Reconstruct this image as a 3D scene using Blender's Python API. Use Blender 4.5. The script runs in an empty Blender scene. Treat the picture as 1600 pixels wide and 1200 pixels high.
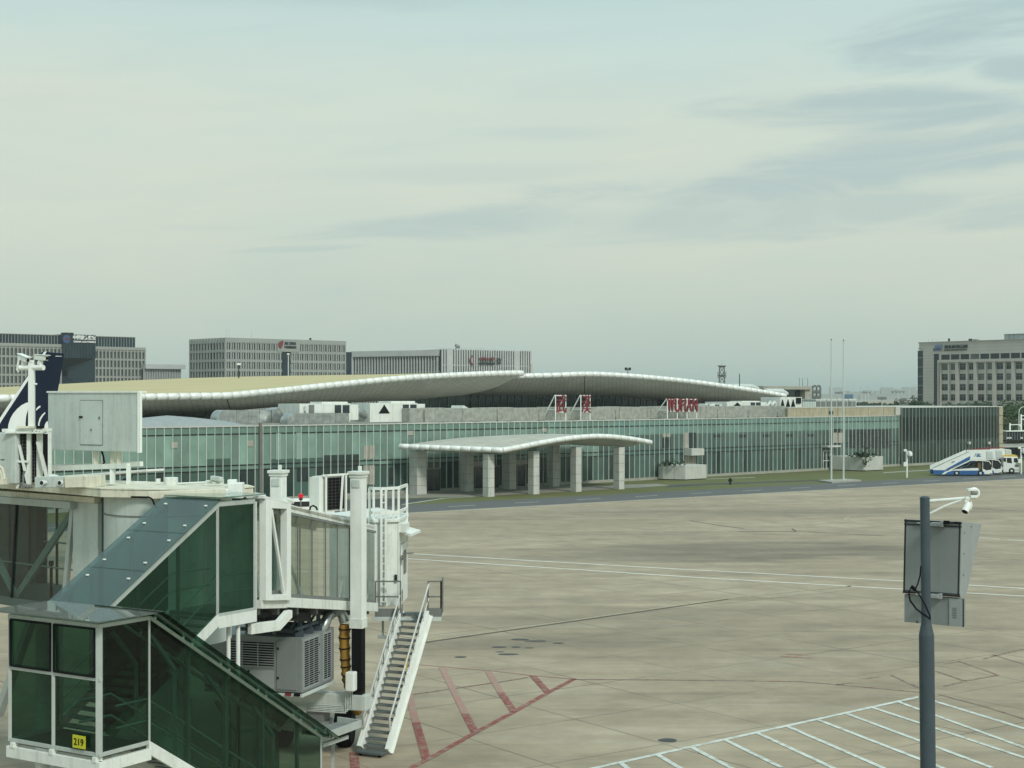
import bpy, bmesh, math, random
from mathutils import Vector, Matrix
R_ = random.Random(7)
SC = bpy.context.scene
COL = SC.collection
F, HZ, CZ = 2400.0, 618.0, 12.0      # focal length, horizon row and eye height of the viewpoint
V = Vector
ZUP = V((0, 0, 1))

def W(px, py, D):
    return V(((px - 800) * D / F, D, CZ - (py - HZ) * D / F))

def G(px, py, z=0.0):
    D = (CZ - z) * F / (py - HZ)
    p = W(px, py, D); p.z = z
    return p

class PL:
    """a vertical plane: origin O, horizontal direction u, outward normal n"""
    def __init__(s, O, u):
        s.O = V((O[0], O[1], 0)); s.u = V((u[0], u[1], 0)).normalized()
        s.n = V((s.u.y, -s.u.x, 0)); s.rot = math.atan2(s.u.y, s.u.x)
    def s(s, px, off=0):
        k = (px - 800) / F; b = s.O + s.n * off
        return (k * b.y - b.x) / (s.u.x - k * s.u.y)
    def P(s, t, off=0, z=0):
        p = s.O + s.u * t + s.n * off
        return V((p.x, p.y, z))
    def z(s, px, py, off=0):
        return CZ - (py - HZ) * s.P(s.s(px, off), off).y / F
    def pt(s, px, py, off=0):
        p = s.P(s.s(px, off), off); p.z = CZ - (py - HZ) * p.y / F
        return p

# ---------------------------------------------------------------- mesh builder
class MB:
    def __init__(s):
        s.v = []; s.f = []; s.t = {}; s.uv = {}
    def add(s, vs, fs, tint=None):
        b = len(s.v); s.v += [V(p) for p in vs]
        for f in fs:
            if tint is not None: s.t[len(s.f)] = tint
            s.f.append([b + i for i in f])
        return s
    def obox(s, p, a, b, c, tint=None):
        p = V(p); a = V(a); b = V(b); c = V(c)
        vs = [p, p + a, p + a + b, p + b, p + c, p + a + c, p + a + b + c, p + b + c]
        return s.add(vs, [(0, 3, 2, 1), (4, 5, 6, 7), (0, 1, 5, 4), (1, 2, 6, 5), (2, 3, 7, 6), (3, 0, 4, 7)], tint)
    def box(s, c, size, rot=0, tint=None):
        c = V(c); sx, sy, sz = size
        ux = V((math.cos(rot), math.sin(rot), 0)); uy = V((-math.sin(rot), math.cos(rot), 0))
        return s.obox(c - ux * sx / 2 - uy * sy / 2 - ZUP * sz / 2, ux * sx, uy * sy, ZUP * sz, tint)
    def lbox(s, x0, x1, y0, y1, z0, z1, tint=None):
        return s.obox((x0, y0, z0), (x1 - x0, 0, 0), (0, y1 - y0, 0), (0, 0, z1 - z0), tint)
    def bar(s, a, b, w, h=None, up=None):
        a = V(a); b = V(b); h = h or w; d = (b - a)
        if d.length < 1e-6: return s
        dn = d.normalized(); up = V(up) if up else (ZUP if abs(dn.z) < 0.95 else V((0, 1, 0)))
        x = dn.cross(up).normalized(); y = x.cross(dn).normalized()
        return s.obox(a - x * w / 2 - y * h / 2, x * w, y * h, d)
    def tube(s, pts, r, n=8, caps=True):
        pts = [V(p) for p in pts]; rs = r if isinstance(r, (list, tuple)) else [r] * len(pts)
        rings = []; px = None
        for i, p in enumerate(pts):
            d = (pts[min(i + 1, len(pts) - 1)] - pts[max(i - 1, 0)]).normalized()
            if px is None:
                up = ZUP if abs(d.z) < 0.9 else V((1, 0, 0))
                px = d.cross(up).normalized()
            else:
                px = (px - d * px.dot(d)).normalized()
            py = d.cross(px)
            rings.append([p + (px * math.cos(2 * math.pi * k / n) + py * math.sin(2 * math.pi * k / n)) * rs[i] for k in range(n)])
        vs = [q for ring in rings for q in ring]; fs = []
        for i in range(len(pts) - 1):
            for k in range(n):
                k2 = (k + 1) % n
                fs.append((i * n + k, i * n + k2, (i + 1) * n + k2, (i + 1) * n + k))
        if caps:
            fs.append(tuple(range(n - 1, -1, -1))); m = (len(pts) - 1) * n
            fs.append(tuple(m + k for k in range(n)))
        return s.add(vs, fs)
    def poly(s, pts, tint=None):
        return s.add(pts, [tuple(range(len(pts)))], tint)
    def prism(s, pts, vec, tint=None):
        pts = [V(p) for p in pts]; vec = V(vec); n = len(pts)
        fs = [tuple(range(n - 1, -1, -1)), tuple(range(n, 2 * n))]
        for i in range(n):
            j = (i + 1) % n; fs.append((i, j, n + j, n + i))
        return s.add(pts + [p + vec for p in pts], fs, tint)
    def slab(s, pts, t):
        pts = [V(p) for p in pts]
        nn = (pts[1] - pts[0]).cross(pts[-1] - pts[0]).normalized()
        return s.prism([p - nn * t / 2 for p in pts], nn * t)
    def lathe(s, prof, c, n=24, axis=None):
        """prof: list of (radius, height) about the vertical (or given axis) through c"""
        c = V(c); ax = V(axis).normalized() if axis else ZUP
        x = ax.cross(V((0, 1, 0)) if abs(ax.y) < .9 else V((1, 0, 0))).normalized(); y = ax.cross(x)
        vs = []; fs = []
        for r, h in prof:
            vs += [c + ax * h + (x * math.cos(2 * math.pi * k / n) + y * math.sin(2 * math.pi * k / n)) * r for k in range(n)]
        for i in range(len(prof) - 1):
            for k in range(n):
                k2 = (k + 1) % n
                fs.append((i * n + k, i * n + k2, (i + 1) * n + k2, (i + 1) * n + k))
        fs.append(tuple(range(n - 1, -1, -1))); m = (len(prof) - 1) * n
        fs.append(tuple(m + k for k in range(n)))
        return s.add(vs, fs)
    def grid(s, rows, flip=False):
        b = len(s.v); m = len(rows[0])
        s.v += [V(p) for r in rows for p in r]
        for i in range(len(rows) - 1):
            for k in range(m - 1):
                q = [b + i * m + k, b + i * m + k + 1, b + (i + 1) * m + k + 1, b + (i + 1) * m + k]
                uvs = [(k, i), (k + 1, i), (k + 1, i + 1), (k, i + 1)]
                if flip: q.reverse(); uvs.reverse()
                s.uv[len(s.f)] = uvs
                s.f.append(q)
        return s
    def build(s, name, mat, parent=None, bevel=0, smooth=0, recalc=True, base=None):
        me = bpy.data.meshes.new(name)
        if parent is None:
            if base is None:
                xs = [p.x for p in s.v]; ys = [p.y for p in s.v]; zs = [p.z for p in s.v]
                base = V(((min(xs) + max(xs)) / 2, (min(ys) + max(ys)) / 2, min(zs)))
            base = V(base); inv = Matrix.Translation(-base)
        else:
            inv = INV.get(parent.name, Matrix())
        me.from_pydata([inv @ p for p in s.v], [], s.f)
        if s.t:
            ca = me.color_attributes.new('tint', 'FLOAT_COLOR', 'CORNER')
            for p in me.polygons:
                c = s.t.get(p.index, (.5, .5, .5))
                for li in p.loop_indices: ca.data[li].color = (c[0], c[1], c[2], 1)
        if s.uv:
            ul = me.uv_layers.new(name='uv')
            for p in me.polygons:
                u = s.uv.get(p.index)
                if u:
                    for li, c in zip(p.loop_indices, u): ul.data[li].uv = c
        bm = bmesh.new(); bm.from_mesh(me)
        if recalc and not s.uv: bmesh.ops.recalc_face_normals(bm, faces=bm.faces)
        if bevel:
            es = [e for e in bm.edges if len(e.link_faces) == 2 and e.calc_face_angle(0) > 0.6]
            bmesh.ops.bevel(bm, geom=es, offset=bevel, segments=2, affect='EDGES', profile=.6, clamp_overlap=True)
        bm.to_mesh(me); bm.free()
        if smooth:
            me.shade_smooth(); me.set_sharp_from_angle(angle=math.radians(smooth))
        me.materials.append(mat)
        o = bpy.data.objects.new(name, me); COL.objects.link(o)
        if parent is None: o.location = base; INV[o.name] = inv
        else:
            o.parent = parent; INV[o.name] = inv
        return o

INV = {}
def tag(o, label=None, cat=None, group=None, kind=None):
    if label: o['label'] = label
    if cat: o['category'] = cat
    if group: o['group'] = group
    if kind: o['kind'] = kind
    return o

def thing(name, label, cat, loc=(0, 0, 0), rz=0, group=None):
    o = bpy.data.objects.new(name, None); COL.objects.link(o)
    o.location = V(loc); o.rotation_euler = (0, 0, rz); o.empty_display_size = .3
    INV[o.name] = (Matrix.Translation(V(loc)) @ Matrix.Rotation(rz, 4, 'Z')).inverted()
    return tag(o, label, cat, group)

def local(o):                       # parts added after this are given in the thing's own coordinates
    INV[o.name] = Matrix(); return o

def copy_tree(o, parent=None):
    c = o.copy(); COL.objects.link(c)
    if parent: c.parent = parent
    for ch in list(o.children): copy_tree(ch, c)
    return c

def put(o, loc, rz=None):
    o.location = V(loc)
    if rz is not None: o.rotation_euler = (0, 0, rz)
    return o

def text(body, name, mat, parent, origin, ux, uz, width, height, depth=.05, bold=0.0, label=None):
    """lettering: lower-left corner at origin, fitted to width x height, in the plane (ux, uz)"""
    cu = bpy.data.curves.new('lettering', 'FONT'); cu.body = body; cu.size = 1; cu.extrude = .02; cu.offset = bold
    to = bpy.data.objects.new('lettering', cu); COL.objects.link(to)
    bpy.context.view_layer.update()
    dg = bpy.context.evaluated_depsgraph_get()
    me = bpy.data.meshes.new_from_object(to.evaluated_get(dg))
    COL.objects.unlink(to); bpy.data.objects.remove(to)
    me.name = name
    xs = [v.co.x for v in me.vertices]; ys = [v.co.y for v in me.vertices]
    x0, x1, y0, y1 = min(xs), max(xs), min(ys), max(ys)
    ux = V(ux).normalized(); uz = V(uz).normalized(); nn = ux.cross(uz)
    inv = INV.get(parent.name, Matrix()) if parent else Matrix()
    for v in me.vertices:
        p = V(origin) + ux * (v.co.x - x0) / (x1 - x0) * width + uz * (v.co.y - y0) / (y1 - y0) * height + nn * (v.co.z / .04) * depth
        v.co = inv @ p
    me.materials.clear(); me.materials.append(mat)
    o = bpy.data.objects.new(name, me); COL.objects.link(o)
    if parent: o.parent = parent
    if label: o['label'] = label
    return o

# ---------------------------------------------------------------- materials
def lin(r, g, b):
    f = lambda c: (c / 255) / 12.92 if c / 255 <= .04045 else ((c / 255 + .055) / 1.055) ** 2.4
    return (f(r), f(g), f(b))

def nodes(name):
    m = bpy.data.materials.new(name); m.use_nodes = True
    nt = m.node_tree; nt.nodes.clear()
    out = nt.nodes.new('ShaderNodeOutputMaterial')
    return m, nt, out

def N(nt, t, **kw):
    n = nt.nodes.new('ShaderNode' + t)
    for k, v in kw.items():
        if k in n.inputs: n.inputs[k].default_value = v
        else: setattr(n, k, v)
    return n

def ramp(nt, fac, stops):
    r = nt.nodes.new('ShaderNodeValToRGB'); e = r.color_ramp.elements
    while len(e) < len(stops): e.new(.5)
    for i, (p, c) in enumerate(stops):
        e[i].position = p; e[i].color = (c[0], c[1], c[2], 1) if hasattr(c, '__len__') else (c, c, c, 1)
    nt.links.new(fac, r.inputs[0]); return r.outputs[0]

def mixc(nt, fac, a, b, blend='MIX'):
    m = nt.nodes.new('ShaderNodeMix'); m.data_type = 'RGBA'; m.blend_type = blend
    for s, x in ((m.inputs[0], fac), (m.inputs[6], a), (m.inputs[7], b)):
        if hasattr(x, 'links'): nt.links.new(x, s)
        elif isinstance(x, (int, float)): s.default_value = x
        else: s.default_value = (x[0], x[1], x[2], 1)
    return m.outputs[2]

def paint(name, col, rough=.5, metal=0, var=.12, scale=1.2, dirt=None, dirt_amt=.0, bump=0, bscale=20, spec=.28, streak=True):
    """painted or bare surface: soft colour variation plus downward dirt streaks"""
    m, nt, out = nodes(name); L = nt.links.new
    b = N(nt, 'BsdfPrincipled'); b.inputs['Roughness'].default_value = rough; b.inputs['Metallic'].default_value = metal
    b.inputs['Specular IOR Level'].default_value = spec
    tc = N(nt, 'TexCoord')
    n1 = N(nt, 'TexNoise', Scale=scale, Detail=6.0); L(tc.outputs['Object'], n1.inputs['Vector'])
    lo = tuple(c * (1 - var) for c in col); hi = tuple(min(1, c * (1 + var)) for c in col)
    c = ramp(nt, n1.outputs[0], [(.3, lo), (.7, hi)])
    if dirt_amt:
        mp = N(nt, 'Mapping'); mp.inputs['Scale'].default_value = (2.6, 2.6, .22) if streak else (2, 2, 2)
        L(tc.outputs['Object'], mp.inputs['Vector'])
        n2 = N(nt, 'TexNoise', Scale=1.3, Detail=8.0, Roughness=.65); L(mp.outputs[0], n2.inputs['Vector'])
        k = ramp(nt, n2.outputs[0], [(.50, 0), (.60, dirt_amt * .35), (.8, dirt_amt)])
        c = mixc(nt, k, c, dirt or (.12, .11, .085))
        n4 = N(nt, 'TexNoise', Scale=scale * 4 + 1.0, Detail=12.0, Roughness=.75); L(tc.outputs['Object'], n4.inputs['Vector'])
        c = mixc(nt, ramp(nt, n4.outputs[0], [(.52, 0), (.66, dirt_amt * .5)]), c, dirt or (.12, .11, .085))
    L(c, b.inputs['Base Color'])
    if bump:
        n3 = N(nt, 'TexNoise', Scale=bscale, Detail=5.0); L(tc.outputs['Object'], n3.inputs['Vector'])
        bp = N(nt, 'Bump', Strength=bump, Distance=.05); L(n3.outputs[0], bp.inputs['Height']); L(bp.outputs[0], b.inputs['Normal'])
    L(b.outputs[0], out.inputs[0]); return m

def thin_glass(name, tint, refl=.045, rough=.02, glcol=(1, 1, 1), dust=0):
    """clear or tinted sheet: transmits with its tint, mirrors by angle"""
    m, nt, out = nodes(name); L = nt.links.new
    tr = N(nt, 'BsdfTransparent'); tr.inputs[0].default_value = (*tint, 1)
    gl = N(nt, 'BsdfGlossy'); gl.inputs['Roughness'].default_value = rough; gl.inputs[0].default_value = (*glcol, 1)
    lw = N(nt, 'LayerWeight', Blend=.5)
    pw = N(nt, 'Math', operation='POWER'); L(lw.outputs['Facing'], pw.inputs[0]); pw.inputs[1].default_value = 4.5
    ma = N(nt, 'Math', operation='MULTIPLY_ADD'); L(pw.outputs[0], ma.inputs[0]); ma.inputs[1].default_value = .85; ma.inputs[2].default_value = refl
    tc = N(nt, 'TexCoord'); nz = N(nt, 'TexNoise', Scale=.5, Detail=2.0); L(tc.outputs['Object'], nz.inputs['Vector'])
    bp = N(nt, 'Bump', Strength=.03, Distance=.1); L(nz.outputs[0], bp.inputs['Height']); L(bp.outputs[0], gl.inputs['Normal'])
    mx = N(nt, 'MixShader'); L(ma.outputs[0], mx.inputs[0]); L(tr.outputs[0], mx.inputs[1]); L(gl.outputs[0], mx.inputs[2])
    fin = mx.outputs[0]
    if dust:
        df = N(nt, 'BsdfDiffuse'); df.inputs[0].default_value = (.36, .38, .35, 1); n5 = N(nt, 'TexNoise', Scale=9.0, Detail=8.0, Roughness=.7); L(tc.outputs['Object'], n5.inputs['Vector'])
        m5 = N(nt, 'MixShader'); L(ramp(nt, n5.outputs[0], [(.3, dust * .5), (.7, dust * 1.6)]), m5.inputs[0]); L(fin, m5.inputs[1]); L(df.outputs[0], m5.inputs[2]); fin = m5.outputs[0]
    L(fin, out.inputs[0]); return m

def tint_glass(name, rough=.06, jit=.15, spec=.5):
    """curtain-wall glass with a tint stored per pane, mottled to suggest uneven reflections"""
    m, nt, out = nodes(name); L = nt.links.new
    b = N(nt, 'BsdfPrincipled'); b.inputs['Roughness'].default_value = rough; b.inputs['Specular IOR Level'].default_value = spec
    at = N(nt, 'Attribute'); at.attribute_name = 'tint'
    tc = N(nt, 'TexCoord'); nz = N(nt, 'TexNoise', Scale=.6, Detail=5.0); L(tc.outputs['Object'], nz.inputs['Vector'])
    c = mixc(nt, ramp(nt, nz.outputs[0], [(.3, 0), (.7, jit)]), at.outputs['Color'], (.03, .05, .045))  # noise darkens the tint in patches, painting uneven reflections into the colour
    L(c, b.inputs['Base Color'])
    n2 = N(nt, 'TexNoise', Scale=.25, Detail=2.0); L(tc.outputs['Object'], n2.inputs['Vector'])
    bp = N(nt, 'Bump', Strength=.06, Distance=.2); L(n2.outputs[0], bp.inputs['Height']); L(bp.outputs[0], b.inputs['Normal'])
    L(b.outputs[0], out.inputs[0]); return m

M = {}
M['white'] = paint('white_paint', (.68, .715, .665), .45, var=.05, dirt=(.24, .22, .17), dirt_amt=.45)
M['white_clean'] = paint('white_gloss_paint', (.75, .785, .74), .35, var=.04, dirt=(.36, .34, .28), dirt_amt=.3)
M['cream'] = paint('cream_paint', (.66, .645, .52), .5, var=.08, dirt=(.2, .17, .11), dirt_amt=.6)
M['panelgrey'] = paint('pale_grey_panel', (.51, .565, .53), .45, var=.05, dirt=(.24, .23, .19), dirt_amt=.45)
M['grey'] = paint('mid_grey_paint', (.17, .185, .175), .5, var=.1, dirt=(.06, .06, .05), dirt_amt=.5)
M['steel'] = paint('galvanised_steel', (.22, .23, .215), .42, .6, var=.2, scale=3, dirt=(.1, .09, .07), dirt_amt=.4)
M['foil'] = paint('foil_duct_wrap', (.42, .45, .44), .3, .75, var=.25, scale=1.5, dirt=(.2, .19, .16), dirt_amt=.5, bump=.5, bscale=2.2, streak=False)
M['wrinkle'] = paint('wrinkled_grey_wrap', (.36, .37, .33), .45, .3, var=.22, scale=1.6, dirt=(.2, .19, .16), dirt_amt=.35, bump=1.0, bscale=1.6, streak=False)
M['dark'] = paint('dark_metal', (.018, .021, .021), .6, var=.2, spec=.2)
M['black'] = paint('black_rubber', (.008, .008, .009), .8, var=.2, spec=.12)
M['darkglass'] = paint('dark_window_glass', (.02, .032, .036), .08, var=.3, spec=.6)
M['concrete'] = paint('cast_concrete', (.33, .33, .285), .8, var=.12, scale=.6, dirt=(.14, .13, .10), dirt_amt=.5)
M['stone'] = paint('pale_stone_cladding', (.50, .51, .465), .6, var=.08, scale=.7, dirt=(.2, .19, .16), dirt_amt=.45)
M['beige'] = paint('beige_precast', (.40, .37, .265), .75, var=.12, scale=.8, dirt=(.12, .10, .07), dirt_amt=.8)
M['red'] = paint('red_sign_enamel', (.20, .026, .036), .5, var=.15)
M['blue'] = paint('blue_paint', (.032, .115, .30), .4, var=.1, dirt=(.05, .07, .1), dirt_amt=.4)
M['navy'] = paint('navy_paint', (.0065, .013, .030), .35, var=.1, spec=.2)
M['yellow'] = paint('yellow_paint', (.60, .42, .09), .5, var=.1)
M['signyellow'] = paint('yellow_plate', (.52, .50, .03), .5, var=.06)
M['hose'] = paint('yellow_hose_fabric', (.33, .185, .032), .7, var=.2, dirt=(.08, .05, .02), dirt_amt=.6)
M['polegrey'] = paint('slate_grey_paint', (.055, .076, .090), .4, var=.1, scale=2, dirt=(.03, .036, .042), dirt_amt=.4)
M['boxgrey'] = paint('satin_grey_sheet', (.225, .25, .247), .5, .1, var=.07, scale=1, dirt=(.15, .16, .155), dirt_amt=.3)
M['boxlight'] = paint('light_grey_sheet', (.30, .33, .328), .5, .1, var=.07, scale=1, dirt=(.2, .2, .19), dirt_amt=.3)
M['leaf'] = None
# ================================================================ the apron, roads, grass and painted markings
TB = PL((-39.45, 163.8), (.734, .679))        # the line of the terminal's glass front

def apron_mat():
    m, nt, out = nodes('apron_concrete'); L = nt.links.new
    b = N(nt, 'BsdfPrincipled', Roughness=.75); b.inputs['Specular IOR Level'].default_value = .25
    tc = N(nt, 'TexCoord')
    def noise(rot, scale, sc, det=8, rough=.6, dist=0):
        mp = N(nt, 'Mapping'); mp.inputs['Rotation'].default_value = (0, 0, rot); mp.inputs['Scale'].default_value = scale
        L(tc.outputs['Object'], mp.inputs[0])
        n = N(nt, 'TexNoise', Scale=sc, Detail=float(det), Roughness=rough, Distortion=dist); L(mp.outputs[0], n.inputs['Vector'])
        return n.outputs[0]
    c = ramp(nt, noise(0, (1, 1, 1), .03, 10, .62), [(.3, (.330, .268, .188)), (.5, (.395, .324, .229)), (.72, (.450, .376, .272))])
    # tyre streaks sweeping along the taxi lanes, and finer blotches
    s1 = ramp(nt, noise(.10, (.05, .30, 1), .55, 10, .66, 1.2), [(.42, 0), (.72, .50)])
    c = mixc(nt, s1, c, (.175, .140, .098))
    s2 = ramp(nt, noise(-.62, (.03, .5, 1), .8, 8, .6, .3), [(.50, 0), (.76, .50)])
    c = mixc(nt, s2, c, (.170, .145, .106))
    s3 = ramp(nt, noise(.5, (.05, .30, 1), 1.1, 8, .6, .8), [(.55, 0), (.78, .35)])
    c = mixc(nt, s3, c, (.40, .385, .33))
    s4 = ramp(nt, noise(.16, (.07, 1.0, 1), 1.5, 10, .7, .6), [(.40, 0), (.58, .0), (.72, .38)])
    c = mixc(nt, s4, c, (.185, .158, .116))
    s5 = ramp(nt, noise(-.12, (.05, .9, 1), 1.9, 10, .7, .8), [(.50, 0), (.74, .32)])
    c = mixc(nt, s5, c, (.45, .42, .345))
    s6 = ramp(nt, noise(-.75, (.05, 1.3, 1), 1.3, 8, .65, .5), [(.56, 0), (.72, .34)])
    c = mixc(nt, s6, c, (.185, .165, .132))
    bl = ramp(nt, noise(0, (1, 1, 1), .35, 10, .7), [(.35, .78), (.65, 1.08)])
    c = mixc(nt, 1.0, c, bl, 'MULTIPLY')
    # large worn rubber stains
    sp = N(nt, 'SeparateXYZ'); L(tc.outputs['Object'], sp.inputs[0])
    wob = noise(.15, (.07, .2, 1), .9, 10, .7, 1.0)
    def mth(op, a, b_, c_=None):
        n = N(nt, 'Math', operation=op)
        for i, x in enumerate((a, b_, c_)):
            if x is None: continue
            if hasattr(x, 'links'): L(x, n.inputs[i])
            else: n.inputs[i].default_value = x
        return n.outputs[0]
    for (px, py, rx, ry, rot, amt) in [(1160, 862, 17, 9, .12, .74), (1250, 800, 22, 5, .1, .40), (1010, 960, 12, 3.0, .2, .35), (900, 1000, 10, 3, .25, .35), (1130, 1010, 16, 4, .1, .3), (760, 1160, 4, 2.4, .3, .35), (900, 800, 26, 7, .5, .28), (1480, 868, 8, 10, .2, .25), (700, 870, 9, 3, -.1, .3)]:
        g = G(px, py); ca, sa = math.cos(rot), math.sin(rot)
        dx = mth('SUBTRACT', sp.outputs[0], g.x); dy = mth('SUBTRACT', sp.outputs[1], g.y)
        u = mth('MULTIPLY_ADD', dx, ca / rx, mth('MULTIPLY', dy, sa / rx)); v = mth('MULTIPLY_ADD', dx, -sa / ry, mth('MULTIPLY', dy, ca / ry))
        q = mth('ADD', mth('ADD', mth('MULTIPLY', u, u), mth('MULTIPLY', v, v)), mth('MULTIPLY_ADD', wob, 3.4, -1.7))
        k = N(nt, 'MapRange', interpolation_type='SMOOTHSTEP'); L(q, k.inputs[0]); k.inputs[1].default_value = 1.5; k.inputs[2].default_value = -.5; k.inputs[4].default_value = amt
        c = mixc(nt, k.outputs[0], c, (.120, .104, .076))
    # slab joints
    mp = N(nt, 'Mapping'); mp.inputs['Rotation'].default_value = (0, 0, -.62); L(tc.outputs['Object'], mp.inputs[0])
    br = N(nt, 'TexBrick', Scale=1.0); br.offset = 0; L(mp.outputs[0], br.inputs['Vector'])
    br.inputs['Brick Width'].default_value = 5; br.inputs['Row Height'].default_value = 5; br.inputs['Mortar Size'].default_value = .045; br.inputs['Mortar Smooth'].default_value = .2
    jv = ramp(nt, noise(0, (1, 1, 1), .06, 4), [(.40, .18), (.60, .85)])
    c = mixc(nt, mth('MULTIPLY', br.outputs['Fac'], jv), c, (.09, .083, .068))
    L(c, b.inputs['Base Color'])
    n3 = N(nt, 'TexNoise', Scale=6.0, Detail=6.0); L(tc.outputs['Object'], n3.inputs['Vector'])
    bp = N(nt, 'Bump', Strength=.15, Distance=.02); L(n3.outputs[0], bp.inputs['Height']); L(bp.outputs[0], b.inputs['Normal'])
    L(b.outputs[0], out.inputs[0]); return m

def ground_mat(name, a, b_, sc=.15, c3=None, rough=.85, stretch=1):
    m, nt, out = nodes(name); L = nt.links.new
    b = N(nt, 'BsdfPrincipled', Roughness=rough); b.inputs['Specular IOR Level'].default_value = .2
    tc = N(nt, 'TexCoord'); mp = N(nt, 'Mapping'); mp.inputs['Rotation'].default_value = (0, 0, -.72); mp.inputs['Scale'].default_value = (1 / stretch, 1, 1); L(tc.outputs['Object'], mp.inputs[0])
    n = N(nt, 'TexNoise', Scale=sc, Detail=12.0, Roughness=.7); L(mp.outputs[0], n.inputs['Vector'])
    st = [(.32, a), (.62, b_)] + ([(.75, c3)] if c3 else [])
    L(ramp(nt, n.outputs[0], st), b.inputs['Base Color']); L(b.outputs[0], out.inputs[0]); return m

def worn(name, col, base=(.30, .28, .225), hold=.35, sc=2.5):
    """painted line, worn through to the concrete in patches"""
    m, nt, out = nodes(name); L = nt.links.new
    b = N(nt, 'BsdfPrincipled', Roughness=.7); b.inputs['Specular IOR Level'].default_value = .2
    tc = N(nt, 'TexCoord'); n = N(nt, 'TexNoise', Scale=sc, Detail=10.0, Roughness=.7); L(tc.outputs['Object'], n.inputs['Vector'])
    n2 = N(nt, 'TexNoise', Scale=.12, Detail=5.0); L(tc.outputs['Object'], n2.inputs['Vector'])
    k = ramp(nt, n.outputs[0], [(hold, .85), (hold + .18, .0)])
    c = mixc(nt, k, col, base)
    c = mixc(nt, ramp(nt, n2.outputs[0], [(.4, 0), (.7, .35)]), c, tuple(x * .6 for x in col))
    L(c, b.inputs['Base Color']); L(b.outputs[0], out.inputs[0]); return m

M['apron'] = apron_mat()
M['asphalt'] = ground_mat('asphalt', (.098, .104, .104), (.128, .132, .128), .25, stretch=12)
M['asphalt2'] = ground_mat('asphalt_dark', (.062, .066, .066), (.085, .088, .086), .4)
M['grass'] = ground_mat('mown_grass', (.098, .106, .040), (.140, .146, .062), .35, (.185, .17, .095), stretch=3)
M['paving'] = ground_mat('forecourt_paving', (.22, .22, .19), (.28, .275, .24), .5)
M['linewhite'] = worn('white_line_paint', (.60, .63, .58))
M['linefaint'] = worn('faded_white_line_paint', (.72, .71, .63), hold=.28)
M['linered'] = worn('red_line_paint', (.25, .065, .056), hold=.37)
M['linepink'] = worn('faded_red_line_paint', (.40, .20, .165), hold=.40)
M['linered2'] = worn('thin_red_line_paint', (.22, .085, .065), hold=.45)
M['lineyellow'] = worn('faded_yellow_line_paint', (.47, .41, .26), hold=.42)
M['linetan'] = worn('road_edge_line_paint', (.50, .45, .36), hold=.42)

def sheet(name, pts, z, mat, kind='structure'):
    b = MB(); b.poly([V((p.x, p.y, z)) for p in pts])
    return tag(b.build(name, mat, base=(0, 0, 0)), kind=kind)

gm = MB(); gm.poly([(-6000, -80, 0), (6000, -80, 0), (6000, 9500, 0), (-6000, 9500, 0)])
tag(gm.build('apron', M['apron'], base=(0, 0, 0)), kind='structure')

# grass belt under the terminal front, then the forecourt, the lane and the service road on top of it
RL = PL(G(629, 790), (G(1440, 748) - G(629, 790)))       # near the service road's far edge
def road_pts(o0, o1, s0, s1):
    return [RL.P(s0, o0), RL.P(s1, o0), RL.P(s1, o1), RL.P(s0, o1)]
sheet('grass_verge', [RL.P(-95, -.2), RL.P(135, -.2), V((170, 330, 0)), TB.P(215, -2), TB.P(-90, -2)], .004, M['grass'], 'stuff')
def road():
    b = MB(); n = 24
    for i in range(n):
        s0, s1 = -110 + 270 * i / n, -110 + 270 * (i + 1) / n
        b.poly([RL.P(s0, 9.0, .008), RL.P(s1, 9.0, .008), RL.P(s1, -.4, .008), RL.P(s0, -.4, .008)])
    return tag(b.build('service_road', M['asphalt'], base=(0, 0, 0)), kind='structure')
road()
def strip(b, pts, w, z):
    pts = [V((p.x, p.y, z)) for p in pts]
    for a, c in zip(pts, pts[1:]):
        d = (c - a).normalized(); q = V((-d.y, d.x, 0)) * w / 2
        b.poly([a - q, c - q, c + q, a + q])
def lines(mat, segs, w, z=.012, name='apron_marking'):
    b = MB()
    for s in segs: strip(b, s, w, z)
    return tag(b.build(name, mat, base=(0, 0, 0)), kind='structure')
lines(M['linetan'], [[RL.P(-110, 9.3), RL.P(160, 9.3)]], .75, .012, 'road_edge_line')
lines(M['linewhite'], [[RL.P(s, 4.4), RL.P(s + 3.6, 4.4)] for s in range(-60, 150, 9)], .22, .012, 'road_centre_line')
# forecourt under the canopy and the lane that reaches it
sheet('forecourt', [G(520, 781), G(668, 777.5), G(740, 776.2), G(1000, 762), G(1046, 758.5), G(1028, 756), TB.P(62, 3.0), TB.P(62, .3), TB.P(14, .3)], .012, M['paving'])
sheet('access_lane', [G(460, 786), G(600, 780), G(692, 778.8), G(634, 788.5), G(560, 795), G(430, 801)], .018, M['asphalt2'])
lines(M['linewhite'], [[G(628, 788.6), G(694, 778.8)], [G(694, 778.8), G(740, 776.5)]], .35, .022, 'lane_edge_kerb_line')
sheet('lawn_path', [G(1046, 758), G(1110, 755.5), G(1290, 749.5), G(1290, 751.2), G(1110, 757.8), G(1040, 762)], .012, M['asphalt2'])
sheet('drainage_strip', [G(1104, 748), G(1180, 745.5), G(1180, 746.3), G(1104, 749)], .012, M['concrete'])
sheet('drainage_path', [G(1380, 738), G(1470, 733), G(1470, 734), G(1380, 739.4)], .012, M['concrete'])
sheet('truck_parking', [G(1462, 744.6), G(1640, 735), G(1640, 740), G(1462, 746)], .012, M['asphalt2'])

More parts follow.
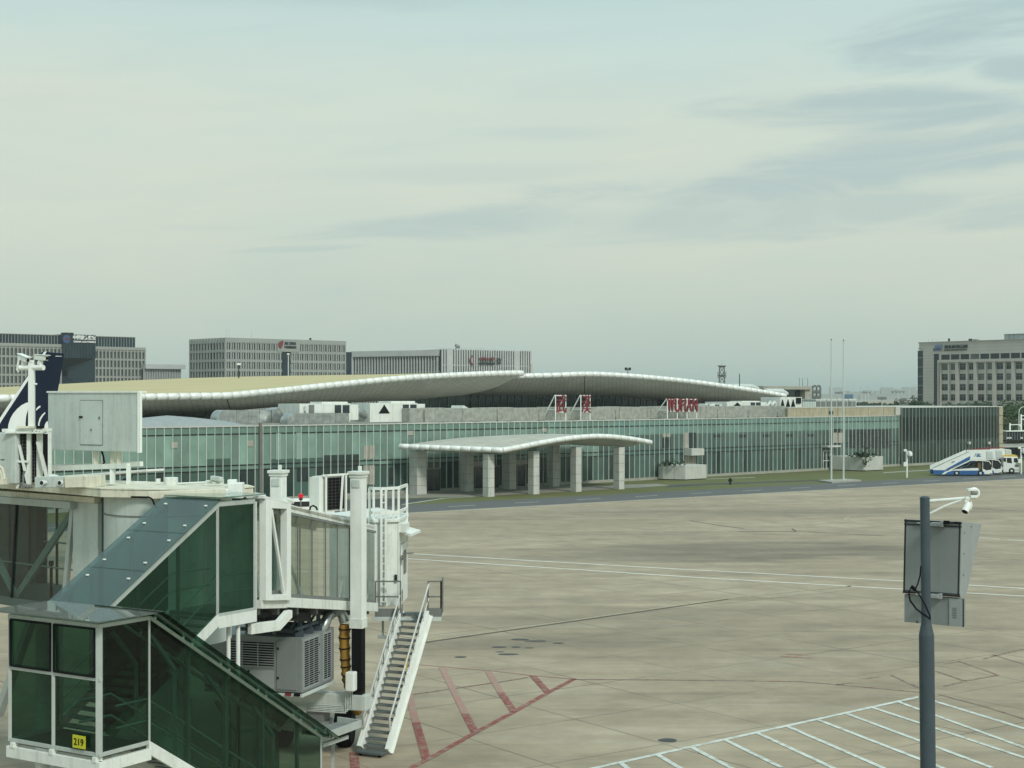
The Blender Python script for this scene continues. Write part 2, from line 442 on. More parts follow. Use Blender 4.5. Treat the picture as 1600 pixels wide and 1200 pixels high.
zz = lambda x, y: G(600 + x / 1.6, 770 + y / 1.6)
lines(M['linewhite'], [[zz(500, 694.5), zz(1340, 510)], [zz(1340, 510), zz(1640, 602)]], .22)
lines(M['linewhite'], [[zz(590, 675), zz(630, 705)], [zz(683, 655), zz(770, 707)], [zz(770, 637), zz(890, 700)], [zz(852, 618), zz(995, 688)], [zz(932, 600), zz(1130, 692)], [zz(1010, 585), zz(1260, 694)],
                       [zz(1085, 568), zz(1400, 690)], [zz(1155, 552), zz(1520, 688)], [zz(1220, 537), zz(1640, 676)], [zz(1285, 523), zz(1640, 652)]], .2, .016)
lines(M['linefaint'], [[zz(20, 148), zz(60, 152), zz(700, 189), zz(1300, 221), zz(1640, 242)], [zz(20, 161), zz(60, 165), zz(800, 213), zz(1640, 261)]], .32)
lines(M['linefaint'], [[zz(1480, 112), zz(1540, 116)], [zz(1560, 118), zz(1660, 124)]], .3, .014)
lines(M['lineyellow'], [[zz(20, 388), zz(100, 372), zz(480, 318), zz(860, 264), zz(1190, 231)]], .2)
lines(M['asphalt2'], [[zz(20, 391), zz(100, 375), zz(480, 321), zz(860, 266.5)]], .12, .014, 'apron_joint')
arc = [zz(1165, 60), zz(1152, 64), zz(1158, 70), zz(1185, 76), zz(1260, 84)]
lines(M['lineyellow'], [arc, [zz(1170, 58), zz(1300, 50)], [zz(1215, 86), zz(1290, 92)]], .3, .012)
lines(M['asphalt2'], [[zz(765, 70), zz(840, 82), zz(900, 90)], [zz(1060, 98), zz(1250, 108)], [zz(1440, 39), zz(1600, 46)], [zz(1020, 90), zz(1030, 97), zz(880, 97)]], .14, .014, 'apron_joint')
# red stand markings
lines(M['linered'], [[zz(60, 692), zz(140, 650), zz(228, 600), zz(325, 548), zz(410, 500), zz(475, 466)]], .24, .012)
lines(M['linepink'], [[zz(60, 430), zz(90, 430), zz(270, 445), zz(372, 457), zz(475, 466)]], .16, .012)
lines(M['linered2'], [[zz(60, 506), zz(165, 491), zz(285, 474), zz(360, 462)]], .13, .014)
lines(M['linepink'], [[zz(145, 437), zz(203, 553)], [zz(260, 447), zz(292, 500)], [zz(62, 500), zz(80, 575)]], .28, .018)
lines(M['linered'], [[zz(203, 553), zz(228, 600)], [zz(292, 500), zz(325, 548)], [zz(372, 458), zz(410, 500)], [zz(80, 575), zz(107, 668)], [zz(-75, 650), zz(-70, 720)]], .30, .018)
lines(M['linered2'], [[zz(475, 467), zz(700, 468), zz(1040, 472), zz(1180, 484), zz(1340, 499)], [zz(1130, 481), zz(1168, 474)], [zz(1268, 456), zz(1338, 488)], [zz(1385, 504), zz(1500, 534), zz(1640, 578)],
                      [zz(1380, 446), zz(1452, 471), zz(1536, 456), zz(1440, 422), zz(1400, 428)], [zz(1400, 484), zz(1445, 473)], [zz(1200, 465), zz(1240, 460)], [zz(1500, 415), zz(1600, 390)], [zz(1520, 405), zz(1640, 440)]], .13, .012)
lines(M['linepink'], [[zz(990, 408), zz(1070, 413)], [zz(1005, 403), zz(1060, 405)]], .3, .012)
# patches and oil spots
def spots():
    b = MB()
    for (x, y, rx, ry) in [(340, 367, .42, .14), (378, 371, .5, .10), (288, 386, .32, .10), (330, 386, .2, .1), (310, 404, .45, .12), (436, 376, .26, .08), (192, 411, .26, .1), (290, 398, .2, .06), (363, 388, .2, .06), (710, 619, .3, .15)]:
        g = zz(x, y); b.poly([g + V((math.cos(a) * rx * (1 + .2 * R_.random()), math.sin(a) * ry * 2, .01)) for a in [k * math.pi / 9 for k in range(18)]])
    return tag(b.build('oil_stain', M['asphalt2'], base=(0, 0, 0)), kind='structure')
spots()
# ================================================================ the old terminal: glass front, hall under two shell roofs
term = thing('terminal_building', 'long low terminal with green glass curtain wall and two curved white-edged shell roofs', 'terminal building', TB.P(60, 0, 0), TB.rot)
M['curtain'] = tint_glass('curtain_wall_glass', .09, .32)
M['endglass'] = tint_glass('dark_curtain_glass', .12, .3, .12)
M['mullion'] = paint('white_mullion', (.62, .66, .61), .4, .2, var=.1, dirt=(.25, .26, .23), dirt_amt=.4)
M['mullionR'] = paint('grey_mullion', (.45, .49, .46), .4, .2, var=.1)
TOP = 8.5; PITCH = 1.05
S_L, S_M, S_R = TB.s(-40), TB.s(1405), TB.s(1556)
def tpx(s, off=0):
    p = TB.P(s, off); return 800 + p.x / p.y * F

def curtain_wall():
    g = MB(); mu = MB(); tr = MB(); rr = random.Random(3)
    n = int((S_M - S_L) / PITCH)
    for i in range(n + 1):
        s0 = S_L + i * PITCH; s1 = min(s0 + PITCH, S_M); px = tpx((s0 + s1) / 2)
        p, q = TB.P(s0), TB.P(s1)
        j = rr.uniform(.84, 1.14)
        def cell(z0, z1, c):
            kk = j * rr.uniform(.96, 1.04)
            g.poly([V((p.x, p.y, z0)), V((q.x, q.y, z0)), V((q.x, q.y, z1)), V((p.x, p.y, z1))], tuple(x * kk for x in c))
        up = (.205, .318, .265) if px < 960 else (.17, .285, .25)
        band = (.160, .262, .215) if px < 960 else (.165, .29, .258)
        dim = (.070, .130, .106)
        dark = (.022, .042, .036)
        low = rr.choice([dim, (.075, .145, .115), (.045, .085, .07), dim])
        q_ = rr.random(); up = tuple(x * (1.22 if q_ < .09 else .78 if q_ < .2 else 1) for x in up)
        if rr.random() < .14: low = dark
        cell(7.7, TOP, band)
        if px < 930:
            if 505 < px < 556 or 316 < px < 362 and px < 362:
                cell(5.0, 7.7, up); cell(4.2, 5.0, dark if px > 500 else dim)
                cell(3.65, 4.2, dark if px > 500 else dim); low = dark if px > 500 else dim
            elif px > 420 and px < 505:
                cell(4.75, 7.7, up); cell(4.2, 4.75, dim); cell(3.65, 4.2, dim); low = rr.choice([dim, dark])
            else:
                cell(4.2, 7.7, up); cell(3.65, 4.2, band)
                if 395 > px > 372: low = dark
        else:
            cell(6.45, 7.7, (.175, .30, .262))
            k = .8 if px < 1280 else .62; k2 = k * rr.uniform(.8, 1.1); k3 = rr.choice([.35, .6, .85, .95])
            cell(4.2, 6.45, tuple(x * k2 for x in (.105, .175, .155)))
            cell(3.65, 4.2, tuple(x * k for x in (.095, .185, .16)))
            low = tuple(x * k3 for x in (.085, .145, .125))
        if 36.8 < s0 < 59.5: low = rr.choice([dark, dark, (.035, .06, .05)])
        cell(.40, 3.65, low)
        mu.obox(p - TB.u * .035 - TB.n * .02 + V((0, 0, .36)), TB.u * .07, TB.n * .14, V((0, 0, TOP - .36)))
    for z, h in ((7.7, .12), (4.2, .13), (3.65, .12)):
        tr.obox(TB.P(S_L, .005, z - h / 2), TB.u * (S_M - S_L), TB.n * .045, V((0, 0, h)))
    o = g.build('glazing', M['curtain'], term, recalc=False)
    mu.build('mullion_grid', M['mullion'], term); tr.build('transom', M['dark'], term)
    pl = MB(); pl.obox(TB.P(S_L, -.3, -.05), TB.u * (S_M - S_L), TB.n * .42, V((0, 0, .43)))
    pl.build('plinth', M['concrete'], term)
    cp = MB(); cp.obox(TB.P(S_L, -.5, TOP), TB.u * (S_M - S_L), TB.n * .62, V((0, 0, .14)))
    cp.build('roof_edge_trim', M['stone'], term)
curtain_wall()

def facade_box(name, px0, px1, py0, py1, mat, depth=.06, off=.012, parent=None):
    """a panel on the glass front, found by its corners"""
    s0, s1 = TB.s(px0), TB.s(px1); sm = (px0 + px1) / 2
    z0, z1 = TB.z(sm, py1), TB.z(sm, py0)
    b = MB(); b.obox(TB.P(s0, off, z0), TB.u * (s1 - s0), TB.n * depth, V((0, 0, z1 - z0)))
    return b.build(name, mat, parent or term)
M['blind'] = paint('pale_blind', (.26, .36, .31), .3, var=.08)
M['louvre'] = paint('beige_louvre', (.36, .34, .29), .6, var=.12, dirt=(.15, .14, .12), dirt_amt=.5)
for a in [(267, 277, 691, 700), (386, 395, 688.5, 697.5), (636, 645, 673, 680), (846, 853.5, 669, 675)]: facade_box('louvre_panel', *a, M['louvre'])
for a in [(567.5, 575.5, 696, 717), (576.5, 585, 696, 717), (567.5, 575.5, 727, 757), (576.5, 585, 727, 757), (1035, 1040.5, 677.5, 682.5), (1041.5, 1047, 677.5, 682.5), (1069, 1074.5, 676, 700), (1302, 1308, 676, 692), (1309.5, 1316, 676, 692)]: facade_box('cover_panel', *a, M['louvre'])
for a in [(430.5, 438.5, 677, 718), (462.5, 471, 676, 717.5)]: facade_box('blind', *a, M['blind'])
for a in [(1035, 1040.5, 684, 700), (1041.5, 1047, 684, 700), (1076, 1087, 676, 700), (1115, 1127, 679, 683), (1155, 1166, 679, 683), (1192, 1203, 678.5, 682.5), (1227, 1238, 678, 682), (1262, 1272, 678, 682), (1302, 1315, 670, 676), (993, 1004, 684.5, 687.5),
          (464, 482, 730.5, 752), (375, 384, 740, 770), (1328, 1336, 672, 700), (608, 614, 731, 757), (1337, 1346, 671, 700), (1347, 1360, 671, 700), (1362, 1376, 671, 700), (1378, 1390, 671, 700)]:
    facade_box('window', *a, M['darkglass'], .05, .012)
b = MB(); b.obox(TB.P(TB.s(403.7), .02, .3), TB.u * .3, TB.n * .26, V((0, 0, TOP + .1))); b.build('downpipe', paint('brown_grey_pipe', (.16, .15, .135), .6), term)
# the big box recess (a covered exit) and the doors
facade_box('exit_hood', 1068.5, 1088, 700.5, 711, M['stone'], 1.4, .1)
facade_box('exit_recess', 1070, 1087, 712, 742, M['louvre'], .08)
facade_box('entrance_hood', 1284, 1304, 696, 698.5, M['stone'], 1.2, .1)
d = facade_box('door', 1285, 1296, 705, 733, M['darkglass'], .1, .02)
def door_frame(px0, px1, py0, py1, parent):
    s0, s1 = TB.s(px0), TB.s(px1); z0, z1 = TB.z(px0, py1), TB.z(px0, py0); b = MB()
    for s in (s0, (s0 + s1) / 2, s1): b.obox(TB.P(s - .05, .12, z0), TB.u * .1, TB.n * .06, V((0, 0, z1 - z0)))
    for z in (z1, z0 + (z1 - z0) * .45): b.obox(TB.P(s0, .185, z), TB.u * (s1 - s0), TB.n * .04, V((0, 0, .1)))
    b.build('door_frame', M['white'], parent)
door_frame(1285, 1296, 705, 733, d)
# doors behind the canopy
for s0, w in ((39.2, 2.2), (45.6, 3.0), (48.9, 2.4), (53.0, 3.0)):
    b = MB(); b.obox(TB.P(s0, .06, .15), TB.u * w, TB.n * .08, V((0, 0, 2.7))); d = b.build('entrance_door', M['darkglass'], term)
    f = MB()
    for k in range(3): f.obox(TB.P(s0 + (w - .08) * k / 2, .15, .15), TB.u * .08, TB.n * .06, V((0, 0, 2.75)))
    f.obox(TB.P(s0, .215, 2.85), TB.u * w, TB.n * .05, V((0, 0, .12)))
    f.build('door_frame', M['steel'], d)
    if w == 3.0:
        l = MB(); l.obox(TB.P(s0 - .2, .06, 3.0), TB.u * 3.4, TB.n * .25, V((0, 0, .62))); l.build('lintel', M['louvre'], term)

# taller dark block at the far end
def end_block():
    g = MB(); mu = MB(); rr = random.Random(5); top = 9.9; n = int((S_R - S_M) / 1.07)
    for i in range(n + 1):
        s0 = S_M + i * 1.07; s1 = min(s0 + 1.07, S_R); p, q = TB.P(s0, .5), TB.P(s1, .5)
        for z0, z1, c in ((.4, 3.65, (.036, .056, .046)), (3.65, 4.2, (.036, .06, .052)), (4.2, 8.3, (.011, .020, .018)), (8.3, top, (.028, .050, .043))):
            k = rr.uniform(.75, 1.3)
            g.poly([V((p.x, p.y, z0)), V((q.x, q.y, z0)), V((q.x, q.y, z1)), V((p.x, p.y, z1))], tuple(x * k for x in c))
        mu.obox(p - TB.u * .03 + V((0, 0, .36)), TB.u * .06, TB.n * .07, V((0, 0, top - .3)))
    p, q = TB.P(S_M, .5), TB.P(S_M, -22)
    g.poly([V((q.x, q.y, 8.5)), V((p.x, p.y, 8.5)), V((p.x, p.y, top)), V((q.x, q.y, top))], (.1, .12, .1))
    g.build('end_block_glazing', M['endglass'], term, recalc=False); mu.build('end_block_mullion_grid', M['mullionR'], term)
    b = MB(); b.obox(TB.P(S_M, -22, top), TB.u * (S_R - S_M + 1.4), TB.n * 22.6, V((0, 0, .15))); b.build('end_block_roof', M['stone'], term)
    e = MB(); e.obox(TB.P(S_R, -22, 0), TB.u * 1.3, TB.n * 22.7, V((0, 0, top - .01))); e.build('end_wall', M['beige'], term)
    j = MB()
    for z in (1.5, 3.2, 4.9, 6.6, 8.3): j.obox(TB.P(S_R - .01, .71, z), TB.u * 1.33, TB.n * .02, V((0, 0, .06)))
    j.build('wall_joint', M['dark'], term)
    pl = MB(); pl.obox(TB.P(S_M, -.3, -.05), TB.u * (S_R - S_M), TB.n * 1.05, V((0, 0, .43))); pl.build('end_block_plinth', M['concrete'], term)
    for px in (1513.5, 1544.5):
        s = TB.s(px, .8); z = TB.z(px, 694, .8); f = MB(); f.obox(TB.P(s - .35, .75, z), TB.u * .75, TB.n * .3, V((0, 0, .45))); f.build('floodlight', M['stone'], term)
end_block()

# low roof deck, rear mass and the beige precast parapet
b = MB(); b.obox(TB.P(S_L - 20, -30, 8.2), TB.u * (S_M - S_L + 20), TB.n * 29.4, V((0, 0, .28))); b.build('low_roof', M['concrete'], term)
b = MB(); b.obox(TB.P(S_L - 20, -62, 0), TB.u * (S_M - S_L + 55), TB.n * 31, V((0, 0, 8.2))); b.build('rear_wall', M['concrete'], term)
def beige_parapet():
    s0, s1 = TB.s(1224, -1), TB.s(1409, .6); b = MB(); k = int((s1 - s0) / 2.1); j = MB()
    for i in range(k):
        a = s0 + (s1 - s0) * i / k; w = (s1 - s0) / k - .06
        b.obox(TB.P(a, -.7, 8.66), TB.u * w, TB.n * .6, V((0, 0, 1.35)))
    j.obox(TB.P(s0, -.6, 8.66), TB.u * (s1 - s0 - .1), TB.n * .35, V((0, 0, 1.28)))
    cap = MB(); cap.obox(TB.P(s0, -.75, 10.02), TB.u * (s1 - s0), TB.n * .7, V((0, 0, .16)))
    b.build('parapet_panel', M['beige'], term); j.build('parapet_joint', M['dark'], term); cap.build('parapet_coping', M['stone'], term)
    v = MB(); v.obox(TB.P(TB.s(1296), -.08, 9.0), TB.u * 1.0, TB.n * .06, V((0, 0, .5))); v.build('vent', M['dark'], term)
    v = MB(); v.obox(TB.P(TB.s(1300.3), -.08, 9.0), TB.u * .35, TB.n * .06, V((0, 0, .5))); v.build('vent', M['dark'], term)
    c = MB(); c.obox(TB.P(TB.s(1398), -.05, 8.66), TB.u * 3.0, TB.n * .3, V((0, 0, 1.4))); c.build('corner_panel', M['stone'], term)
beige_parapet()

# ---- shell roofs
def soffit_mat():
    m, nt, out = nodes('soffit_panels'); L = nt.links.new
    b = N(nt, 'BsdfPrincipled', Roughness=.55); b.inputs['Specular IOR Level'].default_value = .3
    uv = N(nt, 'TexCoord'); mp = N(nt, 'Mapping'); L(uv.outputs['UV'], mp.inputs[0]); mp.inputs['Scale'].default_value = (1, 1, 1)
    br = N(nt, 'TexBrick', Scale=1.0); br.offset = 0.5; L(mp.outputs[0], br.inputs['Vector'])
    br.inputs['Brick Width'].default_value = 1.4; br.inputs['Row Height'].default_value = 1.0
    br.inputs['Mortar Size'].default_value = .035; br.inputs['Mortar Smooth'].default_value = .3
    br.inputs['Color1'].default_value = (.56, .565, .52, 1); br.inputs['Color2'].default_value = (.61, .615, .565, 1); br.inputs['Mortar'].default_value = (.22, .225, .2, 1)
    n = N(nt, 'TexNoise', Scale=.25, Detail=8.0); L(uv.outputs['Object'], n.inputs['Vector'])
    c = mixc(nt, ramp(nt, n.outputs[0], [(.4, 0), (.75, .45)]), br.outputs[0], (.33, .33, .29))
    L(c, b.inputs['Base Color']); L(b.outputs[0], out.inputs[0]); return m
def shelltop_mat():
    m, nt, out = nodes('sand_roof_membrane'); L = nt.links.new
    b = N(nt, 'BsdfPrincipled', Roughness=.6); b.inputs['Specular IOR Level'].default_value = .25
    tc = N(nt, 'TexCoord'); mp = N(nt, 'Mapping'); mp.inputs['Scale'].default_value = (.06, .8, .8); L(tc.outputs['Object'], mp.inputs[0])
    n = N(nt, 'TexNoise', Scale=1.0, Detail=8.0, Roughness=.6); L(mp.outputs[0], n.inputs['Vector'])
    c = ramp(nt, n.outputs[0], [(.35, (.45, .375, .19)), (.6, (.52, .445, .24)), (.75, (.41, .345, .18))])
    L(c, b.inputs['Base Color']); L(b.outputs[0], out.inputs[0]); return m
M['soffit'] = soffit_mat(); M['shelltop'] = shelltop_mat()
M['edge'] = paint('white_edge_cladding', (.80, .81, .77), .35, .15, var=.05, scale=.4, dirt=(.35, .35, .3), dirt_amt=.5)

def interp(pts, n, step=None):
    """resample a list of (px, py, off) by px"""
    out = []
    x0, x1 = pts[0][0], pts[-1][0]
    for i in range(n + 1):
        x = x0 + (x1 - x0) * i / n
        for a, c in zip(pts, pts[1:]):
            if a[0] <= x <= c[0] + 1e-6:
                t = (x - a[0]) / (c[0] - a[0]); t2 = t
                out.append(tuple(a[k] + (c[k] - a[k]) * t2 for k in range(3))); break
    return out
def smooth3(pts, k=3):
    for _ in range(k):
        q = [pts[0]]
        for a, b_, c in zip(pts, pts[1:], pts[2:]): q.append((a + b_ * 2 + c) / 4)
        pts = q + [pts[-1]]
    return pts
def tube_edge(name, pts, r, pitch):
    """fat rolled edge made of short sleeves with a groove between them"""
    b = MB(); L_ = [0]
    for a, c in zip(pts, pts[1:]): L_.append(L_[-1] + (c - a).length)
    def at(d):
        d = max(0, min(d, L_[-1]))
        for i in range(len(pts) - 1):
            if L_[i + 1] >= d: return pts[i].lerp(pts[i + 1], (d - L_[i]) / max(1e-6, L_[i + 1] - L_[i]))
        return pts[-1]
    n = max(1, round(L_[-1] / pitch)); p = L_[-1] / n
    for i in range(n):
        d0, d1 = i * p, (i + 1) * p
        b.tube([at(d0 + .03), at(d0 + p * .12), at(d0 + p * .5), at(d1 - p * .12), at(d1 - .03)], [r * .62, r * .97, r, r * .97, r * .62], 12)
    return b.build(name, M['edge'], term, smooth=50)

def shell(E, I, C, n, r, pitch, seam=None, top='shelltop'):
    Ep = [TB.pt(*p) for p in interp(E, n)]; Ip = [TB.pt(*p) for p in interp(I, n)]; Cp = [TB.pt(*p) for p in interp(C, n)]
    Ep = smooth3(Ep, 2); Ip = smooth3(Ip, 3)
    # under side, bulging a little downwards between the rolled edge and the wall head
    rows = []
    for k in range(13):
        t = k / 12
        rows.append([e.lerp(i, t) + V((0, 0, -.9 * math.sin(t * math.pi) * (.35 if (e - i).length < 8 else 1))) * .6 for e, i in zip(Ep, Ip)])
    so_ = MB(); so_.grid([[rows[k][j] for k in range(13)] for j in range(n + 1)])
    # uv: along the edge in v
    s = so_.build('soffit', M['soffit'], term, smooth=60)
    rows = []
    for k in range(9):
        t = k / 8
        rows.append([e.lerp(c, t) + V((0, 0, (c.z - e.z) * (math.sin(t * math.pi / 2) - t) * .55 + .12 * (1 - t))) for e, c in zip(Ep, Cp)])
    tp = MB(); tp.grid(rows); tp.build('shell_roof', M[top], term, smooth=60)
    tube_edge('rolled_edge', [p + V((0, 0, .05)) for p in Ep], r, pitch)
    if seam is not None:
        q = min(range(n + 1), key=lambda i: abs(interp(E, n)[i][0] - seam))
        m_ = MB(); m_.tube([Ep[q].lerp(Ip[q], k / 12) + V((0, 0, -.9 * math.sin(k / 12 * math.pi)* .6 - .04)) for k in range(13)], .05, 6); m_.build('soffit_seam', M['dark'], term)

E1 = [(-90, 626, -14), (0, 623, -14), (75, 622, -14), (150, 621.5, -14), (222, 621, -14), (300, 619.8, -14), (355, 619, -14), (400, 614.8, -15), (450, 609.8, -16), (500, 604.4, -17), (560, 598.2, -18), (600, 594.2, -18.5), (640, 590.7, -19), (700, 587.2, -20), (760, 584.6, -21), (800, 583.3, -21.5), (817, 583.6, -22)]
I1 = [(-90, 668, -27), (0, 662, -27), (222, 653, -27), (320, 646, -27), (365, 641.5, -27), (430, 636, -27.5), (500, 631.5, -28), (560, 628.3, -28), (640, 625, -28), (700, 619.5, -28), (726, 617, -28)]
# the inner line follows the edge point for point, so stretch it over the same steps
C1 = [(-90, 609, -62), (0, 605, -62), (95, 600, -62), (200, 594.5, -62), (300, 590.5, -62), (400, 588, -60), (500, 586.3, -58), (600, 584.8, -55), (700, 582.8, -50), (760, 581.6, -42), (800, 581.2, -36), (817, 582.0, -30)]
# sea1m index is looked up on E
def remap(I, E, n):
    """give the inner line a px parameter that ends where the edge ends"""
    a, b_ = I[0][0], I[-1][0]; c, d_ = E[0][0], E[-1][0]
    return [(p[0] if p[0] < 366 else p[0], p[1], p[2]) for p in I]
def shell_from(E, I, C, knots, n, **kw):
    """knots: pairs (edge px, inner px, crest px) that belong together"""
    def samp(P, x):
        for a, c in zip(P, P[1:]):
            if a[0] <= x <= c[0] + 1e-6:
                t = (x - a[0]) / (c[0] - a[0]); return tuple(a[k] + (c[k] - a[k]) * t for k in range(3))
        return P[-1] if x > P[-1][0] else P[0]
    e, i_, c_ = [], [], []
    for j in range(n + 1):
        x = knots[0][0] + (knots[-1][0] - knots[0][0]) * j / n
        for a, b_ in zip(knots, knots[1:]):
            if a[0] <= x <= b_[0] + 1e-6:
                t = (x - a[0]) / (b_[0] - a[0]); break
        e.append(samp(E, x)); i_.append(samp(I, a[1] + (b_[1] - a[1]) * t)); c_.append(samp(C, a[2] + (b_[2] - a[2]) * t))
    return e, i_, c_
_interp = interp
def build_shell(E, I, C, knots, n, r, pitch, seam, top):
    global interp
    e, i_, c_ = shell_from(E, I, C, knots, n)
    tbl = {id(E): e, id(I): i_, id(C): c_}
    interp = lambda P, k: tbl[id(P)]
    shell(E, I, C, n, r, pitch, seam, top)
    interp = _interp
build_shell(E1, I1, C1, [(-90, -90, -90), (355, 366, 355), (600, 570, 600), (817, 726, 817)], 96, .42, 1.5, 355, 'shelltop')
E2 = [(735, 589.5, -29), (800, 588.6, -28), (860, 587, -27), (890, 585.8, -26), (912, 585, -26), (935, 585.2, -26), (960, 586.3, -26), (1000, 589, -26), (1045, 593, -26), (1090, 598, -26), (1140, 604.8, -26), (1190, 612.4, -26), (1228, 619, -26)]
I2 = [(690, 617.5, -40), (735, 618, -40), (850, 619, -40), (912, 618.3, -40), (960, 620.5, -40), (1020, 624.5, -39), (1060, 627, -38), (1120, 630, -36), (1180, 630, -33), (1226, 621.5, -27)]
C2 = [(735, 588.6, -75), (912, 586.5, -75), (1090, 598.5, -70), (1190, 612.5, -50), (1228, 619.2, -38)]
build_shell(E2, I2, C2, [(735, 705, 735), (912, 912, 912), (1228, 1226, 1228)], 80, .42, 1.7, 912, 'edge')

# clerestory glass below the shells
def clerestory():
    mu = MB(); rr = random.Random(9)
    for (pa, pb, off, ztop, col) in [(-60, 372, -26.0, 10.2, (.008, .012, .012)), (600, 727, -28.2, 12.2, (.035, .06, .055)), (700, 1075, -39.0, 12.6, (.009, .014, .015)), (1060, 1235, -36.5, 12.2, (.014, .02, .02))]:
        s0, s1 = TB.s(pa, off), TB.s(pb, off); n = int((s1 - s0) / 1.6); g = MB()
        for i in range(n):
            a, c = s0 + (s1 - s0) * i / n, s0 + (s1 - s0) * (i + 1) / n; k = rr.uniform(.6, 1.5)
            p, q = TB.P(a, off), TB.P(c, off)
            g.poly([V((p.x, p.y, 8.2)), V((q.x, q.y, 8.2)), V((q.x, q.y, ztop)), V((p.x, p.y, ztop))], tuple(x * k for x in col))
            mu.obox(TB.P(a - .04, off, 8.4), TB.u * .08, TB.n * .12, V((0, 0, ztop - 8.4)))
        g.build('clerestory_glazing', M['curtain'], term, recalc=False)
    mu.build('clerestory_mullion_grid', M['grey'], term)
clerestory()
# pale rounded cover on the low roof at the left end
def cover():
    rows = []
    for k in range(7):
        t = k / 6
        rows.append([TB.P(TB.s(px, -.4), -.7 - 7 * t, 8.64) + V((0, 0, h * math.sin(t * math.pi) ** .6)) for px, h in [(60, .2), (150, .5), (222, .75), (289, 1.15), (330, .9), (370, .55), (388, .25), (393, 0.02)]])
    b = MB(); b.grid(rows); b.build('roof_cover', M['boxlight'], term, smooth=50)
cover()

# ---- porch canopy on stone columns
can = thing('entrance_canopy', 'curved leaf-shaped porch roof on pale stone columns before the glass front', 'canopy', TB.P(50, 7, 0), TB.rot)
def canopy():
    n = 36; Fp, Bp = [], []
    for i in range(n + 1):
        t = i / n
        s = 39.8 + (67.2 - 39.8) * t
        zc = 5.55 + 1.32 * math.sin(math.pi * min(1, t / .6) / 2) ** 1.15 if t < .6 else 6.87 - 1.02 * ((t - .6) / .4) ** 1.7
        Fp.append(TB.P(s, 13.4 - 1.2 * t, zc))
        sb = 33.4 + (66.8 - 33.4) * t; zb = 5.88 + 1.0 * math.sin(math.pi * t) ** .8
        Bp.append(TB.P(sb, 2.0 - .6 * t, zb))
    rows = [[f.lerp(b_, k / 8) + V((0, 0, .25 * math.sin(k / 8 * math.pi))) for f, b_ in zip(Fp, Bp)] for k in range(9)]
    tp = MB(); tp.grid(rows)
    m, nt, out = nodes('canopy_roof_panels'); L = nt.links.new
    b = N(nt, 'BsdfPrincipled', Roughness=.6); tc = N(nt, 'TexCoord'); mp = N(nt, 'Mapping'); L(tc.outputs['Object'], mp.inputs[0]); mp.inputs['Rotation'].default_value = (0, 0, .3)
    br = N(nt, 'TexBrick', Scale=1.0); L(mp.outputs[0], br.inputs['Vector']); br.inputs['Brick Width'].default_value = 2.4; br.inputs['Row Height'].default_value = 1.2; br.inputs['Mortar Size'].default_value = .03
    br.inputs['Color1'].default_value = (.46, .45, .39, 1); br.inputs['Color2'].default_value = (.42, .405, .345, 1); br.inputs['Mortar'].default_value = (.22, .21, .18, 1)
    nz = N(nt, 'TexNoise', Scale=.5, Detail=8.0); L(tc.outputs['Object'], nz.inputs['Vector'])
    L(mixc(nt, ramp(nt, nz.outputs[0], [(.4, 0), (.7, .4)]), br.outputs[0], (.27, .255, .21)), b.inputs['Base Color']); L(b.outputs[0], out.inputs[0])
    tp.build('canopy_roof', m, can, smooth=40)
    cen = [f.lerp(b_, .5) for f, b_ in zip(Fp, Bp)]
    r1 = [f.lerp(b_, .16) + V((0, 0, -.95)) for f, b_ in zip(Fp, Bp)]; r2 = [f.lerp(b_, .84) + V((0, 0, -.95)) for f, b_ in zip(Fp, Bp)]
    # pull the ends in so that the soffit rises to the edge there too
    def pull(r, src):
        out_ = []
        for i, p in enumerate(r):
            t = i / n; e = min(1, t / .09, (1 - t) / .12); e = math.sin(e * math.pi / 2)
            z = src[i].z; out_.append(V((p.x, p.y, max(min(p.z, z), 5.0) * e + z * (1 - e))))
        return out_
    r1 = pull(r1, Fp); r2 = pull(r2, Bp)
    so_ = MB(); so_.grid([Fp, r1, r2, Bp]); so_.build('canopy_soffit', M['soffit'], can, smooth=30)
    global tube_edge
    def te(name, pts, r, pitch):
        b2 = MB(); L_ = sum((c - a).length for a, c in zip(pts, pts[1:])); k = max(1, round(L_ / pitch)); q = len(pts) - 1
        def at(t):
            x = t * q; i = min(q - 1, int(x)); return pts[i].lerp(pts[i + 1], x - i)
        for i in range(k):
            a, c = i / k, (i + 1) / k; w = c - a
            b2.tube([at(a + w * .01), at(a + w * .05), at(a + w * .5), at(c - w * .05), at(c - w * .01)], [r * .82, r, r, r, r * .82], 12)
        return b2.build(name, M['edge'], can, smooth=50)
    te('canopy_edge', Fp, .33, 1.5)
    te('canopy_edge', [Bp[0].lerp(Fp[0], k / 8) for k in range(9)], .33, 1.3)
    for s, off, w, h in [(39.5, 11.3, .98, 5.1), (46.7, 11.5, .98, 5.3), (53.9, 11.6, .98, 5.6), (61.6, 11.7, .98, 5.4), (36.3, 2.0, 1.5, 5.3), (44.2, 2.0, 1.2, 5.4), (51.3, 2.2, 1.2, 5.6), (59.3, 2.0, 1.2, 5.6)]:
        c = MB(); z = -.02
        k = 0
        while z < h:
            hh = min(1.12, h - z); c.obox(TB.P(s - w / 2, off - w / 2, z), TB.u * w, TB.n * w, V((0, 0, hh - .03))); z += 1.12
        col = c.build('column', M['stone'], can)
        j = MB(); j.obox(TB.P(s - w / 2 + .04, off - w / 2 + .04, 0), TB.u * (w - .08), TB.n * (w - .08), V((0, 0, h))); j.build('column_joint', M['dark'], col)
canopy()
